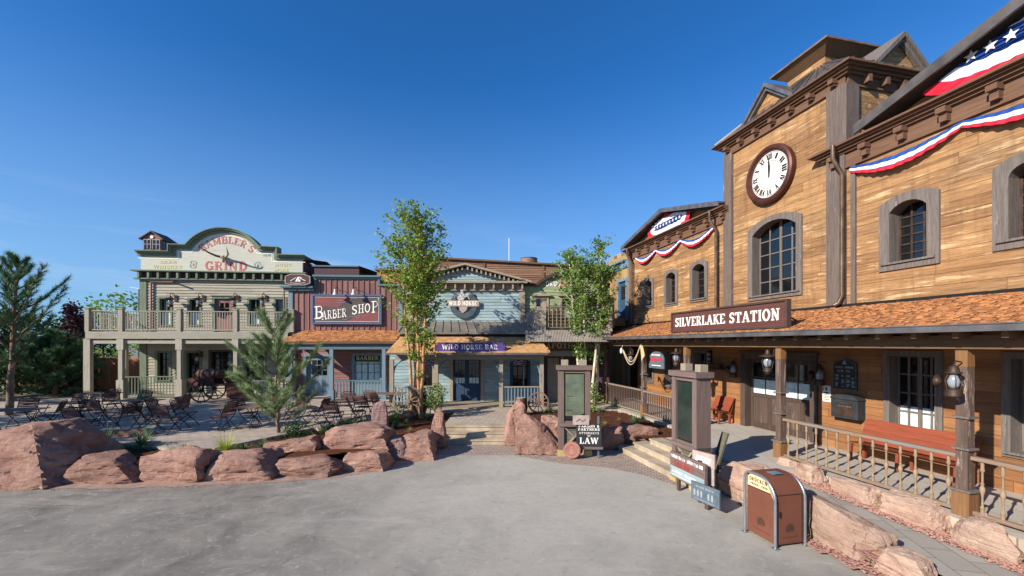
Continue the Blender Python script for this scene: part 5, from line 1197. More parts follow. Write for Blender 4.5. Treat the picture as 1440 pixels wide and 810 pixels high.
# big brown roof, round vent, aerial behind
rb = thing('brown_hall','long brown boarded mansard roof rising behind the bar and apothecary','building',(0,30,0),0)
K=Fr(0,30,0); m_=MB(); p0=K.x(585); p1=K.x(880); zt=K.z(700,366)
pts=[(p0,H),(p1,H),(p1,K.z(880,378)),(p0,K.z(585,362))]
boards(m_,pts,row=.16,lap=.03,plank=2.5); m_.build('roof_wall',M['brown_lap'],rb)
m_=MB(); m_.bar((p0,-.05,K.z(585,361.5)),(p1,-.05,K.z(880,377.5)),.3,.12); 
for px in (681,764,850): x=K.x(px); m_.box(x-.08,x+.08,-.08,-.0,K.z(px,395),K.z(px,370))
m_.build('ridge_trim',M['beam'],rb); simple_box('rear_wall',rb,'brown_lap',p0,p1,5,5.2,0,K.z(880,378)); 
m_=MB(); m_.box(p0,p1,.06,.2,DK,H); m_.build('lower_wall',M['brown_lap'],rb)
m_=MB(); m_.lathe([(.8,-.3),(.62,.55),(.66,.6),(.5,.62),(.45,.55),(.0,.55)],(K.x(745),1.6,K.z(745,369)),20); m_.build('round_vent',M['rust'],rb,smooth=True,ang=30)
o=thing('radio_mast','thin white mast rising behind the brown roof','mast',(K.x(716)*38/30,38,0)); m_=MB(); m_.tube([(0,0,0),(0,0,H+(484-335)*38/590)],.045,6); m_.build('pole',M['white'],o)
# ================================================================ ground, terraces, steps
def st(o,kind='structure'): return tag(o,kind=kind)
m_=MB(); N=40
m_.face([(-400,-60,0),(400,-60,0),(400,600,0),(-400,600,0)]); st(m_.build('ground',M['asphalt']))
def slab(name,poly,z,mat,z0=0.0,skirt=True):
    m_=MB()
    if area(poly)<0: poly=poly[::-1]
    m_.face([(a,b,z) for a,b in poly])
    if skirt:
        k=len(poly)
        for i in range(k): a,b=poly[i],poly[(i+1)%k]; m_.face([(a[0],a[1],z0),(b[0],b[1],z0),(b[0],b[1],z),(a[0],a[1],z)])
    return st(m_.build(name,M[mat]))
sw=lambda x,y: tuple(S.w(x,y))[:2]
front=[(-40,12.6),(-12.6,12.5),(-9.6,11.75),(-8.3,11.7),(-7.3,13.6),(-6.9,14.6),(-4.9,14.5),(-4.6,15.2),(-5.0,18.3),(-2.45,18.3),(-2.45,15.15),(-.12,15.15),(-.12,18.0),(1.7,18.6),(4.6,18.7)]
right=[sw(S.x(870,-2.6),-2.62), sw(-.2,-2.62),sw(-.2,-3.98),sw(3.2,-3.98),sw(3.5,-2.6),sw(12,-2.6),sw(12,.2)]
slab('terrace',front+right+[(14,40),(-40,40)],DK,'terr')
pd=[sw(S.x(850,-2.6)-.3,-2.6), sw(-.2,-2.6),sw(-.2,-3.95),sw(3.18,-3.95),sw(3.48,-2.58),sw(12,-2.58),sw(12,.0),sw(S.x(850),-.0)]
slab('porch_floor',pd,DK+.004,'concr',DK-.3)
# planting beds as gently uneven sheets
def bed(name,poly,z,mat='mulch',amp=.05,cell=.25):
    xs=[p[0] for p in poly]; ys=[p[1] for p in poly]; m_=MB(); 
    def inside(x,y):
        c=False; k=len(poly)
        for i in range(k):
            a,b=poly[i],poly[(i+1)%k]
            if (a[1]>y)!=(b[1]>y) and x<(b[0]-a[0])*(y-a[1])/(b[1]-a[1])+a[0]: c=not c
        return c
    nx=int((max(xs)-min(xs))/cell)+1; ny=int((max(ys)-min(ys))/cell)+1; id={}
    hz=lambda x,y: z+amp*noise.noise(Vector((x*1.3,y*1.3,z)))+amp*.4*noise.noise(Vector((x*5,y*5,1)))
    for i in range(nx):
        for j in range(ny):
            x=min(xs)+i*cell; y=min(ys)+j*cell
            if not inside(x+cell/2,y+cell/2): continue
            q=[]
            for a,b in ((0,0),(1,0),(1,1),(0,1)):
                k=(i+a,j+b)
                if k not in id: id[k]=len(m_.v); xx=min(xs)+k[0]*cell; yy=min(ys)+k[1]*cell; m_.v.append((xx,yy,hz(xx,yy)))
                q.append(id[k])
            m_.f.append(tuple(q)); m_.m.append(0)
    return st(m_.build(name,M[mat],smooth=True))
bed('left_bed',[(-15.2,10.1),(-12.5,10.3),(-9,10.6),(-7.3,10.8),(-6,11.1),(-4.6,11.5),(-3.5,12.2),(-2.5,13.2),(-2.55,18.4),(-5.2,18.4),(-4.7,14.7),(-7.0,14.9),(-8.4,12.1),(-12.6,12.9),(-15.2,13)],.40)
bed('right_bed',[(-.1,14.3),(1.1,13.3),(2.4,13.6),(3.7,14.1),sw(-.3,-4.1),sw(-.1,-2.5),sw(-4.2,-2.5),(4.6,18.8),(1.6,18.8),(-.1,18.3)],.43)
def gz(x): return max(.13,.36-.055*(x-4))
def strip(name,x0,x1,y0,y1,dz,mat,amp,n=60,m=6):
    m_=MB()
    for i in range(n+1):
        for j in range(m+1):
            x=x0+(x1-x0)*i/n; y=y0+(y1-y0)*j/m; p=S.w(x,y); m_.v.append((p.x,p.y,gz(x)+dz+amp*noise.noise(Vector((p.x*6,p.y*6,0)))))
    for i in range(n):
        for j in range(m): a=i*(m+1)+j; m_.f.append((a,a+m+1,a+m+2,a+1)); m_.m.append(0)
    return st(m_.build(name,M[mat],smooth=True))
strip('gravel_strip',3.3,12,-3.12,-2.55,.02,'gravel',.05)
bed('gravel_edge',[sw(4.6,-5.0),sw(12,-5.0),sw(12,-4.7),sw(4.6,-4.7)],.05,'gravel',.03,.12)
strip('side_path',3.2,12,-4.25,-3.1,0,'pathp',0)
strip('path_verge',3.2,12,-4.75,-4.25,-.03,'gravel',.05)
# apron of setts around the steps
ap=[gp(612,640,0),gp(640,640,0),gp(720,640,0),gp(790,652,0),gp(850,657,0),gp(905,668,0),gp(955,684,0),gp(990,690,0),gp(985,640,0),gp(880,616,0),gp(712,612,0),gp(620,612,0)]
slab('sett_apron',ap,.004,'cobble',skirt=False)
m2=[]; r_=random.Random(4)
for k in range(len(FL0:=[(-14,9.72),(-11.5,9.75),(-8.9,9.92),(-7.3,10.08),(-5.9,10.3),(-4.5,10.66),(-3.5,11.3),(-2.45,12.5)])-1):
    a,b=FL0[k],FL0[k+1]; n=9
    for i in range(n): t=i/n; m2.append((a[0]+(b[0]-a[0])*t, a[1]+(b[1]-a[1])*t+.05-.09*r_.random()))
slab('red_dust_edge',m2+[(-2.3,13.2),(-5,12),(-9,11.2),(-14,10.8)],.007,'soil',skirt=False)
# low centre steps
o=thing('centre_steps','three tan stone steps between red rocks leading up to the bar','steps',(-1.3,14.2,0))
for i in range(3):
    m_=MB(); k=12; z0=i*DK/3; z1=(i+1)*DK/3+.003
    x0_,x1_=-2.52+1.3,(.1+i*-.09)+1.3-.0
    m_.box(x0_,x1_,i*.36,1.12,z0,z1-.05); m_.box(x0_-.01,x1_+.01,i*.36-.03,1.12,z1-.05,z1); m_.build('step',M['stone'],o)
o=thing('corner_steps','tan stone steps running beside the tall menu stand up to the station deck','steps',S.w(-.2,-4.0,0),S.a)
for i in range(3):
    m_=MB(); z0=i*DK/3; z1=(i+1)*DK/3+.004; yo=-(2-i)*.36-.02
    m_.box(.0-(2-i)*.33,3.2,yo-.36+.36-.36,.1,z0,z1-.05); m_.box(-.02-(2-i)*.33,3.2,yo-.39,.1,z1-.05,z1); m_.build('step',M['stone'],o)

# ---------------------------------------------------------------- rocks
def rock_mesh(seed,sub=4,cuts=7,rough=.09,hull=None):
    import bmesh
    r=random.Random(seed*7+1); bm=bmesh.new()
    for h in hull or (): bm.verts.new(h)
    for i in range(0 if hull else 7+cuts):
        v=Vector((r.uniform(-1,1),r.uniform(-1,1),r.uniform(-1,1))); m=max(abs(v.x),abs(v.y),abs(v.z)); v=v/m
        v=v.lerp(v.normalized()*1.15,.38)*r.uniform(.9,1.03); bm.verts.new(v)
    for sx in (() if hull else (-1,1)):
        for sy in (-1,1): bm.verts.new((sx*r.uniform(.75,1),sy*r.uniform(.7,1),-1)); 
    for sx in (() if hull else (-1,1)): bm.verts.new((sx*r.uniform(.35,.8),-r.uniform(.5,.9),r.uniform(.6,1)))
    h=bmesh.ops.convex_hull(bm,input=bm.verts); bmesh.ops.delete(bm,geom=[v for v in bm.verts if not v.link_faces],context='VERTS')
    for k in range(sub):
        es=[e for e in bm.edges if e.calc_length()>(.17 if sub<5 else .12)]
        if not es: break
        bmesh.ops.subdivide_edges(bm,edges=es,cuts=1,use_grid_fill=False); bmesh.ops.triangulate(bm,faces=[f for f in bm.faces if len(f.verts)>3])
    bmesh.ops.smooth_vert(bm,verts=bm.verts,factor=.5,use_axis_x=True,use_axis_y=True,use_axis_z=True)
    bm.normal_update(); off_=Vector((seed*3.7,seed*1.3,seed*2.1)); mv=[]
    for v in bm.verts:
        p=v.co+off_; t=noise.turbulence(p*1.6,5,False); w_=noise.noise(p*.8)*.08; st_=noise.noise(Vector((p.x*1.1,p.y*1.1,p.z*5.5)))
        cr=abs(noise.noise(p*2.3)); cr=-.09*max(0,.12-cr)/.12
        mv.append(v.co+v.normal*(w_+(t-.4)*rough*1.15+st_*.012+cr*.5+noise.noise(p*8)*.013))
    for v,c in zip(bm.verts,mv): v.co=c
    me=bpy.data.meshes.new('rock'); bm.to_mesh(me); bm.free()
    xs=[v.co.x for v in me.vertices]; ys=[v.co.y for v in me.vertices]; zs=[v.co.z for v in me.vertices]
    for v in me.vertices: v.co=((v.co.x-(max(xs)+min(xs))/2)/(max(xs)-min(xs)),(v.co.y-(max(ys)+min(ys))/2)/(max(ys)-min(ys)),(v.co.z-min(zs))/(max(zs)-min(zs)))
    return me
def rock(cx,cy,z,sx,sy,sz,rz,label,seed,mat='rock',tilt=(0,0),group='red sandstone boulders edging the terraces',sub=4,cuts=7,hull=None):
    me=rock_mesh(seed,sub,cuts,hull=hull)
    for v in me.vertices: v.co=(v.co.x*sx,v.co.y*sy,v.co.z*sz)
    me.materials.append(M[mat]); me.polygons.foreach_set('use_smooth',[True]*len(me.polygons)); me.set_sharp_from_angle(angle=radians(28))
    o=bpy.data.objects.new('boulder',me); COL.objects.link(o); o.location=(cx,cy,z-.03); o.rotation_euler=(tilt[0],tilt[1],radians(rz))
    return tag(o,label,'rock',group)
def rpx(x0,x1,yt,yb,dep,label,seed,z=0.0,rz=0,mat='rock',tilt=(0,0),k=1.0,**kw):
    """a boulder whose front foot was surveyed at pixel row yb, its sides at x0 and x1"""
    Y=(H-z)*FOC/(yb-CY); w=(x1-x0)/FOC*Y*1.04; Yt=Y+dep*.35; zt=H-(yt-CY)*Yt/FOC
    X=((x0+x1)/2-CX)/FOC*(Y+dep*.3)
    return rock(X,Y+dep*.48,z,w,dep,max(.15,(zt-z))*k,rz,label,seed,mat,tilt,**kw)
rpx(-60,118,592,689,2.0,'huge slab-sided boulder at the far left corner',3,mat='rock',sub=5,hull=[(-1,-.9,-1),(.78,-1,-1),(1,.2,-1),(1,1,-1),(-1,1,-1),(.2,-.45,.86),(.38,.1,1),(.72,.3,.3),(-.6,-.2,.62),(-1,.2,.5),(.1,.9,.9),(.5,-.75,-.2),(-1,-.6,.1),(.85,.9,-.1)],k=1.0)
rpx(97,206,636,682,1.2,'long low boulder just right of the huge corner boulder',5)
rpx(202,303,624,681,1.3,'tall rounded boulder in front of the two dark yuccas',8)
rpx(293,330,634,668,.8,'small boulder wedged in front of the yellow-green grass tuft',9)
rpx(296,391,630,678,1.3,'pyramid-shaped boulder right of the yellow-green grass',12)
rpx(376,456,614,650,1.3,'flat slab lying on top of the row below the young pine',14,z=.12,tilt=(0,-.12))
rpx(388,479,640,673,1.1,'low boulder carrying the flat slab under the young pine',17)
rpx(452,552,596,640,1.6,'largest flat-topped slab, perched on top at the middle of the row',21,z=.25,k=1.0)
rpx(476,548,630,664,1.1,'low boulder under the large perched slab',24)
rpx(542,574,612,648,.8,'small dark boulder tucked beside the perched slab',27,mat='rock_b')
rpx(553,614,604,648,1.3,'blocky boulder at the foot of the left aspen bed',30,k=.95)
rpx(606,627,571,632,.55,'narrow upright stone left of the centre steps',33,cuts=5)
rpx(524,546,562,606,.5,'upright purple-brown stone standing by the terrace chairs',36,z=.42,mat='rock_b',cuts=5)
rpx(146,214,600,620,.8,'half-buried flat boulder behind the dark yuccas',38,z=.38)
rpx(707,739,561,628,.7,'tall upright stone right of the centre steps',41,mat='rock',tilt=(0,.1),cuts=6)
rpx(724,787,582,641,1.0,'slanting pointed boulder between centre steps and menu stand',45,mat='rock',sub=5,hull=[(-1,-.8,-1),(1,-1,-1),(1,.8,-1),(-1,1,-1),(-.95,-.3,.6),(-.6,.2,1),(-.2,-.5,.7),(.3,-.3,.5),(.55,.3,.35),(.95,-.6,-.5),(.9,.4,-.2),(-.2,.9,.4),(-1,.7,.3)])
rpx(758,792,584,634,.9,'dark shaded boulder behind the left menu stand',47,z=.05)
rpx(838,882,596,634,1.1,'blocky boulder just right of the attorneys board',52)
rpx(868,926,594,631,1.1,'boulder beside the top of the corner steps',55)
rock(-14.6,10.5,0,2.2,1.5,.95,12,'broad boulder beyond the left picture edge beside the huge corner boulder',90)
rock(-15.6,12.0,0,1.4,2.0,.8,5,'boulder closing the left end of the front bed beyond the picture edge',91)
rr=[(3.75,-4.35,0,1.65,.8,.88,-4,'large pale boulder between the painted notices and the bin',61),
    (4.75,-4.15,.05,.6,.5,.6,5,'pale boulder mostly hidden behind the rust-brown bin',63),
    (3.05,-2.66,.36,.5,.4,.34,10,'small pink boulder at the foot of the first big porch post',66),
    (3.75,-2.8,.3,.62,.45,.5,-5,'wedge-shaped pink boulder right of the first big porch post',68),
    (4.7,-2.74,.26,.95,.4,.42,-4,'low pink boulder under the turned porch railing, near its left end',70),
    (5.75,-2.76,.2,.95,.42,.52,3,'pink boulder under the middle of the turned porch railing',72),
    (6.75,-2.78,.16,.85,.45,.62,2,'squared pink boulder under the right end of the turned railing',75),
    (8.45,-2.85,.08,2.3,.5,.9,2,'largest pale pink slab of the row, at the right edge of the picture',77),
    (5.72,-4.42,0,1.4,.72,.74,-7,'big tan boulder standing right of the bin',80),
    (6.85,-4.5,0,.8,.5,.46,-6,'low pointed boulder at the bottom edge left of the path',83),
    (7.6,-4.5,0,.6,.45,.34,0,'half-visible boulder cut by the bottom edge beside the path',85)]
for x,y,z,sx,sy,sz,rz,lab,sd_ in rr:
    p=S.w(x,y,z); rock(p.x,p.y,z,sx,sy,sz,math.degrees(S.a)+rz,lab,sd_,'rock_l',tilt=(0,.2 if sd_==80 else 0),cuts=3 if sd_ in (77,75,72) else 6)
# loose stones (gravel no one could count) scattered in the strips
m_=MB(); rg=random.Random(5)
def peb(x,y,z,s):
    a=rg.uniform(0,6.28); v=[]
    for i in range(5): t=a+i*1.256; v.append((x+s*cos(t)*rg.uniform(.7,1.2),y+s*sin(t)*rg.uniform(.7,1.2),z))
    tp=(x,y,z+s*.8); n=len(m_.v); m_.v+=v+[tp]; 
    for i in range(5): m_.f.append((n+i,n+(i+1)%5,n+5)); m_.m.append(0)
for i in range(2600):
    xx=rg.uniform(3.6,11); p=S.w(xx,rg.uniform(-3.2,-2.6)); peb(p.x,p.y,gz(xx)+.02,rg.uniform(.012,.035))
for i in range(700):
    xx=rg.uniform(5,11); p=S.w(xx,rg.uniform(-5.0,-4.3)); peb(p.x,p.y,.07+rg.random()*.05,rg.uniform(.012,.03))
FL_=[(-13,9.75),(-11.5,9.8),(-8.9,9.95),(-7.3,10.1),(-5.9,10.35),(-4.5,10.7),(-3.5,11.4),(-2.45,12.6)]
for i in range(1500):
    k=rg.randrange(len(FL_)-1); t=rg.random(); a=FL_[k]; b=FL_[k+1]; d=abs(rg.gauss(0,.09)); peb(a[0]+(b[0]-a[0])*t+rg.gauss(0,.03),a[1]+(b[1]-a[1])*t+.08-d,.0,rg.uniform(.006,.02))
tag(m_.build('loose_stones',M['gravel']),kind='stuff')
m_=MB()
for i in range(5200):
    if i%2: x,y,z=rg.uniform(-13,-2.6),rg.uniform(10.3,18),.41
    else: x,y,z=rg.uniform(-.1,7),rg.uniform(13.6,18.4),.44
    if i%2 and not (y<12 if x<-8 else y<14.7 or x>-4.9): continue
    if not i%2 and x>9.2-.2254*y: continue
    if i%2 and y<11.0+(x+9)*.25: continue
    a=rg.uniform(0,3.14); l=rg.uniform(.02,.05); m_.bar((x-l*cos(a),y-l*sin(a),z+rg.random()*.03),(x+l*cos(a),y+l*sin(a),z+rg.random()*.03),.012,.008)
tag(m_.build('bark_chips',M['barrelw']),kind='stuff')
# ================================================================ station deck furniture
def rail_run(label,x0,x1,y,turned,sp,name='porch_railing',dz=DK,h=1.0):
    o=thing(name,label,'railing',S.w((x0+x1)/2,y,dz),S.a); L=(x1-x0)/2
    m_=MB(); m_.box(-L,L,-.05,.05,h-.03,h+.03); m_.build('handrail',M['rail'],o); m_=MB(); m_.box(-L,L,-.035,.035,.06,.12); m_.build('bottom_rail',M['rail'],o)
    n=int(2*L/sp); first=None
    for i in range(n):
        x=-L+2*L*(i+.5)/n
        if first is None:
            g=MB(); hh=h-.15
            if turned:
                pr=[(.026,0),(.026,.10),(.033,.115),(.016,.14),(.014,.3),(.02,.36),(.038,.45),(.033,.5),(.016,.54),(.028,.57),(.014,.6),(.018,.8),(.034,.83),(.024,.87),(.026,1)]
                g.lathe([(q,v*hh) for q,v in pr],n=10)
            else: g.box(-.018,.018,-.018,.018,0,hh)
            first=g.build('baluster',M['balu'] if turned else M['st_post'],o,smooth=turned,ang=50 if turned else None); q=first
        else: q=first.copy(); COL.objects.link(q); q.parent=o
        q.location=(x,0,.12)
    return o
P=posts
rail_run('railing of turned balusters between the two nearest big porch posts',P[3]+.1,P[4]-.1,yp,True,.245)
rail_run('short run of turned railing right of the lantern post at the picture edge',P[4]+.1,P[5]-.1,yp,True,.245)
rail_run('brown picket railing between the rope-hung post and the bed beside the corner steps',P[1]+.15,P[1]+3.0,yp-.1,False,.15)
rail_run('brown picket railing left of the rope-hung post, furthest from the camera',P[0]+.15,P[1]-.15,yp,False,.15)
def bench(label,x0,x1,y,hb=.95):
    o=thing('bench',label,'bench',S.w((x0+x1)/2,y,DK),S.a); L=(x1-x0)/2
    def bl(mb,y0,y1,z0,z1,n,vert):
        for i in range(n):
            t0=i/n;t1=(i+1)/n; g=.0012
            mb.add([(-L,y0+(y1-y0)*t0,z0+(z1-z0)*t0+g),(L,y0+(y1-y0)*t0,z0+(z1-z0)*t0+g),(L,y0+(y1-y0)*t1,z0+(z1-z0)*t1-g),(-L,y0+(y1-y0)*t1,z0+(z1-z0)*t1-g),
                    (-L,y0+(y1-y0)*t0+.025,z0+(z1-z0)*t0+g-.012),(L,y0+(y1-y0)*t0+.025,z0+(z1-z0)*t0+g-.012),(L,y0+(y1-y0)*t1+.025,z0+(z1-z0)*t1-g-.012),(-L,y0+(y1-y0)*t1+.025,z0+(z1-z0)*t1-g-.012)],[(0,1,2,3),(4,7,6,5),(0,4,5,1),(1,5,6,2),(2,6,7,3),(3,7,4,0)])
    m_=MB(); bl(m_,-.10,.16,.46,hb,4,True); m_.build('backrest',M['bench'],o)
    m_=MB(); bl(m_,-.52,-.08,.47,.43,4,False); m_.build('seat',M['bench'],o)
    for sx in (-L+.06,L-.06,0) if L>.7 else (-L+.05,L-.05):
        for a,b in (((-.46),(-.46)),((.0),(.12))):
            m_=MB(); m_.bar((sx,a,0),(sx,a*.9,.42),.06,.07); m_.build('leg',M['bench'],o)
        m_=MB(); m_.bar((sx,.03,.4),(sx,.19,hb-.02),.05,.05); m_.build('back_post',M['bench'],o)
    return o
bench('short orange-red bench by the window left of the station door',S.x(992,-.6),S.x(1021,-.45),-.26)
bench('long orange-red bench under the station window behind the turned railing',S.x(1212,-.3),S.x(1372,-.3)-.0,-.3,1.0)
# wall notices
x,z=S.p(1188.5,548,-.03); o=thing('timetable_board','large dark notice board with rows of white lettering above the black letter box','sign',S.w(x,-.01,z),S.a)
hw=(S.x(1205)-S.x(1172.5))/2; hh=S.z(1188,505)-z
m_=MB(); pl=[(-hw,0),(hw,0),(hw,hh-.12),(.2,hh-.05),(0,hh+.02),(-.2,hh-.05),(-hw,hh-.12)]; m_.prism(pl,-.04,0); m_.build('board',M['slate_board'],o)
m_=MB(); m_.band([(a*.95,(b-hh/2)*.95+hh/2) for a,b in pl],pl,-.052,-.04,closed=True); m_.build('frame',M['slate_board2'],o)
m_=MB(); scrib(m_,-hw*.8,hw*.8,hh-.25,.06,-.04,1); scrib(m_,-hw*.6,hw*.6,hh-.35,.06,-.04,2); m_.prism([(-.07,hh-.14),(.07,hh-.14),(0,hh-.02)],-.046,-.041)
rg=random.Random(3)
for i in range(11):
    zz=.08+i*(hh-.5)/11
    for c_ in (-.8,-.25,.2,.6):
        if rg.random()<.8: m_.box(hw*c_,hw*c_+rg.uniform(.1,.3)*hw,-.046,-.041,zz,zz+.018)
m_.box(hw*.12,hw*.13,-.046,-.041,.05,hh-.45)
m_.build('lettering',M['gryl'],o)
x,z=S.p(1162,565,-.03); o=thing('poster','small white wanted-style paper poster beside the door casing','poster',S.w(x,-.01,z),S.a)
hw=(S.x(1168)-S.x(1156.5))/2; hh=S.z(1162,542)-z; m_=MB(); m_.box(-hw,hw,-.012,-.004,0,hh); m_.build('paper',M['white'],o)
m_=MB(); scrib(m_,-hw*.8,hw*.75,hh-.14,.09,-.012,5,words=1)
for i in range(5): m_.box(-hw*.6,hw*.6,-.016,-.012,.06+i*.045,.075+i*.045)
m_.prism([(-.1,hh*.55),(0,hh*.48),(.1,hh*.55),(0,hh*.62)],-.016,-.012); m_.build('print',M['slate_board'],o)
x,z=S.p(1187,588,-.25); o=thing('letter_box','black iron letter box with curved lid on the station wall','letter box',S.w(x,0,z),S.a)
hw=.36; hh=.5; m_=MB(); m_.box(-hw,hw,-.25,0,0,hh); pts=[(-hw*1.06*cos(t),hh+.13*sin(t)) for t in [i*pi/12 for i in range(13)]]; m_.prism(pts,-.28,0); m_.build('box',M['black'] if False else M['slate_board'],o)
m_=MB(); m_.box(-.2,.2,-.27,-.25,hh-.13,hh-.09); m_.box(-.24,.24,-.265,-.25,.06,.3); m_.box(-.02,.02,-.285,-.265,.14,.2); m_.build('flap',M['iron'],o)
m_=MB(); scrib(m_,-.18,.2,.3,.035,-.25,6,words=2); m_.build('raised_marks',M['rust'],o)
# lanterns hanging from the posts
def post_lantern(x,y,z,label,s=1.0,big=False,dx=-.26):
    o=thing('post_lantern',label,'lantern',S.w(x,y,z),S.a); o.scale=(s*.88,)*3
    m_=MB(); m_.tube([(-dx*.75,0,.2),(-dx*.5,0,.24),(0,0,.36),(dx*.1-.06,0,.3),(0,0,.2)] if not big else [(0,.2,.28),(0,.05,.3),(0,0,.22)],.014,6)
    if not big: m_.bar((-dx*.75,0,.05),(-dx*.75,0,.3),.03,.04)
    m_.build('bracket',M['iron'],o)
    m_=MB(); 
    m_.lathe([(.02,.22),(.05,.18),(.06,.12),(.06,.1),(.2,.05),(.2,.04),(.05,.07)] if not big else [(.03,.22),(.07,.18),(.09,.1),(.12,.09),(.12,.07),(.06,.07)],n=16); m_.lathe([(.05,-.22),(.09,-.23),(.1,-.32),(.06,-.34),(.05,-.38)] if not big else [(.08,-.22),(.12,-.24),(.13,-.36),(.08,-.38)],n=16)
    for k in range(4): a=pi/4+k*pi/2; m_.tube([(.06*cos(a),.06*sin(a),.08),(.12*cos(a),.12*sin(a),-.06),(.09*cos(a),.09*sin(a),-.24)],.007,5)
    m_.build('shade',M['iron'],o,smooth=True,ang=40)
    m_=MB(); m_.lathe([(.03,.07),(.055,.02),(.095,-.08),(.08,-.16),(.05,-.22)],n=16); m_.build('glass_globe',M['lampglass'],o,smooth=True)
    if big:
        m_=MB(); m_.lathe([(.0,.0),(.13,.05),(.135,.05),(.02,-.01)],(-.2,0,-.1),14,M=Matrix.Rotation(-pi/2,4,'Y')); m_.build('reflector',M['iron'],o,smooth=True)
    return o
x,z=S.p(1079.5,508,yp-.0); post_lantern(x,yp,z+.08,'lantern with wide brim hung left of the post by the station door',1.25)
x,z=S.p(951,502,yp); post_lantern(x,yp,z+.08,'lantern with wide brim hung on the post by the short bench',1.25,dx=-.3)
x,z=S.p(1338,535,yp-.35); post_lantern(x,yp-.3,z+.06,'largest lantern, fixed to the front of the nearest porch post at right',1.0,True)
x,z=S.p(887,503,yp); post_lantern(x,yp,z+.08,'distant lantern left of the rope-hung post',1.1)
for px,py,lab in ((1031,518,'lantern on a wall bracket between short bench and station door'),(1152.5,526,'lantern on the wall just right of the station door')):
    x,z=S.p(px,py,-.2); o=post_lantern(x,-.2,z+.05,lab,1.15,True)
# shelf and small trade board on the wall
x,z=S.p(1012,521,-.1); o=thing('wall_shelf','dark timber shelf on the station wall above the short bench','shelf',S.w(x,0,z),S.a)
m_=MB(); m_.box(-.75,.75,-.26,0,0,.05); m_.build('shelf_board',M['st_trim'],o); m_=MB(); m_.box(-.6,.1,-.2,-.03,.05,.25); m_.build('cargo_box',M['cartred'],o)
x,z=S.p(995,505,-.1); o=thing('menu_slate','small dark slate with pale squares on the wall beside the short bench','sign',S.w(x,-.02,z),S.a)
m_=MB(); m_.box(-.16,.16,-.03,0,-.3,.35); m_.build('board',M['black'],o); m_=MB()
for i in range(2):
    for j in range(3): m_.box(-.11+i*.12,-.02+i*.12,-.036,-.03,-.22+j*.18,-.12+j*.18)
m_.build('squares',M['gryl'],o)
# hanging shop sign with arched top
x,z=S.p(923.5,518,yp+.2); o=thing('hanging_shop_sign','round-topped worn sign with red lettering hanging under the porch beam','sign',S.w(x,yp+.2,z),S.a)
hw=(S.x(934,yp+.2)-S.x(913,yp+.2))/2; m_=MB(); pl=[(-hw,0),(hw,0)]+[(hw*cos(t),.35+.32*sin(t)) for t in [i*pi/12 for i in range(13)]]; m_.prism(pl,-.02,.02); m_.build('board',M['slate_board2'],o)
m_=MB(); scrib(m_,-hw*.8,hw*.75,.28,.18,-.02,8,.01,1); m_.build('lettering',M['red'],o)
m_=MB(); scrib(m_,-hw*.6,hw*.6,.5,.07,-.02,9,.008,1); m_.box(-hw*.6,hw*.6,-.03,-.02,.1,.13); m_.build('small_print',M['cream_txt'],o); m_=MB(); m_.bar((-hw*.6,0,.55),(-hw*.6,0,.9),.015); m_.bar((hw*.6,0,.55),(hw*.6,0,.9),.015); m_.build('hanger',M['iron'],o)
# rope
o=thing('rope_coil','pale rope looped in swags from the post left of the corner railing','rope',S.w(P[1],yp-.11,2.6),S.a)
m_=MB()
for dx,sg in ((-1.55,.75),(-1.5,.62)):
    pts=[(dx*(1-t)+(.0)*t, -.03, .55-sg*sin(pi*min(1,t*1.0))*1.0+ .25*t) for t in [i/14 for i in range(15)]]; m_.tube(pts,.02,6)
for k in range(4): m_.tube([(.0,-.05,.85),(.12+k*.05,-.08,.45),(.16+k*.04,-.07,.1+k*.05),(.26+k*.03,-.06,.35),(.1,-.05,.85)],.018,6)
m_.build('rope',M['rope'],o,smooth=True)
o=thing('rope_end_float','white float tied at the left end of the looped rope','float',S.w(P[1]-1.55,yp-.2,3.1),S.a); m_=MB(); m_.lathe([(.0,-.12),(.06,-.1),(.07,0),(.05,.1),(.0,.14)],n=10); m_.tube([(0,0,.1),(0,.1,.35)],.008,5); m_.build('float',M['white'],o,smooth=True)
# round shop plaque in the dark passage
x,z=S.p(862,550,1.0); o=thing('round_keg_sign','round pale disc leaning inside the dark passage left of the station shop','sign',S.w(x,1.0,z-.1),S.a); m_=MB(); m_.lathe([(.0,0),(.3,0),(.33,.02),(.33,.05),(0,.05)],n=24,M=RX); m_.build('disc',M['tan_trim'],o)

# ================================================================ litter bin
o=thing('litter_bin','rust-brown double litter bin with steel hoops and a cream DRÜCKEN plate','bin',(4.35+.24,6.99+.36,0),S.a)
bw_,bd_=.66,.60; hb=1.17                                     # x: along (nearest face looks left), local frame same as station: x runs towards the camera
Lh=.33; Dh=.30
def prof(r,e=0): # rounded top in (y,z)
    R0=r; y0,y1=-Dh+e,Dh-e; zt=hb-e
    pts=[(y0,.06)]+[(y0+R0-R0*cos(t),zt-R0+R0*sin(t)) for t in [i*pi/16 for i in range(9)]]+[(y1-R0*.45+R0*.45*sin(t),zt-R0*.45+R0*.45*cos(t)) for t in [i*pi/16 for i in range(9)]]+[(y1,.06)]
    return pts
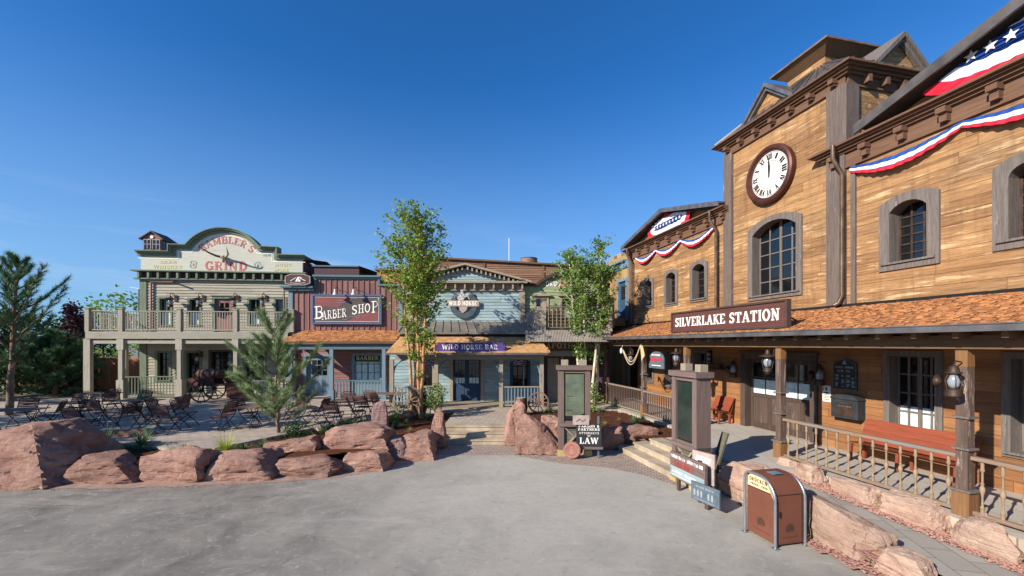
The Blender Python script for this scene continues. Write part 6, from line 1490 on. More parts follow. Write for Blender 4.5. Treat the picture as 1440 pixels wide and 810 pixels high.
# the long faces look to the left/right of the street; hoops run over the narrow ends
m_=MB()
def prof2(e=0):
    zt=hb-e; R0=.12; x0,x1=-Lh+e,Lh-e
    return [(x0,.05)]+[(x0+R0-R0*cos(t),zt-R0+R0*sin(t)) for t in [i*pi/16 for i in range(9)]]+[(x1-.34+.34*sin(t),zt-.34+.34*cos(t)) for t in [i*pi/16 for i in range(9)]]+[(x1,.05)]
m_.prism(prof2(.02),-Dh+.03,Dh-.03); m_.build('body',M['bin'],o,ang=35)
for yy in (-Dh,Dh):
    m_=MB(); pts=[(a,yy,b-.05) for a,b in prof2(-.0)]; pts[0]=(pts[0][0],yy,.0); pts[-1]=(pts[-1][0],yy,.0)
    m_.tube(pts,.024,8); m_.box(pts[0][0]-.05,pts[0][0]+.05,yy-.05,yy+.05,0,.015); m_.box(pts[-1][0]-.05,pts[-1][0]+.05,yy-.05,yy+.05,0,.015); m_.build('hoop',M['galv'],o,smooth=True,ang=50)
m_=MB(); m_.box(Lh-.022,Lh-.012,-Dh+.06,Dh-.06,.08,.86); d_=m_.build('door',M['bin'],o); m_=MB(); m_.box(Lh-.012,Lh+.0,-Dh+.09,-Dh+.12,.5,.6); m_.build('handle',M['black'],d_)
m_=MB(); m_.box(Lh-.021,Lh-.014,-Dh+.04,Dh-.04,.865,.872); m_.box(-Lh+.04,Lh-.04,-Dh+.024,-Dh+.03,.86,.867); m_.build('panel_gap',M['black'],o)
m_=MB(); m_.prism([(-Lh+.05,.88),(Lh-.05,.88),(Lh-.05,.9)]+[(Lh-.36+.31*sin(t),hb-.07-.31+.31*cos(t)) for t in [pi/2-i*pi/16 for i in range(9)]]+[(-Lh+.13,hb-.06),(-Lh+.06,hb-.13)],-Dh+.015,-Dh+.029); pt=m_.build('name_plate',M['cream_plate'],o)
m_=MB(); text(m_,'DRÜCKEN',-.045,.98,.062,-Dh+.015,width=.40,d=.004,T=.17,t=.09); m_.build('lettering',M['bin_dk'],pt); m_=MB(); text(m_,'PRESSE . PUSH',-.03,.915,.034,-Dh+.015,width=.38,d=.003,T=.2); m_.build('small_print',M['bin_dk'],pt)
def round_logo(mb,fx):
    ring_=[(.07*cos(t),.075*sin(t)) for t in [i*pi/10 for i in range(11)]]
    mb.prism(ring_,0,.004) if False else None
m_=MB()
pts=[(.08*cos(t),.30+.09*sin(t)) for t in [radians(-10+200*i/16) for i in range(17)]]; m_.prism(pts+[(-.045,.24),(-.02,.3),(0,.25),(.02,.31),(.045,.25)],-Dh+.022,-Dh+.029); m_.box(-.2,.2,-Dh+.024,-Dh+.029,.16,.166); m_.build('emblem',M['bin_dk'],o)
m_=MB(); m_.prism([(a,b) for a,b in pts]+[(-.045,.24),(-.02,.3),(0,.25),(.02,.31),(.045,.25)],Lh-.012,Lh-.006,ax='x'); m_.box(Lh-.012,Lh-.008,-.16,.16,.16,.166); m_.build('emblem',M['bin_dk'],o)
m_=MB(); m_.box(-.06,.1,-.1,.08,hb-.018,hb-.012); m_.build('sticker',M['blue_br'],o)

# ================================================================ menu stands
def kiosk(label,X,Y,rz,screen,D=.38,Hh=2.62,W=.96):
    o=thing('menu_stand',label,'menu stand',(X,Y,0),rz); W2=W/2
    for sx in (-1,1):
        m_=MB(); m_.box(sx*W2-(.16 if sx>0 else 0),sx*W2+(0 if sx>0 else .16),-.0,.16,.18,2.46 if False else Hh-.0); m_.build('post',M['mauve'],o)
        m_=MB(); m_.box(sx*(W2-.2)-.1,sx*(W2-.2)+.1,D-.24,D-.04,.2,Hh+.3); m_.build('rear_post',M['tan_trim_z'],o)
    m_=MB(); m_.box(-W2-.06,W2+.06,-.06,D,Hh,Hh+.13); m_.build('top_beam',M['mauve_x'],o)
    m_=MB(); m_.box(-W2-.0,W2+.0,-.04,D-.0,1.0-.1,1.0+.0); m_.build('ledge',M['mauve_x'],o)
    m_=MB(); m_.box(-W2+.16,W2-.16,.02,.14,Hh-.1,Hh); m_.box(-W2+.16,W2-.16,.02,.14,1.0,1.06); m_.build('inner_rail',M['mauve_x'],o)
    m_=MB(); m_.box(-W2+.16,W2-.16,.06,D-.06,1.06,Hh-.1); sc_=m_.build('cabinet',M['black'],o)
    m_=MB(); m_.box(-W2+.19,W2-.19,.04,.059,1.1,Hh-.14); m_.build('screen',M[screen],sc_)
    if screen=='screen':
        g=MB(); rg=random.Random(2); scrib(g,-.12,.16,Hh-.42,.06,.04,11,words=1)
        for i in range(13):
            zz=1.28+i*.075; g.box(-W2+.24,-W2+.24+rg.uniform(.15,.45),.035,.039,zz,zz+.008)
        g.build('lettering',M['slate_board2'],sc_)
        g=MB(); g.box(-W2+.25,-.05,.034,.039,1.37,1.40); g.box(-W2+.25,-.05,.034,.039,1.8,1.83); g.build('red_heading',M['cartred'],sc_); g=MB(); g.prism([(-W2+.19,1.1),(W2-.19,1.1),(W2-.19,1.3),(.1,1.2),(-W2+.19,1.22)],.034,.039); g.build('dark_footer',M['black'],sc_)
    m_=MB(); n0=0; boards(m_,rect(-W2+.16,W2-.16,.2,.9),row=.14,plank=2,y=.08,back=None); m_.box(-W2+.16,W2-.16,.11,D-.08,.2,.9); m_.build('lower_panel',M['olive'],o)
    m_=MB(); m_.bar((-W2+.16,.05,.22),(W2-.2,.05,.86),.05,.06,up=(0,1,0)); m_.build('cross_brace',M['tan_trim_z'],o); m_=MB(); m_.bar((-W2+.18,.06,.86),(-.02,.06,.6),.03,.05,up=(0,1,0)); m_.build('cross_brace',M['tan_trim_z'],o)
    for sx in (-1,1):
        m_=MB(); m_.box(sx*W2-.2 if sx>0 else -W2-.04,sx*W2+.04 if sx>0 else -W2+.2,-.04,D+.02,0,.18); m_.build('base_block',M['yellowwood'],o)
    m_=MB(); m_.box(-W2+.0,-W2+.05,.16,D-.04,.2,Hh); m_.box(W2-.05,W2,.16,D-.04,.2,Hh); m_.build('side_panel',M['mauve'],o)
    return o
kiosk('timber menu stand with a pale green screen, left of the two',(808-720)/590*12.75,12.75,radians(-2),'screen')
c0=6.4; Ya=10.56; Yb=9.62; mx=((c0-.2254*Ya)+(c0-.2254*Yb))/2; my=(Ya+Yb)/2
kiosk('timber menu stand with a dark screen at the corner steps, seen from its side',mx,my,S.a,'screen_dk',D=.42)
# attorneys board, plank plate and round tag beside the left stand
Y=12.55; o=thing('attorneys_board','dark slate board lettered PARSON & PARTNERS ATTORNEYS AT LAW leaning at the left menu stand','sign',((828-720)/590*Y,Y,0),radians(-3))
hw=.37; m_=MB(); m_.box(-hw,hw,-.03,.03,.36,1.02); m_.build('board',M['slate_board'],o)
m_=MB(); text(m_,'PARSON &',0,.915,.07,-.03,width=.62,d=.004,T=.2,t=.1); text(m_,'PARTNERS',0,.82,.07,-.03,width=.64,d=.004,T=.2,t=.1); text(m_,'ATTORNEYS',0,.715,.06,-.03,width=.6,d=.004,slab=False,T=.14,t=.09); text(m_,'AT',0,.64,.05,-.03,width=.1,d=.004,slab=False); text(m_,'LAW',0,.43,.18,-.03,width=.56,d=.004,T=.2,t=.1); m_.build('lettering',M['cream_txt'],o)
m_=MB(); m_.box(-hw-.02,hw+.04,-.08,.03,.27,.34); m_.build('ledge',M['mauve_x'],o); m_=MB(); m_.box(.26,.31,.0,.06,0,1.25); m_.box(-.3,-.25,.0,.06,0,.3); m_.build('stake',M['slate_board2'],o)
o=thing('weathered_plate','small pale weathered plank plate above the attorneys board','sign',((817-720)/590*12.5,12.5,1.0),radians(-2)); m_=MB(); m_.box(-.24,.24,-.02,.02,.0,.28); m_.build('board',M['pinkish'],o); m_=MB(); m_.tube([(-.14,-.022,.1),(-.04,-.022,.17),(.03,-.022,.1),(.14,-.022,.16)],.012,5); m_.build('scratches',M['cartred'],o)
o=thing('round_tag','round rusty red disc with a pale stamped emblem at the foot of the left stand','sign',((804-720)/590*12.4,12.4,.28),radians(-4)); m_=MB(); m_.lathe([(0,0),(.24,0),(.25,.02),(.25,.05),(0,.05)],n=28,M=RX); m_.build('disc',M['pot'],o); m_=MB(); m_.band([(.2*cos(t),.2*sin(t)) for t in [2*pi*i/24 for i in range(24)]],[(.215*cos(t),.215*sin(t)) for t in [2*pi*i/24 for i in range(24)]],-.058,-.05,closed=True); text(m_,'8',0,-.1,.2,-.05,width=.12,d=.006,slab=False); m_.build('emblem',M['pinkish'],o)
# painted notice boards in front of the right stand
def slopedboard(name,label,px,py0,Y,W,Hh,mat,zb,rz):
    X=(px-720)/590*Y; return thing(name,label,'sign',(X,Y,0),rz)
o=slopedboard('striped_notice','painted notice with white, red and light blue bands below the dark-screened stand',967,0,9.35,0,0,None,0,S.a)
W2=.62; m_=MB(); m_.box(-W2,W2,-.03,.03,.3,.88); m_.build('board',M['mauve_x'],o)
m_=MB(); m_.box(-W2+.16,W2-.4,-.037,-.03,.56,.72); m_.build('red_band',M['sign_red'],o); m_=MB(); scrib(m_,-W2+.2,W2-.45,.58,.12,-.037,24,words=2); m_.build('lettering',M['bench'],o); m_=MB(); m_.box(-W2+.02,W2-.02,-.037,-.03,.33,.559); m_.build('blue_band',M['blue_lap'],o)
m_=MB(); scrib(m_,-W2+.04,W2-.06,.755,.08,-.03,21,words=2); scrib(m_,-W2+.1,W2-.2,.42,.07,-.037,22,words=2); m_.box(-W2+.1,W2-.25,-.042,-.037,.37,.38); m_.build('lettering',M['white'],o)
for sx in (-.45,.3): simple_box('stake',o,'doorw',sx,sx+.08,.031,.09,0,.9)
o=thing('slate_notice','dark slate notice with small pale figures, lowest board by the right stand','sign',((992-720)/590*8.62,8.62,0),S.a+radians(10)); m_=MB(); m_.box(-.36,.36,-.02,.02,.13,.5); m_.build('board',M['slate_board2'],o)
m_=MB()
for i in range(6):
    if i!=3: m_.prism([(-.28+i*.09,.22),(-.245+i*.09,.22),(-.235+i*.09,.31),(-.25+i*.09,.36),(-.275+i*.09,.36),(-.29+i*.09,.31)],-.026,-.02)
scrib(m_,-.25,.25,.41,.04,-.02,23,words=2); m_.box(-.28,.25,-.025,-.02,.165,.175); m_.build('figures',M['gryl'],o); simple_box('stake',o,'doorw',-.04,.05,.021,.07,0,.3)
o=thing('whitewashed_board','square pinkish board with a white painted patch, iron tools hanging below it','sign',((990-720)/590*9.0,9.0,0),S.a+radians(16)); m_=MB(); m_.box(-.27,.27,-.025,.025,.78,1.08); m_.build('board',M['pinkish'],o); m_=MB(); m_.prism([(-.2,.88),(.15,.86),(.2,.98),(-.16,1.0)],-.032,-.026); m_.build('white_patch',M['white'],o)
simple_box('panel',o,'pinkish',-.2,.24,.0,.03,.42,.78); m_=MB(); m_.tube([(0,-.05,.74),(.03,-.05,.64),(-.0,-.05,.54),(.08,-.05,.5)],.012,6); m_.tube([(.07*cos(t)-.14,-.05,.62+.09*sin(t)) for t in [i*.6 for i in range(9)]],.014,6); m_.build('iron_tool',M['iron'],o)
simple_box('stake',o,'doorw',.14,.22,.03,.08,0,.8)
p=S.w(3.6,-4.25); o=thing('leaning_board','narrow timber frame leaning behind the right menu stand','board',(4.98,9.95,DK),S.a); m_=MB(); m_.bar((0,-.2,0),(0,.1,.8),.2,.05,up=(0,1,0)); m_.build('board',M['olive'],o)

# ================================================================ folding chairs and tables on the terrace
def make_chair():
    o=thing('folding_chair','x','chair'); o.scale=(1.3,1.12,1.08)
    m_=MB()
    for i in range(6): y=-.19+i*.068; m_.box(-.2,.2,y,y+.055,.45,.468)
    m_.build('seat',M['chairw'],o)
    m_=MB()
    for i in range(7):
        z=.56+i*.047; hw=.2 if i<6 else .15; m_.box(-hw,hw,.205+.02*i,.22+.02*i,z,z+.038)
    m_.build('backrest',M['chairw'],o)
    for sx in (-1,1):
        x=sx*.21; m_=MB()
        m_.tube([(x,-.24,0),(x,-.16,.12),(x,.05,.3),(x,.18,.46),(x,.24,.62),(x,.335,.86),(x*.6,.36,.92)],.011,6)
        m_.tube([(x*.93,.30,0),(x*.93,.2,.12),(x*.93,0,.3),(x*.93,-.2,.45)],.011,6); m_.build('leg_frame',M['steel'],o,smooth=True)
    m_=MB(); m_.tube([(-.126,.36,.92),(.126,.36,.92)],.011,6); m_.tube([(-.21,-.2,.06),(.21,-.2,.06)],.008,5); m_.tube([(-.2,.2,.1),(.2,.2,.1)],.008,5); m_.build('crossbar',M['steel'],o)
    return o
CH=make_chair(); used=[False]
def chair(px,py,rz,label,z=DK,grp='folding slatted chairs on the terrace'):
    X,Y=gp(px,py,z)
    if not used[0]: used[0]=True; CH.location=(X,Y,z); CH.rotation_euler=(0,0,radians(rz)); CH['label']=label; CH['group']=grp; return CH
    return dup(CH,(X,Y,z),radians(rz),label,grp)
def make_table(L,Wd):
    o=thing('folding_table','x','table'); m_=MB(); n=int(Wd/.08)
    for i in range(n): y=-Wd/2+i*Wd/n; m_.box(-L/2,L/2,y,y+Wd/n-.008,.73,.755)
    m_.build('tabletop',M['tablew'],o)
    for sx in (-1,1):
        x=sx*L*.34; m_=MB(); m_.tube([(x,-Wd*.42,0),(x,-.1,.34),(x,.1,.42),(x,Wd*.4,.73)],.014,6); m_.tube([(x+.03,Wd*.42,0),(x+.03,.1,.34),(x+.03,-.1,.42),(x+.03,-Wd*.4,.73)],.014,6); m_.build('leg_frame',M['steel'],o,smooth=True)
    m_=MB(); m_.tube([(-L*.34,0,.38),(L*.34,0,.38)],.01,6); m_.build('crossbar',M['steel'],o); return o
TB=make_table(1.5,.75); tu=[False]
def table(px,py,rz,label,z=DK,s=1):
    X,Y=gp(px,py,z); g='folding slatted tables on the terrace'
    if not tu[0]: tu[0]=True; TB.location=(X,Y,z); TB.rotation_euler=(0,0,radians(rz)); TB['label']=label; TB['group']=g; TB.scale=(s,1,1); return TB
    return dup(TB,(X,Y,z),radians(rz),label,g,(s,1,1))
table(16,608,10,'table cut by the left edge behind the huge boulder',s=1.1)
table(84,595,6,'long table behind the huge corner boulder',s=1.15)
table(140,577,0,'distant table beside the leftmost saloon porch post')
table(196,590,-4,'table with a green bottle in front of the saloon railing')
table(336,602,5,'table half hidden by the young pine')
table(492,592,0,'table among the chairs in front of the barber shop')
table(390,578,0,'red-brown table behind the young pine')
table(545,577,0,'table nearest the barber porch beside the upright stone')
for a in ((31,600,20,'chair behind the leftmost table, back against the pine trunk'),(68,605,-60,'chair turned sideways between the two leftmost tables'),(101,592,5,'chair behind the long table, facing the camera'),
 (114,613,180,'chair with dark back at the near side of the long table'),(145,601,175,'chair with its back to us right of the long table'),(151,580,10,'distant chair in front of the saloon porch steps'),
 (160,585,60,'tilted-looking chair beside the distant left table'),(178,606,-110,'chair seen side-on in the middle of the left terrace'),(196,582,5,'chair behind the table with the green bottle'),
 (211,604,140,'chair at the left of the table before the saloon railing'),(225,593,170,'chair with red-brown back at the table before the saloon railing'),(235,609,182,'nearest dark-backed chair with legs over the boulders, left terrace'),
 (250,588,-80,'side-on chair right of the table before the saloon railing'),(262,600,100,'chair beside the handcart wheel'),(130,596,-150,'chair pushed in at the right end of the long table'),
 (313,605,-100,'side-on chair just left of the young pine'),(352,600,95,'chair behind the left branches of the young pine'),(372,592,10,'chair glimpsed through the young pine, left of its stem'),
 (415,598,-20,'chair right of the young pine stem'),(432,590,60,'chair between young pine and barber door'),(446,597,-95,'side-on chair left of the barber shop table'),
 (470,600,178,'chair with its back to us in front of the barber shop table'),(486,588,5,'round-backed chair facing us behind the barber shop table'),(504,597,120,'chair turned to the right end of the barber shop table'),
 (512,590,175,'upright chair with orange-brown back in front of the barber porch'),(526,581,170,'farthest chair, by the barber porch railing'),(538,590,80,'chair half behind the upright purple stone'),(398,588,170,'chair hidden deep behind the young pine')):
    chair(*a)
X,Y=gp(198,590); o=thing('green_bottle','green bottle standing on the table before the saloon railing','bottle',(X,Y,DK+.755)); m_=MB(); m_.lathe([(.05,0),(.055,.02),(.055,.16),(.02,.24),(.02,.3),(.0,.3)],n=10); m_.build('bottle',M['greenp'],o,smooth=True,ang=50)
X,Y=gp(336,602); o=thing('green_cup','small green cup on the table half hidden by the young pine','cup',(X-.4,Y,DK+.755)); m_=MB(); m_.lathe([(.03,0),(.045,.11),(.04,.11),(.028,.01)],n=10); m_.build('cup',M['greenp'],o,smooth=True,ang=50)
# flower pot
X,Y=gp(258,574); o=thing('flower_pot','terracotta pot on the terrace left of the handcart wheel','pot',(X,Y,DK)); m_=MB(); m_.lathe([(.2,0),(.27,.42),(.32,.42),(.32,.52),(.27,.52),(.25,.45)],n=16); m_.build('pot',M['pot'],o,smooth=True,ang=40)
# wheels, handcart, barrels
def wheel(mb,c,R,n=10,axis='y',w=.05,m=0):
    T=[(c[0]+R*cos(2*pi*i/28),c[1],c[2]+R*sin(2*pi*i/28)) for i in range(29)]
    mb.band([(c[0]+(R-.06)*cos(2*pi*i/28),c[2]+(R-.06)*sin(2*pi*i/28)) for i in range(28)],[(c[0]+R*cos(2*pi*i/28),c[2]+R*sin(2*pi*i/28)) for i in range(28)],c[1]-w/2,c[1]+w/2,m,closed=True)
    for i in range(n): t=2*pi*i/n; mb.bar((c[0]+.06*cos(t),c[1],c[2]+.06*sin(t)),(c[0]+(R-.04)*cos(t),c[1],c[2]+(R-.04)*sin(t)),.035,.03,up=(0,1,0))
    mb.lathe([(0,-.08),(.08,-.08),(.09,0),(.08,.08),(0,.08)],c,12,M=Matrix.Rotation(pi/2,4,'X'))
X,Y=gp(283,566); o=thing('handcart','old dark red handcart carrying a barrel, standing before the saloon','cart',(X,Y,DK),radians(6))
for yy in (0,1.1):
    m_=MB(); wheel(m_,(0,yy,.58),.58,10); m_.build('wheel',M['steel'],o)
m_=MB(); m_.box(-.75,2.0,.12,.98,.8,.88); m_.box(-.75,.5,.12,.18,.88,1.2); m_.box(-.75,.5,.92,.98,.88,1.2); m_.box(-.75,-.69,.18,.92,.88,1.2); m_.bar((1.9,.55,.84),(3.4,.55,.5),.08,.08); m_.build('bed',M['cartred'],o)
m_=MB(); m_.box(1.1,2.0,.14,.96,.2,.8); m_.build('front_box',M['cartred'],o)
o=thing('barrel','dark barrel lying on the handcart before the saloon','barrel',(X,Y+.5,DK+1.15),radians(6)); m_=MB(); m_.lathe([(0,-.55),(.22,-.55),(.3,-.2),(.31,0),(.3,.2),(.22,.55),(0,.55)],(.05,0,.2),14,M=Matrix.Rotation(pi/2,4,'Y')); m_.build('body',M['barrelw'],o,smooth=True,ang=40)
m_=MB()
for k in (-.35,0,.35): m_.lathe([(.285 if k else .315,-.02),(.295 if k else .322,0),(.285 if k else .315,.02)],(.05+k,0,.2),14,M=Matrix.Rotation(pi/2,4,'Y'))
m_.build('hoop',M['steel'],o)
X,Y=gp(333,560); o=thing('red_barrow','red-painted barrow tub behind the young pine','barrow',(X,Y,DK)); m_=MB(); m_.lathe([(.2,.5),(.45,.75),(.6,1.1),(.3,1.25),(0,1.28)],n=14); m_.build('tub',M['cartred'],o,smooth=True); m_=MB(); wheel(m_,(0,-.3,.35),.35,8); m_.build('wheel',M['steel'],o)
# big wagon wheels by the bar porch
for px,py,R,rz,lab in ((574,586,.62,8,'pale wagon wheel behind the stems of the left aspen'),(605,585,.6,-20,'wagon wheel leaning at the bar porch railing right of the aspen stems'),(757,581,.46,-6,'dark wagon wheel in the bed right of the bar porch')):
    X,Y=gp(px,py,.45); o=thing('wagon_wheel',lab,'wheel',(X,Y,.45),radians(rz)); m_=MB(); wheel(m_,(0,0,R),R,12); m_.build('wheel',M['tan_trim_z'] if px<750 else M['rust'],o)
for px,py,lab,z,s in ((590,582,'upright barrel with pale lid behind the left aspen',.5,1.0),(733,584,'small dark barrel in the bed beside the dark wagon wheel',.43,.8)):
    X,Y=gp(px,py,z); o=thing('barrel',lab,'barrel',(X,Y,z)); o.scale=(s,)*3; m_=MB(); m_.lathe([(.26,0),(.32,.3),(.33,.45),(.32,.6),(.26,.9),(.0,.9)],n=16); m_.build('body',M['barrelw'],o,smooth=True,ang=40)
    m_=MB(); m_.lathe([(0,.9),(.25,.9),(.25,.93),(0,.93)],n=16); m_.build('lid',M['tan_trim'],o); m_=MB()
    for z_,r_ in ((.15,.3),(.75,.3),(.4,.335)): m_.lathe([(r_,z_-.02),(r_+.012,z_),(r_,z_+.02)],n=16)
    m_.build('hoop',M['iron'],o)
# left garden fences, street lamp
o=thing('wooden_fence','orange-brown board fence seen under the left end of the saloon balcony','fence',(-22,25.9,0)); m_=MB(); n0=0; boards(m_,rect(-14,3.0,.0,2.55),row=.16,vert=True,plank=9); m_.build('boards',M['fencew'],o)
m_=MB(); [m_.box(x,x+.1,-.1,-.0,0,2.65) for x in (-12,-9.5,-7,-4.5,-2,.4)]; m_.build('post',M['fencew'],o)
o=thing('parking_lamp','slim grey street lamp with a double head rising left of the saloon','street lamp',((195-720)/590*34,34,0)); m_=MB(); m_.tube([(0,0,0),(0,0,H+(484-406)*34/590)],.06,8); m_.build('pole',M['galv'],o)
m_=MB(); zt=H+(484-406)*34/590; m_.bar((-.6,0,zt+.12),(.25,0,zt-.02),.2,.06); m_.build('lamp_head',M['galv'],o)
# ================================================================ trees and plants
def leaves(mb,pts,size,n,rg,spread,flat=.6):
    for p in pts:
        for _ in range(n):
            d=Vector((rg.gauss(0,1),rg.gauss(0,1),rg.gauss(0,.8)))*spread; c=p+d
            a=Vector((rg.gauss(0,1),rg.gauss(0,1),rg.gauss(0,flat))).normalized(); b=a.cross(Vector((rg.gauss(0,1),rg.gauss(0,1),rg.gauss(0,1)))).normalized()
            s=size*rg.uniform(.6,1.25); k=len(mb.v)
            mb.v+=[tuple(c-a*s),tuple(c+b*s*.55),tuple(c+a*s),tuple(c-b*s*.55)]; mb.f.append((k,k+1,k+2,k+3)); mb.m.append(0)
def aspen(X,Y,z,Ht,hw,label,seed,bark,leaf,stems,c0=.3,dens=1.0,peaks=None):
    rg=random.Random(seed); o=thing('aspen_tree',label,'tree',(X,Y,z)); tips=[]; lf=MB()
    for (bx,by,tx,ty,h) in stems:
        m_=MB(); pts=[]; k=9
        for i in range(k+1):
            t=i/k; pts.append(Vector((bx+(tx-bx)*t**1.2+rg.gauss(0,.03)*(0<i<k),by+(ty-by)*t+rg.gauss(0,.03)*(0<i<k),h*t)))
        m_.tube(pts,[.085*(1-.86*i/k) for i in range(k+1)],8)
        for q in range(int(h*6.5*dens)):
            t=c0+(1-c0)*rg.random()**.62; f=t*k; i=min(k-1,int(f)); p=pts[i].lerp(pts[i+1],f-i)
            env=hw*(.35+.65*min(1,(t-c0)/(1-c0)/.55))*(1.0 if t<.88 else .72)
            a=rg.uniform(0,2*pi); L=rg.uniform(.3,1)*env; e=p+Vector((cos(a)*L,sin(a)*L,L*rg.uniform(.5,1.1))); 
            if e.z>h*1.02: e.z=h*1.02
            mid=p.lerp(e,.5)+Vector((0,0,-.05)); m_.tube([p,mid,e],[.016,.01,.004],4)
            for s_ in (.35,.6,.8,1.0): tips.append(p.lerp(e,s_)+Vector((rg.gauss(0,.05),rg.gauss(0,.05),rg.gauss(0,.05))))
        for s_ in (.9,.95,1.0,1.02): tips.append(pts[0].lerp(pts[-1],s_) if False else pts[-1]+Vector((0,0,(s_-1)*h)))
        m_.build('stem',M[bark],o,smooth=True)
    leaves(lf,tips,.072,10,rg,.10); lf.build('foliage',M[leaf],o); return o
X,Y=gp(584,586,.44)
aspen(X,Y,.4,8.3,1.25,'multi-stemmed tree with tan stems before the left end of the bar porch',4,'bark_t','leaf1',[(-.12,0,-.7,.1,7.3),(.12,.1,.1,-.2,8.3),(.28,-.1,.45,.2,7.8),(-.0,.15,-.3,.3,8.0),(.2,0,.3,.4,6.0)],c0=.27,dens=1.0)
X,Y=gp(822,572,.44)
aspen(X+.1,Y,.4,7.6,1.05,'pale-barked multi-stemmed tree behind the left menu stand',9,'bark_w','leaf2',[(-.3,0,-.85,.1,7.3),(-.05,.1,-.15,-.1,6.9),(.25,-.1,.75,.2,7.7),(.45,.1,.9,.4,6.6),(-.15,-.1,-.35,.3,6.3)],c0=.3,dens=1.05)
def needles(mb,p,d,L,n,rg,w=.004,curl=.5):
    """one tuft: needles spraying forward around a shoot"""
    d=d.normalized(); u=Vector((0,0,1)) if abs(d.z)<.9 else Vector((1,0,0)); a=d.cross(u).normalized(); b=d.cross(a)
    for i in range(n):
        t=rg.uniform(0,2*pi); o_=p-d*rg.uniform(0,.16); r=(a*cos(t)+b*sin(t)); dr=(d*rg.uniform(.5,1.1)+r*rg.uniform(.5,1)).normalized(); s=r.cross(dr).normalized()*w; k=len(mb.v); e=o_+dr*L*rg.uniform(.7,1.1)
        mb.v+=[tuple(o_-s),tuple(o_+s),tuple(e)]; mb.f.append((k,k+1,k+2)); mb.m.append(0)
def pine(X,Y,z,Ht,R_,label,seed,nb,tuft,Ln,w,leaf='needle',z0=.12,up=.35,name='pine_tree',sub=5,lean=0,top=.35,trunk=.07,dens=46,jit=.25):
    rg=random.Random(seed); o=thing(name,label,'tree',(X,Y,z)); tr=MB(); nd_=MB(); k=8
    ax=[Vector((lean*t/k+rg.gauss(0,.02),rg.gauss(0,.02),Ht*t/k)) for t in range(k+1)]; tr.tube(ax,[trunk*(1-.85*i/k) for i in range(k+1)],8)
    P0=lambda t:(ax[min(k-1,int(t*k))].lerp(ax[min(k-1,int(t*k))+1],t*k-min(k-1,int(t*k))))
    tr_=o; br=MB()
    for i in range(nb):
        t=z0+(1-z0)*((i+.5)/nb)**.9; p=P0(min(.999,t)); prof=(1-((t-z0)/(1-z0)))**.7*(.45+.55*min(1,(t-z0)/.12)); L=R_*max(top*.5,prof)*rg.uniform(1-jit,1.1+jit*.5); a=i*2.4+rg.uniform(-.4,.4)
        d=Vector((cos(a),sin(a),up*rg.uniform(.4,1.5)+t*.6)); d.normalize(); e=p+d*L; e.z+=.12*L; mid=p.lerp(e,.55)-Vector((0,0,.08*L)); br.tube([p,mid,e],[trunk*.3,trunk*.2,.006],5)
        for s in range(sub):
            f=.25+.75*(s+1)/sub; q=(p.lerp(mid,f/.55) if f<.55 else mid.lerp(e,(f-.55)/.45)); 
            for sg in (-1,0,1):
                if sg==0 and s<sub-1: continue
                dd=(d+Vector((-d.y,d.x,0))*sg*rg.uniform(.6,1.1)+Vector((0,0,rg.uniform(.0,.6)))).normalized(); l2=L*(.28 if sg else .05)*rg.uniform(.6,1.2)*(1.2-f*.6); e2=q+dd*l2
                br.tube([q,e2],[.008,.004],4)
                for g in range(max(1,int(l2/.13))+1): needles(nd_,q.lerp(e2,(g+1)/(max(1,int(l2/.13))+1)),dd,Ln,dens,rg,w)
    needles(nd_,ax[-1],Vector((0,0,1)),Ln,dens*2,rg,w)
    tr.build('trunk',M['bark_p'],o,smooth=True); br.build('branches',M['bark_p'],o,smooth=True); nd_.build('needles',M[leaf],o); return o
X,Y=gp(392,611,.44)
pine(X,Y,.38,3.5,1.95,'young open pine with long blue-green needles in the front bed',21,40,3,.2,.005,z0=.05,up=.6,sub=5,trunk=.06,dens=32,lean=-.15,top=.8,jit=.5)
pine(-20.6,17.2,.3,6.5,2.7,'tall dark pine at the left edge with a leaning stem',33,34,3,.24,.008,leaf='needle_dk',z0=.3,up=.8,sub=5,trunk=.13,dens=22,lean=.35,jit=.4)
pine(-28.5,21.5,0,4.9,3.4,'broad dark pine behind the leaning pine at the left edge',34,60,3,.3,.014,leaf='needle_dk',z0=.12,up=.2,sub=5,trunk=.15,dens=22)
pine(-25.6,23.5,0,3.9,2.3,'lower dark pine between the leaning pine and the purple tree',35,50,3,.3,.014,leaf='needle_dk',z0=.1,up=.2,sub=5,trunk=.12,dens=22)
def bushy(X,Y,Ht,hw,label,seed,leaf,n=260,size=.12,spread=.28,name='deciduous_tree',cone=False,z0=.15,z=0,cat='tree',trunk=.1,per=14):
    rg=random.Random(seed); o=thing(name,label,cat,(X,Y,z)); tr=MB(); tips=[]
    tr.tube([(0,0,0),(rg.gauss(0,.1),0,Ht*.4),(rg.gauss(0,.15),0,Ht*.85)],[trunk,trunk*.7,trunk*.2],7)
    for i in range(n):
        t=rg.random(); zz=Ht*(z0+(1-z0)*t); env=hw*((1-t)**.8 if cone else sqrt(max(0,1-(2*t-1)**2))*.9+.1); a=rg.uniform(0,6.283); r=env*sqrt(rg.random()); p=Vector((r*cos(a),r*sin(a),zz))
        n1=noise.noise(p*.9+Vector((seed,0,0)))
        if n1<-.18: continue
        tips.append(p)
        if i%5==0: tr.tube([(0,0,zz*.7),tuple(p)],[trunk*.25,.008],4)
    lf=MB(); leaves(lf,tips,size,per,rg,spread); tr.build('trunk',M['bark_p'],o,smooth=True); lf.build('foliage',M[leaf],o); return o
bushy((101-720)/590*25,25,H+(484-430)*25/590,1.3,'dark purple-leaved conical tree left of the saloon balcony',51,'leafp',320,.1,.2,cone=True,z0=.05)
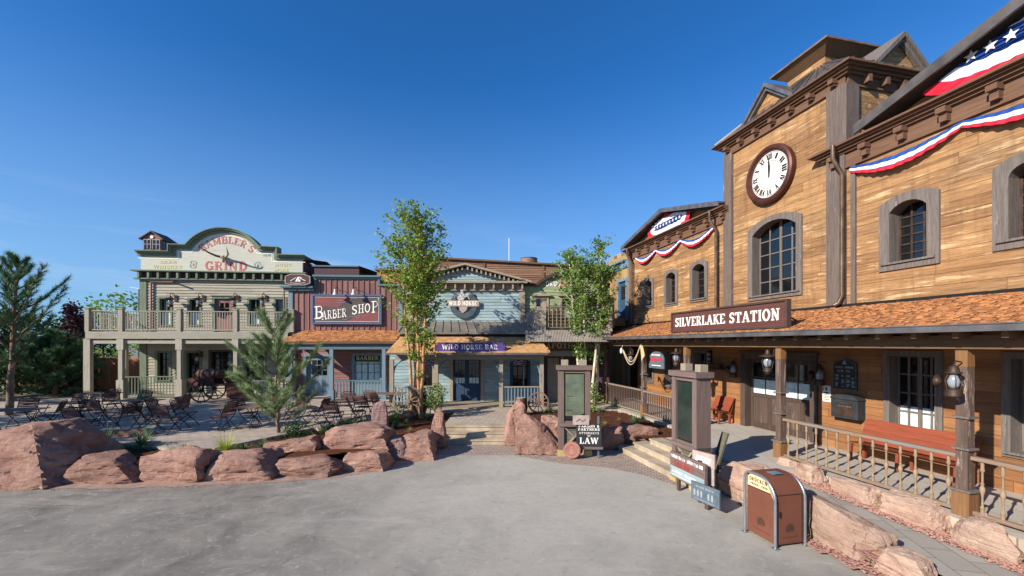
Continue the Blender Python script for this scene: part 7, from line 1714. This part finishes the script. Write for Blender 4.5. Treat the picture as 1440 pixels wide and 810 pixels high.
bushy((172-720)/590*33,33,H+(484-411)*33/590,2.6,'light green airy tree behind the left end of the balcony',52,'leafy',120,.16,.33,z0=.35,per=12)
bushy((143-720)/590*31,31,H+(484-430)*31/590,1.7,'small light green tree between purple tree and balcony post',57,'leafy',90,.15,.3,z0=.3,per=12)
bushy(-28.5,27.6,5.0,2.2,'dark green shrub mass under the dark pines',53,'leafd',420,.13,.3,z0=.0,cat='shrub',name='dense_shrub')
bushy(-29.5,25.0,5.2,2.6,'dark green shrub mass at the left picture edge',58,'leafd',420,.14,.32,z0=.0,cat='shrub',name='dense_shrub')
bushy(-18.8,31.0,4.6,1.6,'bright green bush seen through the left saloon porch above the fence',55,'leafy',160,.15,.3,z0=.2,cat='shrub',name='leafy_bush')
# trees standing left of the view that shade the terrace and the left of the square
bushy(-21.5,8.4,8.0,2.6,'leafy tree just outside the left edge shading the terrace',61,'leafd',420,.16,.34,z0=.25)
bushy(-24.5,11.0,8.0,2.8,'leafy tree beyond the left edge beside the dark pines',63,'leafd',420,.16,.34,z0=.2)
def blades(name,px,py,z,R_,n,w,mat,label,seed,cat='plant',up=.9,droop=.35,grp=None,xy=None,curve=3):
    rg=random.Random(seed); X,Y=xy or gp(px,py,z); o=thing(name,label,cat,(X,Y,z-.02),0,grp); m_=MB()
    for i in range(n):
        a=rg.uniform(0,6.283); L=R_*rg.uniform(.6,1.1); el_=rg.uniform(.25,1.45)*up; pr=None; s=Vector((-sin(a),cos(a),0))
        for j in range(curve+1):
            t=j/curve; r=L*t*cos(el_); zz=L*t*sin(el_)-droop*L*t*t*cos(el_)*.6; c=Vector((cos(a)*r,sin(a)*r,zz)); ww=w*(1-t)**.6*(1 if t>0 else .8); q=(c-s*ww,c+s*ww)
            if pr: m_.face([pr[0],pr[1],q[1],q[0]])
            pr=q
    m_.build('blades',M[mat],o); return o
yg_='yuccas planted in the beds'
for i,(px,py,z,r,lab) in enumerate([(146,628,.5,.8,'dark yucca in the front bed behind the long low boulder, left one'),(199,627,.5,.72,'dark yucca in the front bed, right of its twin'),(560,584,.44,.5,'yucca left of the tan aspen stems'),(600,590,.44,.45,'yucca right of the tan aspen stems near the upright stone'),
  (556,600,.44,.3,'pale small yucca beside the perched slab'),(749,600,.45,.4,'yucca on top of the slanting boulder'),(773,580,.45,.5,'yucca just left of the left menu stand'),(858,560,.45,.45,'yucca behind the left menu stand, near the picket railing'),
  (862,574,.45,.45,'blue-green yucca in the middle of the right bed'),(893,596,.45,.5,'largest yucca at the top of the corner steps bed'),(700,566,.5,.3,'small plant beside the bar porch post'),(612,577,.45,.35,'small yucca behind the wagon wheel'),(740,590,.44,.3,'little yucca beside the dark barrel')]):
    blades('yucca_plant',px,py,z,r,95,.017,'yucca',lab,100+i,grp=yg_)
blades('grass_tuft',317,634,.5,.78,170,.007,'ygrass','bright yellow-green grass tuft in the front bed',130,droop=.5)
blades('grass_tuft',344,634,.4,.42,70,.010,'yucca','green tuft right of the bright yellow-green grass',131,droop=.5)
for i,(px,py,lab) in enumerate([(870,592,'dry pale grass tuft in the right bed'),(921,600,'dry grass tuft by the top of the corner steps'),(240,634,'dry grass tuft between the yuccas and the yellow-green grass'),(122,640,'dry grass tuft behind the long low boulder'),(575,606,'dry tuft among stones under the aspen'),(905,580,'dry grass tuft beside the picket railing')]):
    blades('dry_grass_tuft',px,py,.43,.28,80,.004,'drygrass',lab,140+i,droop=.6,grp='dry grass tufts in the beds')
bushy(*gp(812+18,578,.45),1.2,.5,'small leafy shrub at the foot of the pale-barked tree',71,'leafy',60,.06,.1,z0=.05,z=.43,cat='shrub',name='leafy_shrub',trunk=.02)
bushy(*gp(612,590,.45),1.5,.42,'small light green sapling right of the tan aspen stems',72,'leaf1',60,.05,.1,z0=.35,z=.43,cat='shrub',name='leafy_shrub',trunk=.02)
bushy(*gp(470,606,.45),.35,.7,'low dark creeping shrub behind the flat slab',73,'leafd',80,.04,.08,z0=.0,z=.4,cat='shrub',name='creeping_shrub',trunk=.02)
for i,(px,py,r,mt,lab) in enumerate([(260,632,.35,'drygrass','straw-coloured tuft between boulders left of the yellow-green grass'),(172,632,.3,'drygrass','short straw tuft between the two dark yuccas'),(368,628,.4,'yucca','grey-green tuft under the left of the young pine'),(430,614,.35,'leafd','dark tuft right of the young pine stem'),(455,607,.4,'yucca','grey-green tuft behind the perched slab'),
  (515,604,.35,'leafd','dark tuft left of the upright purple stone'),(843,580,.42,'yucca','grey-green tuft right of the left menu stand'),(880,575,.34,'leafy','light green tuft in the right bed near the pickets'),(903,590,.36,'leafd','dark green tuft by the picket railing foot'),(850,598,.3,'drygrass','straw tuft behind the blocky right-hand boulder'),(768,590,.4,'leafd','dark tuft against the left menu stand'),(728,574,.4,'leafy','light tuft beside the tall upright stone'),(570,596,.35,'leafd','dark tuft in front of the tan aspen stems'),(620,584,.35,'drygrass','straw tuft behind the narrow upright stone')]):
    blades('bed_plant',px,py,.44,r,70,.009,mt,lab,200+i,droop=.5,grp='small plants in the beds')
for i,(px,py,h,w_,mt,lab) in enumerate([(410,612,.4,.5,'leafd','low dark shrub at the foot of the young pine'),(500,603,.32,.6,'leafd','creeping shrub behind the largest perched slab'),(548,592,.4,.3,'leafy','small shrub beside the upright purple-brown stone'),(745,574,.5,.35,'leafy','small shrub between the dark wagon wheel and the left stand'),(885,560,.4,.3,'leafd','low shrub by the far picket railing')]):
    bushy(*gp(px,py,.45),h,w_,lab,210+i,mt,70,.035,.07,z0=.0,z=.41,cat='shrub',name='low_shrub',trunk=.015)
# low ground cover
rg=random.Random(77); m_=MB()
for i in range(2600):
    px=rg.uniform(-12.8,-7.5); py=rg.uniform(10.6,12.3)
    if noise.noise(Vector((px*1.1,py*1.1,3)))<.0 or py<10.75+(px+9)*.15: continue
    leaves(m_,[Vector((px,py,.44))],.03,2,rg,.05)
tag(m_.build('ground_cover',M['leafd']),kind='stuff')
# ================================================================ world, sun, camera
w = bpy.data.worlds.new('World'); sc.world = w; w.use_nodes = True; nt = w.node_tree
bg = nt.nodes['Background']; sk = nt.nodes.new('ShaderNodeTexSky'); sk.sky_type='NISHITA'; sk.sun_disc=False
LD = Vector((.80,.58,-.50)).normalized()
el = math.asin(-LD.z); sk.sun_elevation = el; sk.sun_rotation = atan2(-LD.x,-LD.y)
sk.air_density=1.0; sk.dust_density=.3; sk.ozone_density=3.5; sk.altitude=600
mu = nt.nodes.new('ShaderNodeMix'); mu.data_type='RGBA'; mu.blend_type='MULTIPLY'; mu.inputs[0].default_value=1; mu.inputs[7].default_value=(.22,.74,1.2,1)
nt.links.new(sk.outputs[0], mu.inputs[6]); bg.inputs[1].default_value=.1
tc = nt.nodes.new('ShaderNodeTexCoord'); sx = nt.nodes.new('ShaderNodeSeparateXYZ'); nt.links.new(tc.outputs['Generated'], sx.inputs[0])
mr = nt.nodes.new('ShaderNodeMapRange'); mr.interpolation_type='SMOOTHSTEP'; mr.inputs[1].default_value=-.12; mr.inputs[2].default_value=.55; mr.inputs[3].default_value=.85; mr.inputs[4].default_value=0; nt.links.new(sx.outputs[2], mr.inputs[0])
hz_ = nt.nodes.new('ShaderNodeMix'); hz_.data_type='RGBA'; hz_.inputs[7].default_value=(2.3,3.6,5.2,1)
nt.links.new(mr.outputs[0], hz_.inputs[0]); nt.links.new(mu.outputs[2], hz_.inputs[6])
mpw = nt.nodes.new('ShaderNodeMapping'); mpw.inputs['Scale'].default_value=(2,2,14); nt.links.new(tc.outputs['Generated'], mpw.inputs[0])
cn = nt.nodes.new('ShaderNodeTexNoise'); cn.inputs['Scale'].default_value=1.6; cn.inputs['Detail'].default_value=7; cn.inputs['Roughness'].default_value=.6; nt.links.new(mpw.outputs[0], cn.inputs['Vector'])
cr = nt.nodes.new('ShaderNodeMapRange'); cr.inputs[1].default_value=.5; cr.inputs[2].default_value=.8; cr.inputs[4].default_value=.55; nt.links.new(cn.outputs['Fac'], cr.inputs[0])
ce = nt.nodes.new('ShaderNodeMapRange'); ce.inputs[1].default_value=.30; ce.inputs[2].default_value=.02; nt.links.new(sx.outputs[2], ce.inputs[0])
cm = nt.nodes.new('ShaderNodeMath'); cm.operation='MULTIPLY'; nt.links.new(cr.outputs[0], cm.inputs[0]); nt.links.new(ce.outputs[0], cm.inputs[1])
cw = nt.nodes.new('ShaderNodeMix'); cw.data_type='RGBA'; cw.inputs[7].default_value=(5.2,5.8,6.6,1); nt.links.new(cm.outputs[0], cw.inputs[0]); nt.links.new(hz_.outputs[2], cw.inputs[6]); nt.links.new(cw.outputs[2], bg.inputs[0])
sd = bpy.data.lights.new('sun','SUN'); sd.energy=5.0; sd.angle=radians(.5); sd.color=(1,.93,.82)
so = bpy.data.objects.new('sun', sd); COL.objects.link(so); so.rotation_euler = LD.to_track_quat('-Z','Y').to_euler()
cd = bpy.data.cameras.new('camera'); cam = bpy.data.objects.new('camera', cd); COL.objects.link(cam); sc.camera = cam
cam.location=(0,0,H); cam.rotation_euler=(pi/2,0,0); cd.sensor_width=36; cd.lens=36*FOC/1440; cd.shift_x=0; cd.shift_y=(CY-405)/1440
cd.clip_end=2000; cd.clip_start=.05
sc.view_settings.view_transform='Standard'; sc.view_settings.look='None'; sc.view_settings.exposure=.58; sc.view_settings.gamma=1
sc.render.engine='CYCLES'
